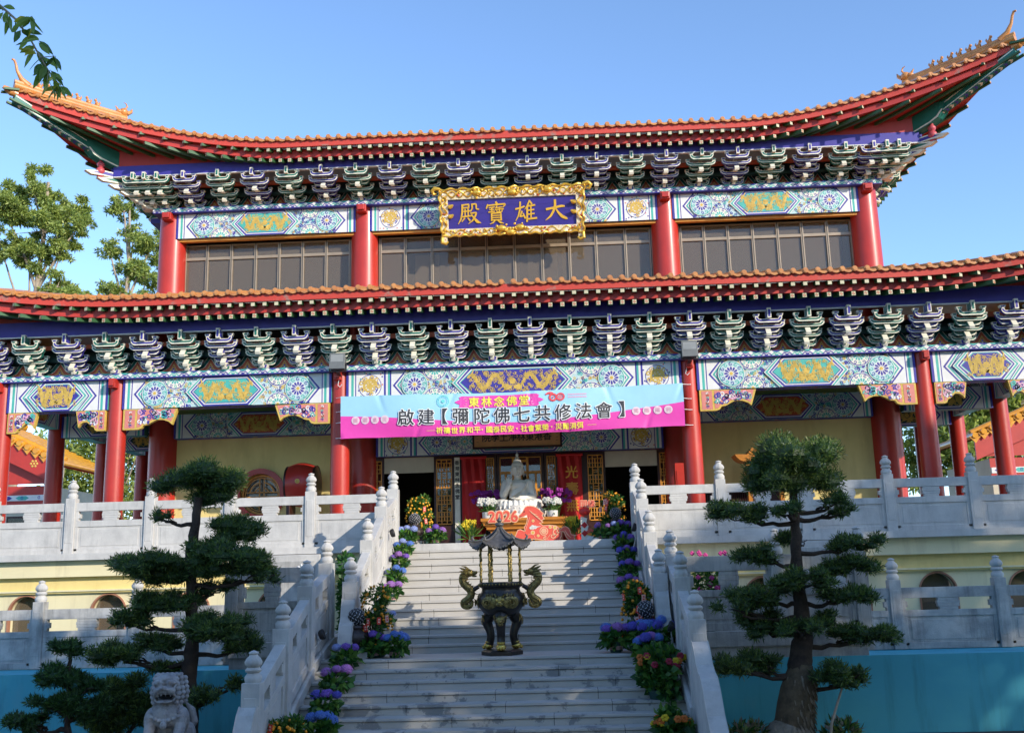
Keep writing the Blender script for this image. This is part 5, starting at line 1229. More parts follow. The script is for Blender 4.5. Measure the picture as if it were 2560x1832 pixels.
blob('robe', [('e', (0, -.10, -.05), (.50, .28, .07)), ('e', (-.32, -.12, -.02), (.17, .19, .07)), ('e', (.32, -.12, -.02), (.17, .19, .07)), ('e', (0, -.25, -.09), (.44, .16, .10)), ('e', (0, .02, -.08), (.52, .30, .09))] + [('c', [(.44 * math.cos(a), -.12 - .26 * abs(math.sin(a)), -.02), (.47 * math.cos(a), -.14 - .30 * abs(math.sin(a)), -.16)], [.035, .02]) for a in [.25 + .24 * i for i in range(12)]], LOTUS, .016, 2, BU, (-.03, 1.72, 1.665), 0, 1.05)
mb = MB()
for i in range(22):
    a = 2 * PI * i / 22
    mb.ell((-.03 + .52 * math.cos(a), 1.68 + .37 * math.sin(a), 1.425), (.075, .075, .08), LOTUS, 10, 7)
    a += PI / 22; mb.ell((-.03 + .49 * math.cos(a), 1.68 + .35 * math.sin(a), 1.345), (.085, .085, .055), LOTUS, 10, 7)
mb.lathe([(.50, 0), (.50, .05), (.40, .10), (.44, .26)], LOTUS, (-.03, 1.68, 1.298), 28)
mb.build('lotus_seat', BU, 60)

def foliage(name, clusters, mats, parent, leaf, n, seed, flat=.5, shell=.55, droop=0.0):
    """leafy mass: n pointed leaves spread through ellipsoids (c, r)"""
    rs = np.random.RandomState(seed); V = []; F = []; MI = []
    vol = np.array([r[0] * r[1] * r[2] for c, r in clusters]) ** (2 / 3.); vol = vol / vol.sum()
    for (c, r), w_ in zip(clusters, vol):
        k = max(8, int(n * w_)); d = rs.normal(size=(k, 3)); d /= np.linalg.norm(d, axis=1)[:, None]; rad = (shell + (1 - shell) * rs.random_sample((k, 1))) 
        p = np.array(c) + d * rad * np.array(r)
        t = d * .7 + rs.normal(size=(k, 3)) * .6; t[:, 2] += flat - droop; t /= np.linalg.norm(t, axis=1)[:, None]
        s_ = np.cross(t, rs.normal(size=(k, 3))); s_ /= np.linalg.norm(s_, axis=1)[:, None] + 1e-9
        ln = leaf[0] * (.6 + .8 * rs.random_sample((k, 1))); wd = leaf[1] * (.7 + .6 * rs.random_sample((k, 1)))
        a = p; b = p + t * ln * .5 + s_ * wd * .5; e = p + t * ln; f = p + t * ln * .5 - s_ * wd * .5
        nn = np.cross(t, s_) * wd * .22; b = b + nn; f = f + nn
        base = len(V) * 0 + sum(len(x) for x in V); q = np.stack([a, b, e, f], 1).reshape(-1, 3); V.append(q)
        F.append(base + np.arange(4 * k).reshape(k, 4)); MI.append(rs.choice(len(mats), k, p=None))
    return fast_mesh(name, np.concatenate(V), np.concatenate(F), np.concatenate(MI), mats, parent)

def orchid(loc, lab, m, h, sp, n, pot=True, leafy=False, group=None, flat=.06):
    t = thing('orchid_pot', lab, 'potted orchid', loc, group); x, y, z = loc; rr = random.Random(int(x * 100 + z * 37))
    if pot: mb = MB(); mb.lathe([(.10, 0), (.115, .02), (.118, .12), (.122, .13), (.105, .13), (.1, .09)], POTW, loc, 24); mb.build('pot', t, 50)
    st = MB(); fl = MB()
    for i in range(n):
        a = rr.uniform(0, 2 * PI); r = sp * (.25 + .75 * rr.random()); tx, ty, tz = x + r * math.cos(a), y + r * .45 * math.sin(a), z + h * rr.uniform(.72, 1.0)
        if i % 3 == 0: st.tube([(x, y, z + .1), (x + .4 * (tx - x), y + .4 * (ty - y), z + .1 + (tz - z) * .7), (tx, ty, tz)], .006, LEAF[2], 5)
        for q in range(5):
            b = 2 * PI * q / 5 + rr.random(); fl.ell((tx + .026 * math.cos(b), ty - .01 + .008 * math.sin(b), tz + .026 * math.sin(b)), (.026, .010, .024), m, 6, 4)
    if len(st.v): st.build('stem', t)
    fl.build('blossom', t, 60)
    foliage('leaf', [((x, y, z + .17), (.12, .08, .08))], LEAF, t, (.16 if not leafy else .34, .03), 40 if not leafy else 60, int(x * 77) % 1000, 1.0)
    return t
orchid((-.655, 1.30, 1.298), 'white orchids in a white pot on the altar table, left of the lotus seat', WFL, .40, .19, 34)
orchid((.69, 1.30, 1.298), 'white orchids in a white pot on the altar table, right of the lotus seat', WFL, .38, .19, 34)
for s_, lab in ((-1, 'left'), (1, 'right')):
    orchid((s_ * .74 + .02, 2.12, 1.02), 'magenta orchids standing behind the white ones, ' + lab + ' of the Buddha', MFL, .92, .38, 60, False)
    mb = MB(); mb.lathe([(.14, 0), (.16, .25), (.17, .29)], DARKW, (s_ * .74 + .02, 2.12, ZF), 18); o = mb.build('flower_stand', None, 50); tag(o, 'dark flower stand behind the altar table, on the ' + lab, 'flower stand')
orchid((-.96, .4, ZF), 'yellow orchid with long leaves on the floor, left of the altar table', YFL, .48, .15, 34, False, True)
orchid((1.13, .4, ZF), 'yellow orchid with long leaves on the floor, behind the tail of the red horse', YFL, .48, .15, 34, False, True)

# ---- red scrolls and the cream board
def scroll(x0, x1, lab, chars):
    t = thing('hanging_scroll', lab, 'scroll', ((x0 + x1) / 2, 2.2, 2.63), 'red scrolls beside the Buddha'); y = 2.30
    mb = MB(); n = 14
    mb.add([(x0 + (x1 - x0) * i / n, y - .01 - .012 * math.sin(i * 1.3 + j * .8), .80 + 1.88 * j / 8) for i in range(n + 1) for j in range(9)], [(i * 9 + j, (i + 1) * 9 + j, (i + 1) * 9 + j + 1, i * 9 + j + 1) for i in range(n) for j in range(8)], RPAPER)
    mb.box(x0, x1, y - .012, y + .004, .80, 2.68, RPAPER)
    cl = mb.build('cloth', t, 179)
    mb = MB(); mb.tube([(x0 - .03, y, 2.70), (x1 + .03, y, 2.70)], .03, RPAPER, 8); mb.tube([(x0 - .03, y, .80), (x1 + .03, y, .80)], .022, RPAPER, 8); mb.build('rod', t)
    mb = MB()
    for i, ch in enumerate(chars): put_text(mb, ch, (x0 + x1) / 2 + .04, 2.32 - i * .36, .29, GOLDT, lambda a, b: (a, y - .030, b), .006)
    rr = random.Random(3)
    if chars:
        c = Cv(mb, (x0, y - .028, .82), (1, 0, 0), (0, 0, 1), (0, -1, 0), x1 - x0, .5, .002)
        for i in range(7):
            u, v = rr.uniform(.06, .46), rr.uniform(.05, .38); m = (GOLD, VERM, GOLDT)[i % 3]
            for k in range(6): c.disc(u + .03 * math.cos(k * PI / 3), v + .03 * math.sin(k * PI / 3), .016, m, 1 + i, 7)
        mb.build('lettering', cl)
    return t
scroll(-1.28, -.76, 'plain red hanging scroll left of the Buddha', '')
scroll(.83, 1.36, 'red hanging scroll with four gold characters right of the Buddha', '光壽無量')
t = thing('name_board', 'narrow cream board with a column of black characters left of the red scroll', 'board', (-1.38, 2.33, ZF))
mb = MB(); mb.box(-1.445, -1.325, 2.31, 2.34, .74, 2.72, CREAM); b_ = mb.build('board', t, None, .004); mb = MB()
for i, ch in enumerate('香港東林念佛堂'): put_text(mb, ch, -1.385, 2.60 - i * .125, .105, BLACK, lambda a, b: (a, 2.307, b), .003)
mb.build('lettering', b_)

# ---- the horse of the year: a painted cut-out board
def board_prism(mb, pts, f, y0, y1, m):
    n = len(pts); A = [f(u, v, y0) for u, v in pts]; B = [f(u, v, y1) for u, v in pts]
    mb.add(A + B, [(i, (i + 1) % n, n + (i + 1) % n, n + i) for i in range(n)], m); mb.face(A, m); mb.face(B[::-1], m)
HS = thing('horse_cutout', 'red and gold galloping horse cut from board at the top of the stairs', 'cut-out', (.55, .1, ZF))
hp = [(1000, 450), (1060, 395), (1110, 310), (1150, 285), (1230, 285), (1310, 310), (1370, 355), (1440, 425), (1415, 455), (1450, 520), (1400, 545), (1430, 575), (1370, 590), (1420, 625), (1530, 620), (1640, 635), (1720, 690), (1760, 655), (1810, 650), (1860, 680), (1885, 740), (1900, 790), (1950, 800), (2005, 800), (1950, 830), (1960, 900), (1860, 900), (1800, 830), (1770, 750), (1735, 745), (1725, 830), (1690, 905), (1670, 920), (1430, 920), (1420, 880), (1300, 860), (1230, 860), (1140, 855), (1050, 855), (1045, 930), (1010, 925), (990, 850), (975, 870), (985, 920), (955, 915), (920, 880), (940, 780), (980, 690), (1030, 680), (1095, 710), (1090, 650), (1130, 590), (1150, 500), (1140, 450), (1100, 470), (1030, 495), (1005, 485)]
HX = lambda x: -.06 + (x - 920) * (1.24 / 1085); HZ = lambda y: ZF + (930 - y) * (1.24 / 1085)
hf = lambda u, v, y: (u, y, v)
o = [(HX(a), HZ(b)) for a, b in hp]
def inset(o, d):
    n = len(o); A = sum(o[i][0] * o[(i + 1) % n][1] - o[(i + 1) % n][0] * o[i][1] for i in range(n)); sg = 1 if A > 0 else -1; r = []
    for i in range(n):
        p, q, s_ = o[i - 1], o[i], o[(i + 1) % n]; a = Vector((q[0] - p[0], q[1] - p[1])).normalized(); b = Vector((s_[0] - q[0], s_[1] - q[1])).normalized()
        n1 = Vector((-a.y, a.x)) * sg; n2 = Vector((-b.y, b.x)) * sg; m_ = n1 + n2; k = m_.length_squared
        m_ = m_ * (2 / k) if k > .3 else m_.normalized(); m_ = m_ if m_.length < 2 else m_.normalized() * 2
        r.append((q[0] + m_.x * d, q[1] + m_.y * d))
    return r
mb = MB(); board_prism(mb, o, hf, .10, .13, HEDGE); mb.face([hf(u, v, .097) for u, v in inset(o, .014)], HRED)
c = Cv(mb, (-.2, .0945, ZF), (1, 0, 0), (0, 0, 1), (0, -1, 0), 1.6, .9, .002)
q = lambda a, b: (HX(a) + .2, HZ(b) - ZF)
u, v = q(1430, 725); c.disc(u, v, .085, HEDGE, 1, 20); c.disc(u, v, .068, HRED, 2, 18)
for i in range(8): c.disc(u + .04 * math.cos(i * PI / 4), v + .04 * math.sin(i * PI / 4), .018, HEDGE, 3, 8)
c.disc(u, v, .022, HEDGE, 4, 8)
u, v = q(1240, 655); c.disc(u, v, .045, WFL, 1, 12); c.disc(u + .05, v + .0, .035, WFL, 2, 12); c.disc(u - .035, v - .012, .03, WFL, 3, 12); c.rib([(u + .05, v), (u + .16, v + .015)], [.03, .006], WFL, 4)
for a, b, r in ((1240, 745, .045), (1250, 545, .03), (1330, 800, .03), (1540, 660, .035), (1620, 670, .045)): u, v = q(a, b); c.disc(u, v, r, HEDGE, 1, 10); c.disc(u, v, r * .6, GOLD, 2, 8)
for a, b, r, h in ((1640, 760, .08, 1), (1580, 810, .06, -1), (1690, 730, .05, 1), (1450, 850, .04, 1)): u, v = q(a, b); c.curl(u, v, r, HEDGE, 3, 1, 1.1, .02, h)
for k in range(5): c.rib([q(1190 + 30 * k, 360 + 25 * k), q(1240 + 35 * k, 420 + 30 * k), q(1330 + 22 * k, 440 + 35 * k)], [.008, .012, .004], HEDGE, 5 + .3 * k)
c.rib([q(1195, 480), q(1150, 600), q(1110, 720)], .008, HEDGE, 5); c.rib([q(1150, 780), q(1250, 770), q(1280, 840)], .008, HEDGE, 5); c.rib([q(1500, 900), q(1490, 840), q(1540, 780)], .008, HEDGE, 5); c.rib([q(1790, 720), q(1830, 790), q(1890, 850)], [.01, .02, .008], HEDGE, 5)
c.disc(*q(1105, 385), .012, BLACK, 6, 8); c.rib([q(1020, 470), q(1060, 460)], .006, BLACK, 6)
mb.build('board', HS)
mb = MB(); mb.box(.3, .34, .13, .4, ZF, ZF + .03, DARKW); mb.box(.3, .34, .13, .15, ZF + .03, ZF + .4, DARKW); mb.build('stand', HS)
YS = thing('year_sign', 'red cut-out numerals 2026 with a pale edge on the altar table front', 'sign', (-.33, 1.16, 1.24))
mb = MB(); put_text(mb, '2026', -.33, 1.325, .31, HEDGE, lambda a, b: (a, 1.168, b), .026); put_text(mb, '2026', -.33, 1.325, .31, HRED, lambda a, b: (a, 1.162, b), .008); mb.box(-.55, -.1, 1.17, 1.178, 1.20, 1.30, WOODO)
mb.build('board', YS)
RD = thing('festival_cutout', 'yellow and red festive cut-out with a paper lantern right of the horse', 'cut-out', (1.4, .05, ZF)); f = lambda u, v, y: (u, y, v)
mb = MB(); board_prism(mb, [(1.25, ZF), (1.75, ZF), (1.70, ZF + .05), (1.62, ZF + .12), (1.52, ZF + .15), (1.45, ZF + .22), (1.38, ZF + .24), (1.40, ZF + .31), (1.36, ZF + .38), (1.38, ZF + .46), (1.25, ZF + .50)], f, .10, .125, CREAM)
mb.face([f(a, b, .096) for a, b in ((1.36, ZF + .14), (1.74, ZF + .02), (1.69, ZF + .09), (1.58, ZF + .17), (1.47, ZF + .20), (1.42, ZF + .235))], ORNG); mb.face([f(a, b, .093) for a, b in ((1.30, ZF + .17), (1.56, ZF + .17), (1.5, ZF + .23), (1.43, ZF + .27))], HRED); mb.face([f(a, b, .094) for a, b in ((1.32, ZF), (1.62, ZF), (1.58, ZF + .07), (1.48, ZF + .11), (1.38, ZF + .10))], POTW)
for k in (0, 1): mb.face([f(1.32 + a, ZF + .17 + .16 * k + b, .09) for a, b in ((-.065, 0), (0, -.065), (.065, 0), (0, .065))], RPAPER)
mb.build('board', RD)
mb = MB(); mb.ell((1.33, .07, ZF + .59), (.115, .08, .085), mat('red paper lantern', (.80, .03, .02), .5, .1, 5), 14, 9); mb.build('lantern', RD, 60)
mb = MB(); 
for i, ch in enumerate('同緣'): put_text(mb, ch, 1.32 + i * .15, ZF + .74, .15, HEDGE, lambda a, b: (a, .085, b), .012); put_text(mb, ch, 1.32 + i * .15, ZF + .74, .15, HRED, lambda a, b: (a, .081, b), .003)
mb.box(1.27, 1.29, .088, .10, ZF + .5, ZF + .7, ORNG); mb.build('lettering', RD)
# ---- standing drum, red cabinet, shrine behind the pine
DR = thing('standing_drum', 'big red barrel drum with gold medallion on a wooden stand in the left porch', 'drum', (-4.68, 1.6, ZF))
mb = MB(); R_ = Matrix.Translation((-4.68, 1.75, 2.16)) @ Matrix.Rotation(PI / 2, 4, 'Y')
mb.lathe([(.40, -.29), (.44, -.20), (.475, -.08), (.48, 0), (.475, .08), (.44, .20), (.40, .29)], RED, (0, 0, 0), 36, T=R_); mb.build('barrel', DR, 60)
mb = MB()
for s_ in (-1, 1): mb.lathe([(.405, s_ * .285), (.41, s_ * .325), (.39, s_ * .33)], DARKW, (0, 0, 0), 36, T=R_)
mb.build('drumhead', DR, 60); mb = MB(); ring(mb, -4.68, 2.20, .03, .05, 1.255, 1.275, GOLD); mb.ell((-4.68, 1.272, 2.2), (.03, .015, .03), GOLD, 10, 6); mb.build('medallion', DR)
mb = MB()
for a in (-.25, .25): mb.box(-4.68 + a - .04, -4.68 + a + .04, 1.5, 2.0, ZF, 1.75, DARKW)
mb.box(-4.95, -4.41, 1.55, 1.95, .95, 1.03, DARKW); mb.build('stand', DR, None, .01)
CB = thing('red_cabinet', 'tall red painted box standing beside the right door', 'cabinet', (3.43, 1.6, ZF)); mb = MB(); mb.box(3.30, 3.56, 1.50, 1.75, ZF, 2.36, RED); mb.box(3.33, 3.53, 1.488, 1.50, .9, 2.2, RED); mb.build('body', CB, None, .01)
mb = MB(); mb.box(3.42, 3.44, 1.47, 1.488, 1.5, 1.62, GOLD); mb.build('handle', CB)
SH = thing('incense_shrine', 'small brown wooden shrine with upswept orange roof behind the right pine', 'shrine', (5.15, 1.6, ZF))
mb = MB()
for k, (dz, sc) in enumerate(((0, 1.0),)):
    o = [(-.62, .06), (-.58, .0), (-.52, -.06), (-.45, -.09), (.45, -.09), (.52, -.06), (.58, 0), (.62, .06), (.36, .05), (.29, .14), (.25, .19), (-.25, .19), (-.29, .14), (-.36, .05)]
    board_prism(mb, [(5.16 + a, 2.43 + b) for a, b in o], f, 1.35, 1.85, WOODO)
mb.build('roof', SH, None, .01); mb = MB()
for x in (4.83, 5.49): mb.box(x - .04, x + .04, 1.45, 1.55, ZF, 2.34, WOODO)
mb.box(4.80, 5.52, 1.62, 1.68, ZF, 2.34, DARKW); mb.build('frame', SH)

def smooth_path(P, R, k=4):
    P = [Vector(p) for p in P]; n = len(P); oP = []; oR = []
    for i in range(n - 1):
        p0, p1, p2, p3 = P[max(i - 1, 0)], P[i], P[i + 1], P[min(i + 2, n - 1)]
        for j in range(k):
            t = j / k; oP.append(tuple(.5 * ((2 * p1) + (p2 - p0) * t + (2 * p0 - 5 * p1 + 4 * p2 - p3) * t * t + (3 * p1 - p0 - 3 * p2 + p3) * t ** 3))); oR.append(R[i] + (R[i + 1] - R[i]) * t)
    return oP + [tuple(P[-1])], oR + [R[-1]]
# ---- incense burner
IB = thing('incense_burner', 'black and gold bronze incense burner with pagoda roof and dragon handles on the landing', 'incense burner', (-.045, -5.05, -1.02))
bx_, by_ = -.045, -5.06; O = (bx_, by_, 0)
mb = MB(); mb.lathe([(.30, -1.018), (.30, -.965), (.27, -.955), (.27, -.945)], BRONZE, O, 6, T=None); mb.build('plinth', IB, None, .006)
mb = MB(); mb.lathe([(.05, -.50), (.16, -.485), (.26, -.43), (.325, -.34), (.345, -.27), (.325, -.19), (.285, -.135), (.275, -.10), (.285, -.075), (.31, -.068), (.318, -.03), (.31, .0), (.28, .003), (.26, -.05)], BRONZE, O, 40); bowl = mb.build('bowl', IB, 50)
mb = MB()
for k in range(40): a = 2 * PI * k / 40; mb.ell((bx_ + .322 * math.cos(a), by_ + .322 * math.sin(a), -.035), (.012, .012, .018), BRASS, 5, 4)
mb.build('rim_studs' if False else 'rim_band', bowl, 60); mb = MB()
for a0 in (-PI / 2, PI / 6, 5 * PI / 6):
    P = lambda a, z, r=.0: (bx_ + (.338 + r) * math.cos(a), by_ + (.338 + r) * math.sin(a), z)
    for da in (-.50, .50):
        V = []; 
        for i in range(13):
            for j in range(9): aa = (i / 12 - .5) * 2; bb = (j / 8 - .5) * 2; e_ = math.sqrt(max(0, 1 - aa * aa * .999)); z_ = -.285 + .088 * bb * e_; rz_ = (.345 if z_ > -.27 else .345 - .25 * (z_ + .27) ** 2 * 9) + .012 * (1 - (aa * aa + bb * bb * .8) * .6) - (0 if z_ < -.24 else (z_ + .24) * .35); V.append((bx_ + rz_ * math.cos(a0 + da + aa * .40), by_ + rz_ * math.sin(a0 + da + aa * .40), z_))
        mb.add(V, [(i * 9 + j, i * 9 + j + 1, (i + 1) * 9 + j + 1, (i + 1) * 9 + j) for i in range(12) for j in range(8)], BRASS)
    mb.ell(P(a0, -.26), (.075, .05, .07), BRASS, 12, 8); mb.ell(P(a0, -.31, .02), (.06, .05, .035), BRASS, 10, 7); mb.ell(P(a0, -.285, .045), (.022, .022, .02), BRASSY, 8, 6)
    for s_ in (-1, 1):
        mb.ell(P(a0 + .11 * s_, -.25, .03), .02, BRASSY, 8, 6); mb.tube([P(a0 + .12 * s_, -.21, .02), P(a0 + .2 * s_, -.17, 0), P(a0 + .28 * s_, -.18, .0)], [.022, .016, .006], BRASS, 6)
        for k in range(5): mb.tube([P(a0 + s_ * (.2 + .1 * k), -.2, -.01), P(a0 + s_ * (.24 + .12 * k), -.165 + .012 * (k % 2), -.035)], [.018, .006], BRASS, 5)
        cc = [P(a0 + s_ * (.50 + .16 * math.cos(t) * (1 - t / 11)), -.29 + .055 * math.sin(t) * (1 - t / 11), .035) for t in [.6 * i for i in range(14)]]; mb.tube(cc, .012, BRASS, 5)
    mb.build('relief_mask', bowl, 60); mb = MB()
for k, a0 in enumerate((-PI / 2, PI / 6, 5 * PI / 6)):
    ca_, sa_ = math.cos(a0), math.sin(a0); P = lambda r, z: (bx_ + r * ca_, by_ + r * sa_, z)
    mb = MB(); sp_, sr_ = smooth_path([P(.17, -.42), P(.235, -.52), P(.245, -.58), P(.205, -.68), P(.19, -.76), P(.205, -.84), P(.225, -.90)], [.095, .085, .075, .062, .058, .056, .06]); mb.tube(sp_, sr_, BRONZE, 16); lg = mb.build('leg', IB, 60)
    mb = MB(); mb.ell(P(.27, -.53), (.07, .07, .075), BRASS, 12, 8); mb.ell(P(.315, -.55), (.04, .04, .03), BRASS, 8, 6); mb.ell(P(.30, -.585), (.045, .045, .03), BRASS, 8, 6)
    for s_ in (-1, 1): e = (-sa_ * s_, ca_ * s_); mb.tube([(P(.29, 0)[0] + e[0] * .03, P(.29, 0)[1] + e[1] * .03, -.50), (P(.27, 0)[0] + e[0] * .085, P(.27, 0)[1] + e[1] * .085, -.47), (P(.25, 0)[0] + e[0] * .075, P(.25, 0)[1] + e[1] * .075, -.56)], [.018, .018, .008], BRASS, 6); mb.ell((P(.315, 0)[0] + e[0] * .025, P(.315, 0)[1] + e[1] * .025, -.515), .013, BRASSY, 6, 5)
    mb.build('lion_mask', lg, 60)
    mb = MB(); mb.ell(P(.235, -.90), (.075, .075, .05), BRASSY, 12, 8); mb.ell(P(.22, -.845), (.062, .062, .025), BRASSY, 12, 8)
    for s_ in (-1, 0, 1): e = (-sa_ * s_ * .04, ca_ * s_ * .04); mb.ell((P(.29, 0)[0] + e[0], P(.29, 0)[1] + e[1], -.915), (.026, .026, .028), BRASSY, 8, 6)
    mb.build('claw_foot', lg, 60)
for k in range(6):
    a = PI * k / 3; x, y = bx_ + .285 * math.cos(a), by_ + .285 * math.sin(a); mb = MB()
    mb.lathe([(.019, -.03), (.022, .02), (.018, .05), (.017, .55), (.022, .58)], BRASS, (x, y, 0), 10)
    mb.tube([(x + .019 * math.cos(t), y + .019 * math.sin(t), .03 + .5 * t / 22) for t in [.5 * i for i in range(45)]], .008, BRASS, 5); mb.build('pillar', IB, 50)
mb = MB(); na, ns = 72, 10
def roofp(i, j, dz=0):
    a = 2 * PI * i / na; s_ = j / ns; c6 = abs(((a / (PI / 3)) + .5) % 1 - .5) * 2      # 1 half-way between corners, 0 at corners
    R = (.455 - .09 * c6 ** .8); r = .03 + (R - .03) * s_; z = .775 - .225 * s_ ** .62 - .055 * s_ * (1 if True else 0) + (1 - c6) ** 2 * .10 * s_ ** 4 + .005 * math.cos(a * 36) * s_
    return (bx_ + r * math.cos(a), by_ + r * math.sin(a), z + dz)
mb.add([roofp(i, j) for i in range(na) for j in range(ns + 1)], [(i * (ns + 1) + j, ((i + 1) % na) * (ns + 1) + j, ((i + 1) % na) * (ns + 1) + j + 1, i * (ns + 1) + j + 1) for i in range(na) for j in range(ns)], BRASS if False else ROOFB) if False else None
ROOFB = mat('weathered bronze roof', (0.17, 0.165, 0.16), 0.5, 0.25, 14, 0.3, 40, metal=0.5)
for dz, fl in ((0, 0), (-.03, 1)):
    q = [(i * (ns + 1) + j, ((i + 1) % na) * (ns + 1) + j, ((i + 1) % na) * (ns + 1) + j + 1, i * (ns + 1) + j + 1) for i in range(na) for j in range(ns)]
    mb.add([roofp(i, j, dz * (.3 + .7 * j / ns)) for i in range(na) for j in range(ns + 1)], q if not fl else [t[::-1] for t in q], ROOFB if not fl else BLACK)
mb.add([roofp(i, ns, d) for i in range(na) for d in (0, -.03)], [(i * 2, ((i + 1) % na) * 2, ((i + 1) % na) * 2 + 1, i * 2 + 1) for i in range(na)], ROOFB)
for i in range(na): p = roofp(i, ns); mb.ell((p[0], p[1], p[2] - .018), (.014, .014, .016), ROOFB, 5, 4)
for k in range(6):
    i = k * 12; mb.tube([roofp(i, j, .012) for j in range(ns + 1)], .014, ROOFB, 6); p = roofp(i, ns); d = Vector((p[0] - bx_, p[1] - by_, 0)).normalized()
    mb.tube([(p[0] - d.x * .07, p[1] - d.y * .07, p[2] + .0), (p[0] - d.x * .05, p[1] - d.y * .05, p[2] + .05), (p[0] - d.x * .08, p[1] - d.y * .08, p[2] + .08)], [.025, .016, .006], ROOFB, 6)
rf = mb.build('roof', IB, 50)
mb = MB(); mb.lathe([(.045, .76), (.05, .775), (.028, .79), (.06, .81), (.066, .83), (.045, .855), (.02, .862), (.036, .875), (.040, .89), (.026, .905), (.008, .93), (.002, .95)], ROOFB, O, 18); mb.build('finial', rf, 60)
for s_ in (-1, 1):
    D = lambda x, z: (bx_ + s_ * (x - 555) * .00139, by_ - .02, (790 - z) * .00139)
    mb = MB(); mb.tube([D(785, 830), D(820, 850), D(850, 870)], [.03, .03, .035], BRONZE, 8)
    body = [D(890, 690), D(930, 700), D(955, 740), D(945, 790), D(905, 830), D(870, 870), D(868, 920), D(905, 960), D(945, 985), D(945, 1020), D(905, 1038), D(868, 1020), D(858, 985), D(872, 965)]
    sp_, sr_ = smooth_path(body, [.045, .05, .052, .055, .058, .058, .056, .052, .048, .042, .036, .03, .024, .014]); mb.tube(sp_, sr_, BRASS, 12)
    for i in range(2, len(sp_) - 4, 1):
        p = Vector(sp_[i]); 
        for q in (-1, 0, 1): mb.ell((p.x - s_ * .012 * abs(q), p.y - sr_[i] * (.95 - .25 * abs(q)), p.z + q * sr_[i] * .6), (.016, .010, .013), BRASS, 6, 4)
    for i in range(1, 11):
        p = Vector(body[i]); q_ = Vector(body[i + 1]); t_ = (q_ - p).normalized(); n_ = Vector((t_.z * s_, 0, -t_.x * s_))
        for k in (0, .5): c = p.lerp(q_, k); mb.tube([tuple(c + n_ * .04), tuple(c + n_ * .082 + t_ * .01)], [.014, .003], BRASS, 5)
    hd = D(880, 690); mb.ell(hd, (.065, .055, .055), BRASS, 10, 7); sn = D(835, 690); mb.ell(sn, (.055, .042, .032), BRASS, 9, 6); mb.ell(D(828, 722), (.04, .032, .015), BRASS, 8, 5); mb.ell(D(808, 683), (.02, .03, .02), BRASS, 7, 5)
    for k in (-1, 1):
        mb.tube([(hd[0], hd[1] + k * .03, hd[2] + .04), (hd[0] + s_ * .06, hd[1] + k * .05, hd[2] + .09), (hd[0] + s_ * .11, hd[1] + k * .05, hd[2] + .10)], [.018, .013, .004], BRASS, 6)
        for j in range(4): mb.tube([(hd[0] + s_ * .03, hd[1] + k * .04, hd[2] + .03 - .03 * j), (hd[0] + s_ * .10, hd[1] + k * .06, hd[2] + .06 - .04 * j), (hd[0] + s_ * .14, hd[1] + k * .06, hd[2] + .08 - .05 * j)], [.022, .016, .003], BRASS, 5)
        mb.ell((hd[0] - s_ * .03, hd[1] + k * .035, hd[2] + .025), .015, BRASSY, 6, 5)
    mb.build('dragon_handle', IB, 60)

# ---- openwork balls on carved stands
def ballstand(x, y, z, k, lab):
    t = thing('ball_ornament', lab, 'ball ornament', (x, y, z), 'openwork balls beside the stairs')
    mb = MB(); mb.box(x - .19 * k, x + .19 * k, y - .15 * k, y + .15 * k, z, z + .09 * k, STONE); mb.build('slab', t, None, .005)
    mb = MB(); mb.lathe([(.15 * k, .09 * k), (.16 * k, .14 * k), (.12 * k, .17 * k), (.13 * k, .2 * k), (.18 * k, .25 * k), (.185 * k, .30 * k), (.15 * k, .36 * k), (.10 * k, .40 * k), (.115 * k, .43 * k), (.10 * k, .46 * k)], DSTAND, (x, y, z), 16, lobes=8, lobe=.12); mb.build('stand', t, 40)
    mb = MB(); c = (x, y, z + .58 * k); R = .125 * k; mb.ell(c, R, BLACK, 20, 14); rr = random.Random(2)
    for i in range(90):
        ph = math.acos(1 - 2 * (i + .5) / 90); th = i * 2.39996; d = Vector((math.sin(ph) * math.cos(th), math.sin(ph) * math.sin(th), math.cos(ph))); e = d.orthogonal().normalized(); e2 = d.cross(e); a = rr.uniform(0, PI); e = e * math.cos(a) + e2 * math.sin(a)
        p = Vector(c) + d * R * .99; w_ = .016 * k; mb.tube([tuple(p - e * w_), tuple(p + d * .004), tuple(p + e * w_)], .0055 * k, BALLW, 5)
    mb.build('ball', t, 60)
DSTAND = mat('dark carved stand', (0.05, 0.035, 0.03), 0.5, 0.3, 14, 0.4, 40); BALLW = mat('pale ball tracery', (0.46, 0.46, 0.48), 0.5, 0.1, 5)
ballstand(-2.15, -5.10, -1.02, 1.0, 'black and white openwork ball on a dark stand, left edge of the landing')
ballstand(2.03, -5.02, -1.02, 1.0, 'black and white openwork ball on a dark stand, right edge of the landing')
ballstand(-1.92, -.62, .722, .85, 'openwork ball on a carved stand at the stair head, left')
ballstand(1.90, -.62, .722, .85, 'openwork ball on a carved stand at the stair head, right')

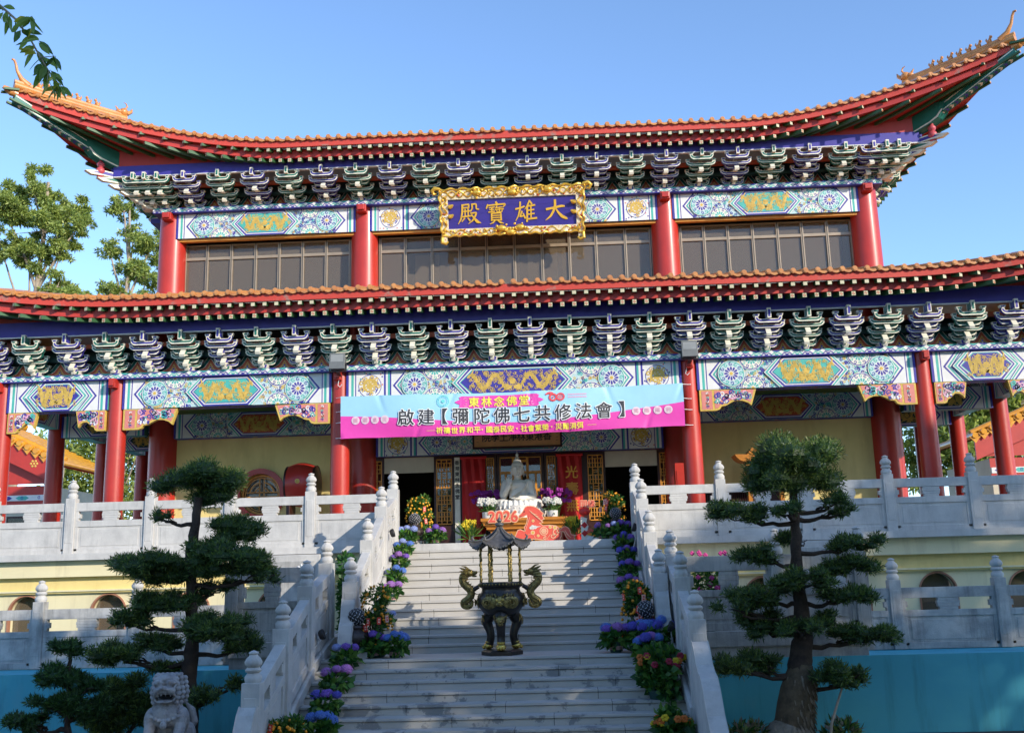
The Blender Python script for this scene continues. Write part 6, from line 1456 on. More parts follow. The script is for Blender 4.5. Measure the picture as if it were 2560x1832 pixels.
# ---- round black spotlights on the stair rails
def spot(x, y, z, s_, lab):
    t = thing('spotlight', lab, 'spotlight', (x, y, z), 'black spotlights on the stair rails')
    mb = MB(); R_ = Matrix.Translation((x, y, z)) @ Matrix.Rotation(s_ * PI / 2 * .8, 4, 'Y'); mb.lathe([(.055, -.04), (.07, -.02), (.075, .02), (.07, .03), (.02, .031)], BLACK, (0, 0, 0), 18, T=R_); mb.build('lamp_head', t, 50)
    mb = MB(); mb.tube([(x, y, z - .05), (x - s_ * .01, y - .01, z - .2), (x + s_ * .03, y - .04, z - .34)], .008, STONE2, 6); mb.build('stake', t)
spot(-2.56, -5.48, -.66, 1, 'round black spotlight on the inside of the lower stair rail, left'); spot(-2.13, -1.94, .90, 1, 'round black spotlight on the inside of the upper stair rail, left')
spot(2.33, -5.52, -.66, -1, 'round black spotlight on the inside of the lower stair rail, right'); spot(2.13, -2.18, .87, -1, 'round black spotlight on the inside of the upper stair rail, right')
# ================================================================== TREES AND PLANTS
def crown(name, pads, mats, core, parent, leaf, n, seed, sub=12, cores=True, flat=.45):
    """crown of foliage pads: every pad broken into uneven sub-clumps of narrow leaves round a rough dark core"""
    rs = random.Random(seed); cl = []
    for (x, y, z, rx, rz) in pads:
        ry = rx * rs.uniform(.7, .9); k = max(6, int(sub * (rx * ry / .15) ** .6 * min(2.2, max(1, rx / rz / 2))))
        for i in range(k):
            a = rs.uniform(0, 2 * PI); r = math.sqrt(rs.random()) * .82
            dz = rz * rs.uniform(-.55, .85) * math.sqrt(max(0, 1 - r * r))
            s_ = rs.uniform(.28, .44) * (1 - .2 * r)
            q = min(rx * s_ * 1.1, max(rz * rs.uniform(.7, 1.05), .085)); cl.append(((x + rx * r * math.cos(a), y + ry * r * math.sin(a), z + dz), (q, q, max(rz * s_ * 1.4, .055))))
    o = foliage(name, cl, mats, parent, leaf, n, seed, flat, .45)
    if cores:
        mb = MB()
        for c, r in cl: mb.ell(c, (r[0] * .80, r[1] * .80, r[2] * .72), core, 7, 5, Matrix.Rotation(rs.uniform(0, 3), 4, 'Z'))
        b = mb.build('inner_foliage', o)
    return o
def limb(mb, p0, p1, r0, r1, m, rs, sag=.1):
    P0, P1 = Vector(p0), Vector(p1); n = 6; path = []
    for i in range(n + 1):
        t = i / n; p = P0.lerp(P1, t); p.z -= sag * math.sin(PI * t) * (P1 - P0).length; p += Vector((rs.uniform(-1, 1), rs.uniform(-1, 1), rs.uniform(-1, 1))) * .025 * (0 < i < n); path.append(tuple(p))
    mb.tube(path, [r0 + (r1 - r0) * i / n for i in range(n + 1)], m, 7)
def penjing(name, lab, pads, trunk, seed, nleaf, group=None, mats=NEED):
    base = trunk[-1]; t = thing(name, lab, 'tree', (base[0], base[1], -2.1), group); rs = random.Random(seed)
    mb = MB(); path = []; rad = []
    for i in range(len(trunk) - 1):
        for j in range(4):
            k = j / 4; a, b = trunk[i], trunk[i + 1]; path.append((a[0] + (b[0] - a[0]) * k + rs.uniform(-.012, .012), a[1] + rs.uniform(-.012, .012), a[2] + (b[2] - a[2]) * k)); rad.append((a[3] + (b[3] - a[3]) * k) * rs.uniform(.92, 1.1))
    mb.tube(path[::-1], rad[::-1], BARK, 12)
    for (x, y, z, rx, rz) in pads[1:]:
        zz = z - rz * .35 - .02; c = min(trunk[:-1], key=lambda q: abs(q[2] - zz + .05)); tr_ = None
        for a, b in zip(trunk[:-1], trunk[1:]):
            if b[2] <= zz - .03 <= a[2]: k = (a[2] - zz + .03) / (a[2] - b[2]); tr_ = (a[0] + (b[0] - a[0]) * k, a[1], zz - .03)
        tr_ = tr_ or (c[0], c[1], c[2]); d = x - tr_[0]
        limb(mb, tr_, (x - d * .12, y, zz), .035, .016, BARK, rs, .06)
        for q in range(3): limb(mb, (tr_[0] + d * .55, (tr_[1] + y) / 2, zz - .02), (x + rx * rs.uniform(-.5, .7) * (1 if d > 0 else -1), y + rs.uniform(-.2, .2), z), .014, .006, BARK, rs, .02)
    mb.build('trunk', t, 60)
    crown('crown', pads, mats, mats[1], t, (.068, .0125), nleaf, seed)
    return t
PADR =[(3.87,-6.80,1.3,0.66,0.34),(3.15,-6.90,0.76,0.44,0.18),(3.71,-7.05,0.8,0.24,0.14),(4.37,-6.80,0.89,0.24,0.14),(4.49,-6.65,0.78,0.22,0.1),(3.94,-6.60,0.43,0.26,0.16),(4.58,-6.80,0.36,0.39,0.13),(3.4,-6.80,0.23,0.34,0.15),(4.55,-6.70,0.08,0.41,0.13),(3.86,-7.10,-0.08,0.44,0.14),(3.31,-6.70,-0.27,0.45,0.14),(3.0,-6.90,-0.41,0.26,0.18),(3.41,-6.65,-0.64,0.36,0.2),(4.45,-6.80,-0.29,0.43,0.11),(3.75,-7.15,-0.66,0.3,0.14),(4.22,-6.80,-0.58,0.26,0.12),(4.61,-6.80,-0.77,0.45,0.13),(3.17,-6.90,-1.1,0.42,0.16),(2.93,-7.00,-1.13,0.26,0.09),(4.16,-7.00,-1.2,0.35,0.14),(4.37,-7.00,-1.29,0.26,0.11)]
TRR =[(3.88,-6.80,1.1,0.05),(3.87,-6.80,0.6,0.06),(3.85,-6.80,0.1,0.08),(3.85,-6.80,-0.35,0.09),(3.85,-6.80,-0.77,0.12),(3.79,-6.80,-1.12,0.15),(3.76,-6.80,-1.4,0.17)]
PADL =[(-3.96,-6.80,1.33,0.56,0.31),(-4.39,-6.90,0.94,0.15,0.09),(-3.46,-6.75,0.73,0.42,0.2),(-3.71,-7.10,0.51,0.39,0.22),(-4.51,-6.90,0.26,0.52,0.22),(-3.39,-7.00,0.31,0.55,0.2),(-2.96,-6.90,0.16,0.22,0.12),(-3.72,-6.60,0.01,0.26,0.15),(-4.33,-6.80,-0.15,0.46,0.14),(-4.74,-6.90,-0.37,0.32,0.15),(-3.49,-7.05,-0.49,0.45,0.21),(-3.23,-6.80,-0.71,0.28,0.15),(-4.47,-6.80,-0.67,0.4,0.15),(-4.9,-6.90,-0.8,0.42,0.17),(-4.33,-6.70,-0.98,0.28,0.09),(-3.73,-7.00,-1.34,0.24,0.19),(-3.47,-6.60,-1.22,0.22,0.13)]
TRL =[(-3.93,-6.80,1.2,0.05),(-3.97,-6.80,0.76,0.06),(-4.01,-6.80,0.51,0.07),(-3.99,-6.80,-0.02,0.07),(-3.96,-6.80,-0.41,0.08),(-3.95,-6.80,-0.79,0.09),(-3.97,-6.80,-1.13,0.1),(-3.96,-6.80,-1.73,0.12),(-3.96,-6.80,-2.19,0.15)]
PADS =[(-5.23,-7.60,-0.67,0.27,0.12),(-5.26,-7.70,-0.99,0.33,0.14),(-4.96,-7.60,-1.11,0.26,0.11),(-5.24,-7.70,-1.31,0.37,0.14),(-5.61,-7.60,-1.52,0.32,0.11),(-5.03,-7.50,-1.39,0.29,0.15)]
TRS =[(-5.17,-7.60,-0.72,0.02),(-5.16,-7.60,-1.0,0.03),(-5.16,-7.60,-1.25,0.03),(-5.15,-7.60,-1.64,0.04),(-5.12,-7.60,-2.12,0.05)]
BUSH =[(-4.84,-6.70,-1.31,0.38,0.22),(-4.95,-6.70,-1.54,0.4,0.24),(-5.22,-6.60,-1.66,0.31,0.18),(-4.5,-6.6,-1.5,.3,.2)]
PADL = [(x, y, z, rx * 1.04, rz * 1.0) for x, y, z, rx, rz in PADL]; PADR = [(x, y, z, rx * 1.03, rz * (1.15 if z > 1 else .95)) for x, y, z, rx, rz in PADR]
PL = penjing('cloud_pruned_pine', 'tall cloud-pruned pine with layered dark pads behind the stone lion', PADL, TRL, 11, 60000, 'cloud-pruned pines')
PR = penjing('cloud_pruned_pine', 'tall cloud-pruned pine with layered dark pads and thick fibrous trunk on the right', PADR, TRR, 12, 60000, 'cloud-pruned pines')
rs = random.Random(4)
mb = MB(); mb.tube([(3.62, -6.8, -1.95), (3.66, -6.8, -1.78), (3.69, -6.8, -1.6), (3.73, -6.8, -1.42), (3.78, -6.8, -1.24), (3.80, -6.8, -1.1)], [.26, .235, .225, .21, .18, .14], BARK2, 18)
for i in range(420):
    a = rs.uniform(0, 2 * PI); z = rs.uniform(-1.9, -1.2); t_ = (z + 1.95) / .75; r = .245 - .07 * t_; x0 = 3.62 + .16 * t_
    p = (x0 + r * math.cos(a), -6.8 + r * math.sin(a), z); mb.tube([p, (p[0] + .015 * math.cos(a), p[1] + .015 * math.sin(a), z - .05), (p[0] + .03 * math.cos(a) + .01, p[1] + .03 * math.sin(a), z - .10)], [.011, .009, .003], (BARK2, BARKB)[i % 3 == 0], 4)
mb.build('trunk_base', PR, 60)
mb = MB(); mb.tube([(3.52, -6.82, -2.42), (3.56, -6.82, -2.2), (3.59, -6.82, -2.02), (3.62, -6.82, -1.86), (3.64, -6.82, -1.80)], [.50, .43, .36, .27, .2], BARKB, 18)
for i in range(380):
    a = rs.uniform(0, 2 * PI); z = rs.uniform(-2.3, -1.84); r = .27 + .42 * (-1.86 - z); p = (3.60 + r * math.cos(a), -6.82 + r * math.sin(a), z); mb.tube([(p[0] - .03 * math.cos(a), p[1] - .03 * math.sin(a), z + .05), p, (p[0] + .03 * math.cos(a), p[1] + .03 * math.sin(a), z - .07)], [.012, .013, .004], BARKB, 4)
mb.build('root_mound', PR, 60)
penjing('cloud_pruned_pine', 'small bright green cloud-pruned pine left of the lion', PADS, TRS, 13, 15000, 'cloud-pruned pines', NEEDB)
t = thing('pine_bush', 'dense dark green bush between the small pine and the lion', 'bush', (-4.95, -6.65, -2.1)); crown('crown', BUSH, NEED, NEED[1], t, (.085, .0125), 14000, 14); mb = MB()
for a in (-.15, .1, .3): limb(mb, (-4.95, -6.65, -2.12), (-4.95 + a, -6.65, -1.5), .04, .02, BARK, rs, 0)
mb.build('stem', t)
for x, lab, sd in ((3.0, 'low brown-green plant at the left foot of the right pine', 1), (4.16, 'low brown-green plant at the right foot of the right pine', 2)):
    t = thing('low_plant', lab, 'plant', (x, -7.0, -2.1)); foliage('leaf_clump', [((x, -7.0, -1.93), (.24, .2, .16)), ((x + .12, -6.95, -1.9), (.14, .14, .14))], [NEED[2], LEAF[1], BARKB], t, (.11, .035), 420, sd, .5)
t = thing('bamboo_prop', 'thin pale stick propping a branch of the right pine', 'stick', (3.95, -7.2, -1.95)); mb = MB(); mb.tube([(3.95, -7.25, -2.1), (4.02, -7.2, -1.75), (4.14, -7.1, -1.52), (4.22, -7.05, -1.36)], [.018, .017, .015, .012], BARKE, 7); mb.build('stick', t)

# ---- eucalyptus trees behind, left
def euc(lab, base, top, clumps, seed, n, leaf=(.19, .065), r0=.32, group='tall trees behind the temple'):
    t = thing('eucalyptus_tree', lab, 'tree', base, group); rs = random.Random(seed); mb = MB()
    path = [tuple(Vector(base).lerp(Vector(top), k / 8) + Vector((rs.uniform(-.2, .2), rs.uniform(-.2, .2), 0)) * (0 < k < 8)) for k in range(9)]
    mb.tube(path, [r0 * (1 - .75 * k / 8) for k in range(9)], BARKE, 9); cl = []
    for (x, y, z, r) in clumps:
        k = max(0, min(7, int((z - 2.5 - base[2]) / (top[2] - base[2]) * 8))); limb(mb, path[k], (x, y, z - r * .2), .09, .03, BARKE, rs, -.04)
        for i in range(18):
            d = Vector((rs.gauss(0, 1), rs.gauss(0, 1), rs.gauss(0, .8))).normalized() * r * rs.uniform(.35, 1.08); q = r * rs.uniform(.14, .30)
            cl.append(((x + d.x, y + d.y, z + d.z * .8), (q, q, q * .75)))
            if i % 3 == 0: limb(mb, (x, y, z - r * .2), (x + d.x, y + d.y, z + d.z * .8), .03, .01, BARKE, rs, 0)
    mb.build('trunk', t, 60); foliage('crown', cl, EUC, t, leaf, n, seed, -.1, .15, .2); return t
euc('broad pale-trunked eucalyptus tree at the left edge, beyond the lower roof', (-25.5, 28, -2.4), (-24.6, 28, 20.5), [(-25.3, 28, 20.2, 1.5), (-23.8, 28.5, 19.2, 1.2), (-26.4, 27.5, 19.0, 1.5), (-24.7, 28, 18.2, 1.6), (-26.8, 28, 17.2, 1.2), (-25.3, 28, 16.6, 1.2), (-23.7, 28, 16.9, .9), (-24.0, 28.3, 15.2, 1.0), (-22.9, 28, 18.2, .7)], 31, 42000)
euc('thin eucalyptus tree with sparse crown beside the upper column', (-19.8, 28, -2.4), (-20.3, 28, 18.8), [(-20.6, 28, 18.9, .9), (-20.0, 28, 17.6, .8), (-19.2, 28.2, 17.0, .9), (-21.2, 28, 16.7, .7), (-20.2, 28, 15.8, .9), (-19.3, 28, 15.3, .8), (-20.8, 28, 14.6, .8), (-19.5, 28, 14.0, .9)], 32, 14000, r0=.2)
euc('second thin eucalyptus trunk close to the upper column', (-18.6, 29, -2.4), (-18.9, 29, 18.4), [(-18.4, 29, 18.0, .8), (-18.8, 29, 16.6, .8), (-18.2, 29, 15.4, .9), (-18.9, 29, 14.2, .8)], 33, 8000, r0=.17)
euc('leafy tree cut off by the left edge of the view', (-28.8, 27, -2.4), (-28.2, 27, 16.5), [(-27.6, 27, 16.4, 1.1), (-28.5, 27, 15.2, 1.3), (-27.3, 27, 14.6, .9), (-28.6, 27, 17.4, 1.0)], 34, 15000)
euc('round bright tree top showing just above the lower roof, left', (-22.2, 26, -2.4), (-22.0, 26, 14.0), [(-22.1, 26, 13.9, .75), (-21.5, 26, 13.5, .6), (-22.8, 26, 13.3, .6)], 35, 8000, r0=.15)
def shrub_tree(lab, c, r, seed, n, mats=EUC, leaf=(.28, .12)):
    t = thing('leafy_tree', lab, 'tree', (c[0], c[1], -2.4), 'leafy trees behind the side aisles'); mb = MB(); rs = random.Random(seed); limb(mb, (c[0], c[1], -2.4), c, .16, .06, BARKE, rs, 0); cl = []
    for i in range(26):
        d = Vector((rs.gauss(0, 1), rs.gauss(0, 1), rs.gauss(0, 1))).normalized() * rs.uniform(.3, .9); cl.append(((c[0] + d.x * r[0], c[1] + d.y * r[1], c[2] + d.z * r[2]), (r[0] * .33, r[1] * .33, r[2] * .3)))
        if i % 4 == 0: limb(mb, (c[0], c[1], c[2] - r[2] * .5), cl[-1][0], .05, .015, BARKE, rs, 0)
    mb.build('trunk', t, 60); foliage('crown', cl, mats, t, leaf, n, seed, .1, .2)
shrub_tree('sunny yellow-green tree seen through the left porch behind the gold roof', (-20.6, 29, 6.0), (5.4, 2, 3.6), 41, 15000)
shrub_tree('yellow-green tree seen through the right porch behind the gold roof', (15.8, 17.5, 5.0), (4.2, 1.6, 2.8), 42, 13000)
# ---- branch hanging into the top left corner
BR_ = thing('overhanging_branch', 'leafy twig hanging into the top left corner in front of the roof tip', 'branch', (-4.3, -14.3, 4.7))
tw = [(-4.3, -14.3, 4.75), (-3.4, -14.2, 4.25), (-2.86, -14.15, 3.95), (-2.72, -14.14, 3.82), (-2.62, -14.12, 3.68), (-2.55, -14.1, 3.55), (-2.50, -14.07, 3.46), (-2.44, -14.04, 3.38)]
mb = MB(); mb.tube(tw, [.02, .014, .009, .008, .007, .006, .005, .003], BARKE, 6); rs = random.Random(9); side = []
for k in (2, 3, 3, 4, 5, 6):
    p = Vector(tw[k]); q = p + Vector((rs.uniform(-.02, .16), rs.uniform(-.06, .06), rs.uniform(-.10, .04))); mb.tube([tuple(p), tuple(q)], [.004, .002], BARKE, 5); side.append(q)
mb.build('twig', BR_)
def leafblade(mb, p, d, L, W, m, rs):
    d = Vector(d).normalized(); s_ = d.cross(Vector((rs.uniform(-1, 1), rs.uniform(-1, 1), rs.uniform(-.3, .3)))).normalized(); n_ = d.cross(s_); P = []
    for t_, w_ in ((0, .05), (.25, .8), (.5, 1), (.78, .6), (1, 0)): P.append((p + d * L * t_ - Vector((0, 0, .25 * L * t_ * t_)), w_ * W / 2))
    for (a, wa), (b, wb) in zip(P[:-1], P[1:]):
        mb.face([tuple(a), tuple(a + s_ * wa + n_ * wa * .3), tuple(b + s_ * wb + n_ * wb * .3), tuple(b)], m); mb.face([tuple(a), tuple(b), tuple(b - s_ * wb + n_ * wb * .3), tuple(a - s_ * wa + n_ * wa * .3)], m)
pts = [Vector(tw[1]).lerp(Vector(tw[2]), .3 + .055 * i) for i in range(14)] + [Vector(tw[2 + i // 7]).lerp(Vector(tw[3 + i // 7]), (i % 7) / 7) for i in range(32)] + side * 3 + [Vector(tw[-1])] * 10 + [Vector(tw[6])] * 6
for p in pts:
    mb = MB(); d = (rs.uniform(-.9, .9), rs.uniform(-.5, .5), rs.uniform(-1.3, .1)); leafblade(mb, p + Vector((rs.uniform(-.02, .02), 0, rs.uniform(-.02, .02))), d, rs.uniform(.085, .13), rs.uniform(.034, .048), BLEAF[rs.choice((0, 0, 1, 1, 1, 2))], rs); mb.build('leaf', BR_)
# ---- trees behind the camera, to the right, whose shade falls on the forecourt
def prof(x):
    P = [(0, 10.4), (12, 10.6), (14.5, 10.9), (18, 10.3), (20.6, 9.9), (23, 10.6), (25.5, 11.4), (27, 13.0), (29, 14.4), (31, 15.0), (34, 15.9), (42, 15.5)]
    for (a, b), (c, d) in zip(P[:-1], P[1:]):
        if a <= x <= c: return b + (d - b) * (x - a) / (c - a)
    return P[-1][1]
rs = random.Random(77); cl = []
x = 1.5
for xl in [-38 + .8 * i for i in range(50)]:  # unseen low foliage on the left, added to dim sky light on the stairs
    for z in [-1 + .9 * j for j in range(6)]: cl.append(((xl + rs.uniform(-.3, .3), -23.5 + rs.uniform(-.6, .6), z + rs.uniform(-.3, .3)), (.75, .7, .6)))
while x < 42:
    top = prof(x); z = top - .55 + rs.uniform(-.25, .25); first = True
    while z > -1:
        q = rs.uniform(.55, .8); skip = (x > 26.5 and z > 11.5 and rs.random() < .16)
        if not skip: cl.append(((x + rs.uniform(-.25, .25), -22.6 + rs.uniform(-.5, .5), z), (q, q * .9, q * .7)))
        z -= rs.uniform(.55, .8)
    x += .62
o = foliage('tree_line', cl, EUC, None, (.45, .24), 68000, 78, .1, .15); tag(o, kind='stuff')

# ================================================================== SIDE PAVILIONS
def pavilion(s_, lab, xe, ze, slope, W, y0, y1):
    """gabled side hall: xe/ze = lower end of the near rake, on side s_"""
    t = thing('side_pavilion', lab, 'pavilion', (xe + s_ * W / 2, (y0 + y1) / 2, -2.4), 'gold-roofed side pavilions'); xa = xe + s_ * W / 2; za = ze + slope * W / 2; xf = xe + s_ * W
    mb = MB(); ov = .35
    for x0, x1 in ((xe, xa), (xa, xf)):
        z0, z1 = (ze, za) if x1 == xa else (za, ze); mb.add([(x0, y0 - ov, z0), (x1, y0 - ov, z1), (x1, y1, z1), (x0, y1, z0)], [(0, 1, 2, 3)], YTILE)
        for k in range(14):   # rows of tiles, each ending in a disc at the rake
            f_ = k / 13; x = x0 + (x1 - x0) * f_; z = z0 + (z1 - z0) * f_
            mb.tube([(x, y0 - ov - .1, z + .06), (x, y1, z + .06)], .085, YTILE, 8); mb.face([(x - .16, y0 - ov - .06, z + .03), (x, y0 - ov - .07, z - .16), (x + .16, y0 - ov - .06, z + .03)], YTILE)
        mb.tube([(x0, y0 - ov + .25, z0 + .16), (x1, y0 - ov + .25, z1 + .16)], .09, YTILE, 8)
    mb.tube([(xa, y0 - .4, za + .2), (xa, y1, za + .2)], .16, YTILE, 8); mb.build('roof', t, 50)
    mb = MB()
    for x0, x1 in ((xe, xa), (xa, xf)):
        z0, z1 = (ze, za) if x1 == xa else (za, ze); mb.hexa([(x0, y0 - ov, z0 - .62), (x1, y0 - ov, z1 - .62), (x1, y0 - ov + .06, z1 - .62), (x0, y0 - ov + .06, z0 - .62), (x0, y0 - ov, z0 - .05), (x1, y0 - ov, z1 - .05), (x1, y0 - ov + .06, z1 - .05), (x0, y0 - ov + .06, z0 - .05)], EAVE)
        for k in (.25, .55, .85):
            for i, j in ((-1, 0), (0, 0), (1, 0), (-.5, .8), (.5, .8), (-.5, -.8), (.5, -.8)): x = x0 + (x1 - x0) * k + i * .09; z = z0 + (z1 - z0) * k - .33 + j * .09; mb.ell((x, y0 - ov - .004, z), (.035, .012, .035), GOLD, 8, 5)
    mb.build('barge_board', t)
    a, b = sorted((xe + s_ * .5, xf)); z1 = ze - .55
    mb = MB(); mb.box(a, b, y0, y1 - .2, -2.4, z1, CONC); mb.box(a - .02, b + .02, y0 - .02, y0, z1 - .62, z1 - .42, EAVE); mb.box(a - .03, b + .03, y0 - .03, y0, z1 - .26, z1, EAVE)
    mb.box(a - .03, b + .03, y0 - .035, y0, z1 - .66, z1 - .63, BLUE); mb.add([(xe, y0 - .1, ze - .5), (xf, y0 - .1, ze - .5), (xa, y0 - .1, za - .5)], [(0, 1, 2)], EAVE); mb.add([(xe, y0 - ov, ze - .06), (xa, y0 - ov, za - .06), (xa, y1, za - .06), (xe, y1, ze - .06)], [(0, 1, 2, 3)], EAVE)
    mb.build('wall', t)
    mb = MB(); mb.box(a, b, y0 - .04, y0 - .001, z1 - .42, z1 - .26, WHITE); c = Cv(mb, (a, y0 - .042, z1 - .42), (1, 0, 0), (0, 0, 1), (0, -1, 0), b - a, .16, .002); n = int((b - a) / .5)
    for i in range(n): u = (i + .5) * (b - a) / n; c.poly([(u - .2, .08), (u - .1, .14), (u + .1, .14), (u + .2, .08), (u + .1, .02), (u - .1, .02)], (BLUE, TEAL, WHITE)[i % 3], 1); c.curl(u, .08, .05, BLUE if i % 3 else CREAM, 2, 1, 1.2, .02)
    mb.build('painted_beam', t)
    for k in range(2):
        cx = xe + s_ * (1.35 + 1.7 * k); mb = MB(); mb.box(cx - .33, cx + .33, y0 - .03, y0 + .02, z1 - 2.2, z1 - .86, DARKW); mb.box(cx - .28, cx + .28, y0 - .034, y0 - .03, z1 - 2.1, z1 - .92, GLASSC); w_ = mb.build('window', t)
    return t
PV_ = pavilion(-1, 'gold-tiled side pavilion with red gable board, seen through the left porch', -13.45, 3.62, .48, 6.5, 9.0, 12.5); K_ = 1.375; PV_.location = Vector((-18.8, 20, 4.98)) - (Vector((-13.45, 9, 3.62)) - PV_.location) * K_; PV_.scale = (K_, K_, K_)
pavilion(1, 'gold-tiled side pavilion with red gable board, seen through the right porch', 12.40, 3.58, .40, 6.5, 9.0, 12.5)

# ================================================================== STONE LION
LI = thing('stone_lion', 'carved grey stone guardian lion with curly mane sitting in front of the left pine', 'statue', (-3.78, -8.05, -2.4))
LX, LY, LZ = -3.77, -8.02, -1.81
mb = MB(); mb.box(LX - .34, LX + .34, LY - .42, LY + .42, -2.42, -1.9, LSTONE); mb.box(LX - .28, LX + .28, LY - .34, LY + .34, -1.9, -1.805, LSTONE); mb.build('pedestal', LI, None, .02)
pr = [('e', (0, -.10, .88), (.165, .17, .15)), ('e', (0, -.17, .975), (.15, .12, .07)), ('e', (-.075, -.25, .935), (.085, .055, .04)), ('e', (.075, -.25, .935), (.085, .055, .04)), ('e', (0, -.27, .84), (.135, .10, .055)), ('e', (-.085, -.28, .83), (.07, .07, .05)), ('e', (.085, -.28, .83), (.07, .07, .05)), ('e', (0, -.355, .872), (.055, .04, .032)), ('e', (-.04, -.365, .86), (.025, .02, .02)), ('e', (.04, -.365, .86), (.025, .02, .02)),
      ('e', (0, -.21, .685), (.115, .13, .032)), ('e', (0, -.12, .645), (.14, .12, .06)), ('e', (0, -.02, .76), (.16, .14, .16)),
      ('e', (0, -.02, .50), (.235, .20, .22)), ('e', (0, -.14, .50), (.20, .12, .18)), ('e', (-.20, -.06, .42), (.11, .14, .18)), ('e', (.20, -.06, .42), (.11, .14, .18)), ('e', (0, .12, .32), (.24, .24, .28)),
      ('c', [(-.20, -.12, .38), (-.215, -.20, .20), (-.21, -.22, .06)], [.085, .072, .07]), ('e', (-.21, -.27, .045), (.085, .11, .05)),
      ('c', [(.20, -.12, .38), (.20, -.22, .25), (.17, -.29, .17)], [.085, .075, .07]), ('e', (.16, -.33, .155), (.085, .09, .05)), ('e', (.15, -.32, .08), (.10, .10, .09)),
      ('e', (-.24, .14, .18), (.11, .20, .19)), ('e', (.25, .14, .18), (.11, .20, .19)), ('e', (-.27, -.03, .04), (.08, .13, .045)), ('e', (.29, -.01, .04), (.08, .13, .045)), ('c', [(.20, .30, .2), (.30, .30, .36), (.27, .26, .52), (.2, .26, .6)], [.06, .06, .05, .02])]
for s_ in (-1, 1):
    pr.append(('c', [(s_ * .085, -.235, .925), (s_ * .05, -.285, .905)], .02)); pr.append(('e', (s_ * .075, -.275, .905), (.028, .02, .022)))
    for k in range(4): pr.append(('e', (s_ * (.045 + .022 * k), -.41 + .012 * k, .135), (.018, .04, .025)) if s_ > 0 else ('e', (-.21 + .04 * (k - 1.5), -.37, .035), (.02, .04, .03)))
    for j in range(6):
        for i in range(3): pr.append(('e', (s_ * (.165 + .035 * i - .012 * abs(j - 2)), -.17 + .11 * i, .66 + .063 * j), (.045, .045, .036)))
for i in range(6): a = -.14 + .056 * i; pr.append(('e', (a, -.10, 1.035 - .4 * a * a), (.034, .05, .028))); pr.append(('e', (a * 1.1, .0, 1.03), (.036, .05, .03)))
for i in range(13): a = PI + PI * i / 12; pr.append(('e', (.235 * math.cos(a), -.02 + .235 * math.sin(a), .53 - .10 * abs(math.sin(a)) ** 2), (.032, .032, .026)))
pr.append(('e', (0, -.275, .375), (.048, .045, .055)))
for i in range(9): pr.append(('e', (-.16 + .04 * i, -.235 + .02 * abs(i - 4) , .60 - .02 * (4 - abs(i - 4))), (.028, .03, .035)))
for s_ in (-1, 1):
    pr += [('c', [(s_ * .025, -.27, .925), (s_ * .07, -.30, .955), (s_ * .13, -.25, .955), (s_ * .155, -.19, .93)], [.018, .024, .022, .012]), ('e', (s_ * .07, -.262, .915), (.034, .03, .03)), ('c', [(s_ * .02, -.375, .865), (s_ * .06, -.36, .85), (s_ * .12, -.31, .86), (s_ * .15, -.25, .90)], [.014, .016, .016, .010]),
           ('e', (s_ * .165, -.06, 1.0), (.035, .03, .05)), ('c', [(s_ * .12, -.29, .80), (s_ * .14, -.22, .74), (s_ * .12, -.25, .70)], [.022, .02, .016]), ('c', [(s_ * .03, -.33, .79), (s_ * .032, -.335, .765)], [.012, .006]), ('c', [(s_ * .09, -.30, .79), (s_ * .092, -.305, .755)], [.014, .006])]
for k in range(4): pr.append(('c', [(-.14 + .01 * k, -.19 - .01 * k, .62 - .022 * k), (0, -.235 - .006 * k, .605 - .026 * k), (.14 - .01 * k, -.19 - .01 * k, .62 - .022 * k)], .012))
for s_ in (-1, 1):
    for k in range(5): pr.append(('c', [(s_ * (.15 + .02 * k), -.16 + .01 * k, .56 - .05 * k), (s_ * (.18 + .02 * k), -.20 + .015 * k, .53 - .05 * k), (s_ * (.20 + .018 * k), -.16 + .02 * k, .55 - .05 * k)], [.016, .018, .010]))
blob('body', pr, LSTONE, .0085, 1, LI, (LX, LY, LZ), math.radians(8), .83)
mb = MB(); R_ = Matrix.Translation((LX, LY, LZ)) @ Matrix.Rotation(math.radians(8), 4, 'Z'); mb.ell(tuple(R_ @ Vector((0, -.155, .618))), (.083, .075, .028), BLACK, 12, 6); mb.build('mouth_shade', LI, 60)  # black ellipsoid stands in for the shade inside the open jaws
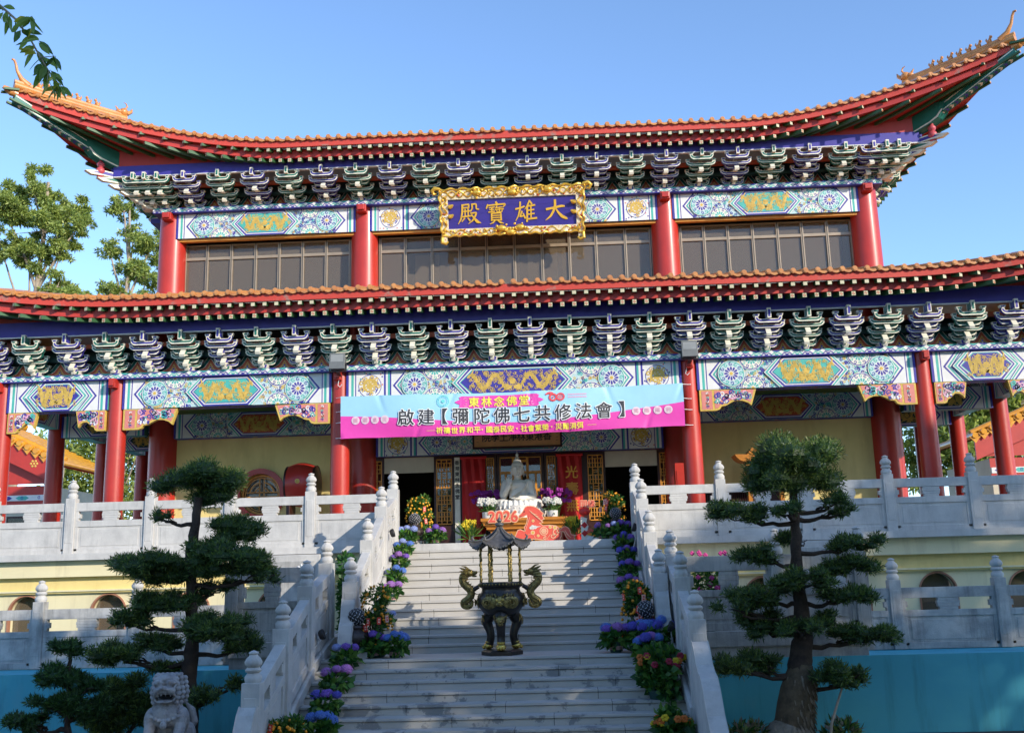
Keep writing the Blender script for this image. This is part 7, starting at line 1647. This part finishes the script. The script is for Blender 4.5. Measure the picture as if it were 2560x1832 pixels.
# ================================================================== FLOWER POTS ON THE STAIRS
def hydrangea(x, y, z, lab, cols, seed, k=1.0, nf=4, group='hydrangea pots along the stairs', side=0.0):
    t = thing('hydrangea_pot', lab, 'potted hydrangea', (x, y, z), group); rs = random.Random(seed)
    mb = MB(); mb.lathe([(.062 * k, 0), (.070 * k, .03 * k), (.071 * k, .032 * k), (.078 * k, .075 * k), (.079 * k, .077 * k), (.084 * k, .105 * k), (.09 * k, .11 * k), (.09 * k, .12 * k), (.078 * k, .12 * k), (.07 * k, .09 * k)], POTG, (x, y, z), 18, mats=[POTG, POTG, POTP, POTP, POTG, POTG, POTG, POTG, POTG]); mb.build('pot', t, 50)
    foliage('leaf', [((x, y, z + .17 * k), (.15 * k, .13 * k, .075 * k)), ((x + side * .05, y - .05 * k, z + .13 * k), (.17 * k, .13 * k, .06 * k))], LEAF, t, (.095 * k, .062 * k), int(150 * k), seed, .15, .5, .2)
    for i in range(nf):
        a = 2 * PI * i / nf + rs.uniform(-.4, .4); r = (.095 if nf > 2 else .06) * k * (0.35 if i == nf - 1 and nf > 3 else 1); c = (x + r * 1.25 * math.cos(a), y + r * .9 * math.sin(a), z + (.235 + .045 * rs.random() + (.03 if i == nf - 1 else 0)) * k); m = cols[i % len(cols)]
        mb = MB(); R = .062 * k * rs.uniform(.85, 1.2); mb.ell(c, (R * .86, R * .86, R * .72), m, 10, 7); N = 70
        for j in range(N):
            ph = math.acos(1 - 1.6 * (j + .5) / N); th = j * 2.39996; d = Vector((math.sin(ph) * math.cos(th), math.sin(ph) * math.sin(th), math.cos(ph))); e = d.orthogonal().normalized(); f_ = d.cross(e); q = rs.uniform(0, PI); e, f_ = e * math.cos(q) + f_ * math.sin(q), f_ * math.cos(q) - e * math.sin(q); p = Vector(c) + Vector((d.x * R, d.y * R, d.z * R * .84)) * rs.uniform(.93, 1.06); w_ = R * .21
            mb.add([tuple(p - e * w_), tuple(p - f_ * w_), tuple(p + e * w_), tuple(p + f_ * w_), tuple(p + d * w_ * .35)], [(0, 1, 4), (1, 2, 4), (2, 3, 4), (3, 0, 4)], m)
        mb.build('flower_head', t)
    return t
def st(j): return -1.0 - TU * j + .13, .722 - RU * j
n_ = ['', 'second', 'third', 'fourth', 'fifth', 'sixth']
for i, (cols, nm) in enumerate((([HL, HL], 'pale lilac-blue'), ([HB, HL], 'bright blue'), ([HP, HM], 'purple'), ([HB, HB, HL], 'sky blue'), ([HM, HM], 'mauve'))):
    y, z = st(2 * i); x = -2.03 + .012 * i
    hydrangea(x, y, z, f'{nm} hydrangea pot on the left of the upper stairs, ' + ('highest' if i == 0 else f'{n_[i]} from the top'), cols, 100 + i, 1.12 if i == 0 else 1.0, 5 if i == 0 else 4)
y, z = st(11); hydrangea(-1.93, y, z, 'small pale blue hydrangea beside the left kumquat bush', [HL, HB], 110, .8, 3)
hydrangea(-1.50, -.80, .722, 'mauve hydrangea pot on the terrace edge below the left kumquat', [HM, HP], 111, 1.05, 4)
for i, (cols, nm) in enumerate((([HP, HV], 'violet-blue'), ([HV, HP], 'deep violet'), ([HP, HM, HV], 'violet and pink'), ([HM, HP], 'pinkish purple'))):
    y, z = st(2 * i + 2); hydrangea(2.0 - (.02, 0, .0, .07)[i], y, z, f'{nm} hydrangea pot on the right of the upper stairs, {n_[i + 1]} from the top', cols, 120 + i, 1.05, 4)
hydrangea(1.98, -.82, .722, 'violet hydrangea with one white head at the right stair head', [HP, HV, HL], 130, 1.1, 4); hydrangea(1.62, -.80, .722, 'small purple hydrangea left of the ball at the right stair head', [HM, HP], 131, .95, 3)
hydrangea(-1.90, -5.12, -1.02, 'purple hydrangea pot on the landing next to the left ball stand', [HP, HP], 140, 1.15, 4); hydrangea(-1.58, -5.15, -1.02, 'blue and purple hydrangea pot on the landing, nearest the left stairs', [HB, HB, HP], 141, 1.15, 5)
hydrangea(1.58, -5.12, -1.02, 'purple and blue hydrangea pot on the landing, right of the burner', [HP, HM, HB], 142, 1.25, 5)
for i, (cols, nm) in enumerate((([HP, HV, HL], 'violet'), ([HM, HM], 'pinkish mauve'), ([HV, HP], 'blue-violet'), ([HB, HB], 'bright sky blue'))):
    j = 1 + 2 * i; y = YL - TLo * j + .15; hydrangea(-2.20 + (.0, .0, 0, .06)[i], y, -1.02 - RLo * j, f'{nm} hydrangea pot at the left edge of the lower stairs, {("top", "second", "third", "lowest")[i]} of four', cols, 150 + i, 1.1 + .1 * (i == 3), 4)
for i, (x, y, z, cols, k) in enumerate(((1.98, -5.28, -1.02, [HV, HV, HB], 1.35), (2.20, -5.20, -1.02, [HV, HB], 1.4), (2.00, -5.62, -1.144, [HB, HV, HM], 1.25))):
    hydrangea(x, y, z, ('big royal blue hydrangea pot at the right front of the landing', 'royal blue hydrangea pot against the right stair rail on the landing', 'blue and mauve hydrangea pot on the top step below the landing, right')[i], cols, 160 + i, k, 6)
def kumquat(x, y, z, r, h, lab, seed, npk, fruit=ORNG, red=PACK, zb=.12, mats=LEAF, nfr=70):
    t = thing('kumquat_bush', lab, 'kumquat bush', (x, y, z), 'kumquat bushes'); rs = random.Random(seed)
    mb = MB(); mb.lathe([(r * .5, 0), (r * .6, .1), (r * .64, .16), (r * .55, .16)], POTG, (x, y, z), 18); mb.build('pot', t, 50)
    cl = []
    for i in range(26): a = rs.uniform(0, 2 * PI); q = math.sqrt(rs.random()) * .7; zz = rs.uniform(.08, .92); k = 1 - .35 * zz; cl.append(((x + r * q * k * math.cos(a), y + r * q * k * math.sin(a), z + zb + (h - zb) * zz), (r * .36, r * .36, r * .30)))
    foliage('crown', cl, mats, t, (.062, .026), 2600, seed, .3, .4)
    mb = MB()
    for i in range(10): a = rs.uniform(0, 6.28); mb.tube([(x, y, z + .1), (x + .5 * r * math.cos(a), y + .5 * r * math.sin(a), z + zb + h * .5)], [.012, .004], BARK, 5)
    mb.build('stem', t)
    for i in range(nfr):
        a = rs.uniform(PI * .95, 2.05 * PI); zz = rs.random(); k = (1 - .35 * zz) * (1 - max(0, zz - .8) * 2.2) * (.75 + .25 * min(1, zz * 5)); q = r * k * rs.uniform(.92, 1.06); mb = MB(); R = .020 * rs.uniform(.85, 1.2); mb.ell((x + q * math.cos(a), y + q * math.sin(a), z + zb + (h - zb) * zz), (R, R, R), fruit, 8, 6); mb.build('fruit', t, 179)
    for i in range(npk):
        a = rs.uniform(PI * 1.1, 1.9 * PI); zz = rs.uniform(.15, .85); q = r * (1 - .3 * zz) * 1.08; c = Vector((x + q * math.cos(a), y + q * math.sin(a), z + zb + (h - zb) * zz)); R_ = Matrix.Translation(c) @ Matrix.Rotation(rs.uniform(-.25, .25), 4, 'Y') @ Matrix.Rotation(a + PI / 2, 4, 'Z')
        mb = MB(); mb.box(-.028, .028, -.004, .004, -.05, .05, red if i % 3 else PACKP, R_)
        for k in (-.015, .018): mb.box(-.014, .014, -.006, -.004, k - .010, k + .010, PACKP if i % 3 else PACK, R_)
        mb.build('red_packet', t)
    return t
kumquat(-1.90, -4.92, -1.02, .27, 1.02, 'kumquat bush hung with red packets on the left of the landing', 1, 7)
kumquat(1.93, -4.82, -1.02, .27, 1.00, 'kumquat bush hung with red packets behind the ball on the right of the landing', 2, 7)
kumquat(-1.88, -.28, .722, .30, .95, 'yellow and orange kumquat bush in full sun at the left door', 3, 3, mats=[LEAF[2], LEAF[2], LEAF[0]], fruit=mat('yellow kumquat', (0.85, 0.42, 0.02), .4, .2, 10), nfr=96)  # leaf mix lighter and fruit yellower than on the other bushes
kumquat(1.85, -.28, .722, .30, .92, 'kumquat bush with red packets at the right door', 4, 6, nfr=80)
kumquat(-2.46, -7.72, -2.02, .30, .50, 'low kumquat bush with red packets at the bottom left of the stairs', 5, 4, nfr=46)
def mixed(x, y, z, r, h, lab, seed, n, cols):
    t = thing('flowering_bush', lab, 'flowering bush', (x, y, z), 'flowering bushes at the right of the lower stairs'); rs = random.Random(seed); cl = []
    for i in range(24): a = rs.uniform(0, 2 * PI); q = math.sqrt(rs.random()) * .72; cl.append(((x + r * q * math.cos(a), y + r * q * math.sin(a), z + .08 + (h - .1) * rs.random()), (r * .36, r * .36, r * .34)))
    foliage('crown', cl, LEAF, t, (.11, .085), n, seed, .1, .5, .1); mb = MB(); mb.lathe([(r * .5, 0), (r * .6, .12), (r * .55, .12)], POTG, (x, y, z), 18); mb.build('pot', t, 50)
    for i in range(12):
        a = rs.uniform(PI, 2 * PI); c = (x + r * rs.uniform(.75, 1.0) * math.cos(a), y + r * .95 * math.sin(a), z + h * rs.uniform(.72, 1.0)); mb = MB(); m = cols[i % len(cols)]
        for q in range(6): b = PI * q / 3; mb.ell((c[0] + .025 * math.cos(b), c[1], c[2] + .025 * math.sin(b)), (.026, .014, .02), m, 7, 5)
        mb.build('blossom', t, 60)
ORF = flower('orange flower', (0.80, 0.20, 0.03)); RDF = flower('crimson flower', (0.45, 0.02, 0.06))
mixed(2.08, -6.45, -1.515, .31, .56, 'bushy green plant with red and orange blooms on the lower stairs, right', 6, 1500, [ORF, RDF, YFL, RDF])
mixed(2.10, -7.45, -2.01, .26, .42, 'low bush with orange flowers in the bottom right corner of the stairs', 7, 800, [ORF, ORF, YFL])
t = thing('flower_pot', 'pink flowers in a pot behind the right landing balustrade', 'potted flowers', (2.95, -4.75, -.78)); foliage('leaf', [((2.95, -4.75, -.15), (.22, .15, .30))], LEAF, t, (.08, .05), 420, 3, .3, .4); rs = random.Random(8)
mb = MB(); mb.lathe([(.10, 0), (.13, .2), (.14, .22), (.12, .22)], POTG, (2.95, -4.75, -.78), 18); mb.build('pot', t, 50); PKF = flower('hot pink flower', (0.75, 0.07, 0.32))
for i in range(38):
    c = (2.95 + rs.uniform(-.24, .30), -4.86 + rs.uniform(-.05, .05), rs.choice((rs.uniform(.12, .38), rs.uniform(-.3, .0)))); mb = MB()
    for q in range(4): b = PI * q / 2; mb.ell((c[0] + .018 * math.cos(b), c[1], c[2] + .018 * math.sin(b)), (.02, .012, .02), PKF, 6, 4)
    mb.build('blossom', t, 60)
t = thing('shrub', 'dark green shrub between the two left stair rails', 'shrub', (-2.48, -4.3, -1.2)); foliage('crown', [((-2.50, -4.1, -.55 + .22 * i), (.10, .35, .18)) for i in range(5)], LEAF[:2], t, (.09, .05), 900, 5, .2, .4); mb = MB(); mb.tube([(-2.5, -4.1, -1.2), (-2.5, -4.1, .3)], .02, BARK, 6); mb.build('stem', t)
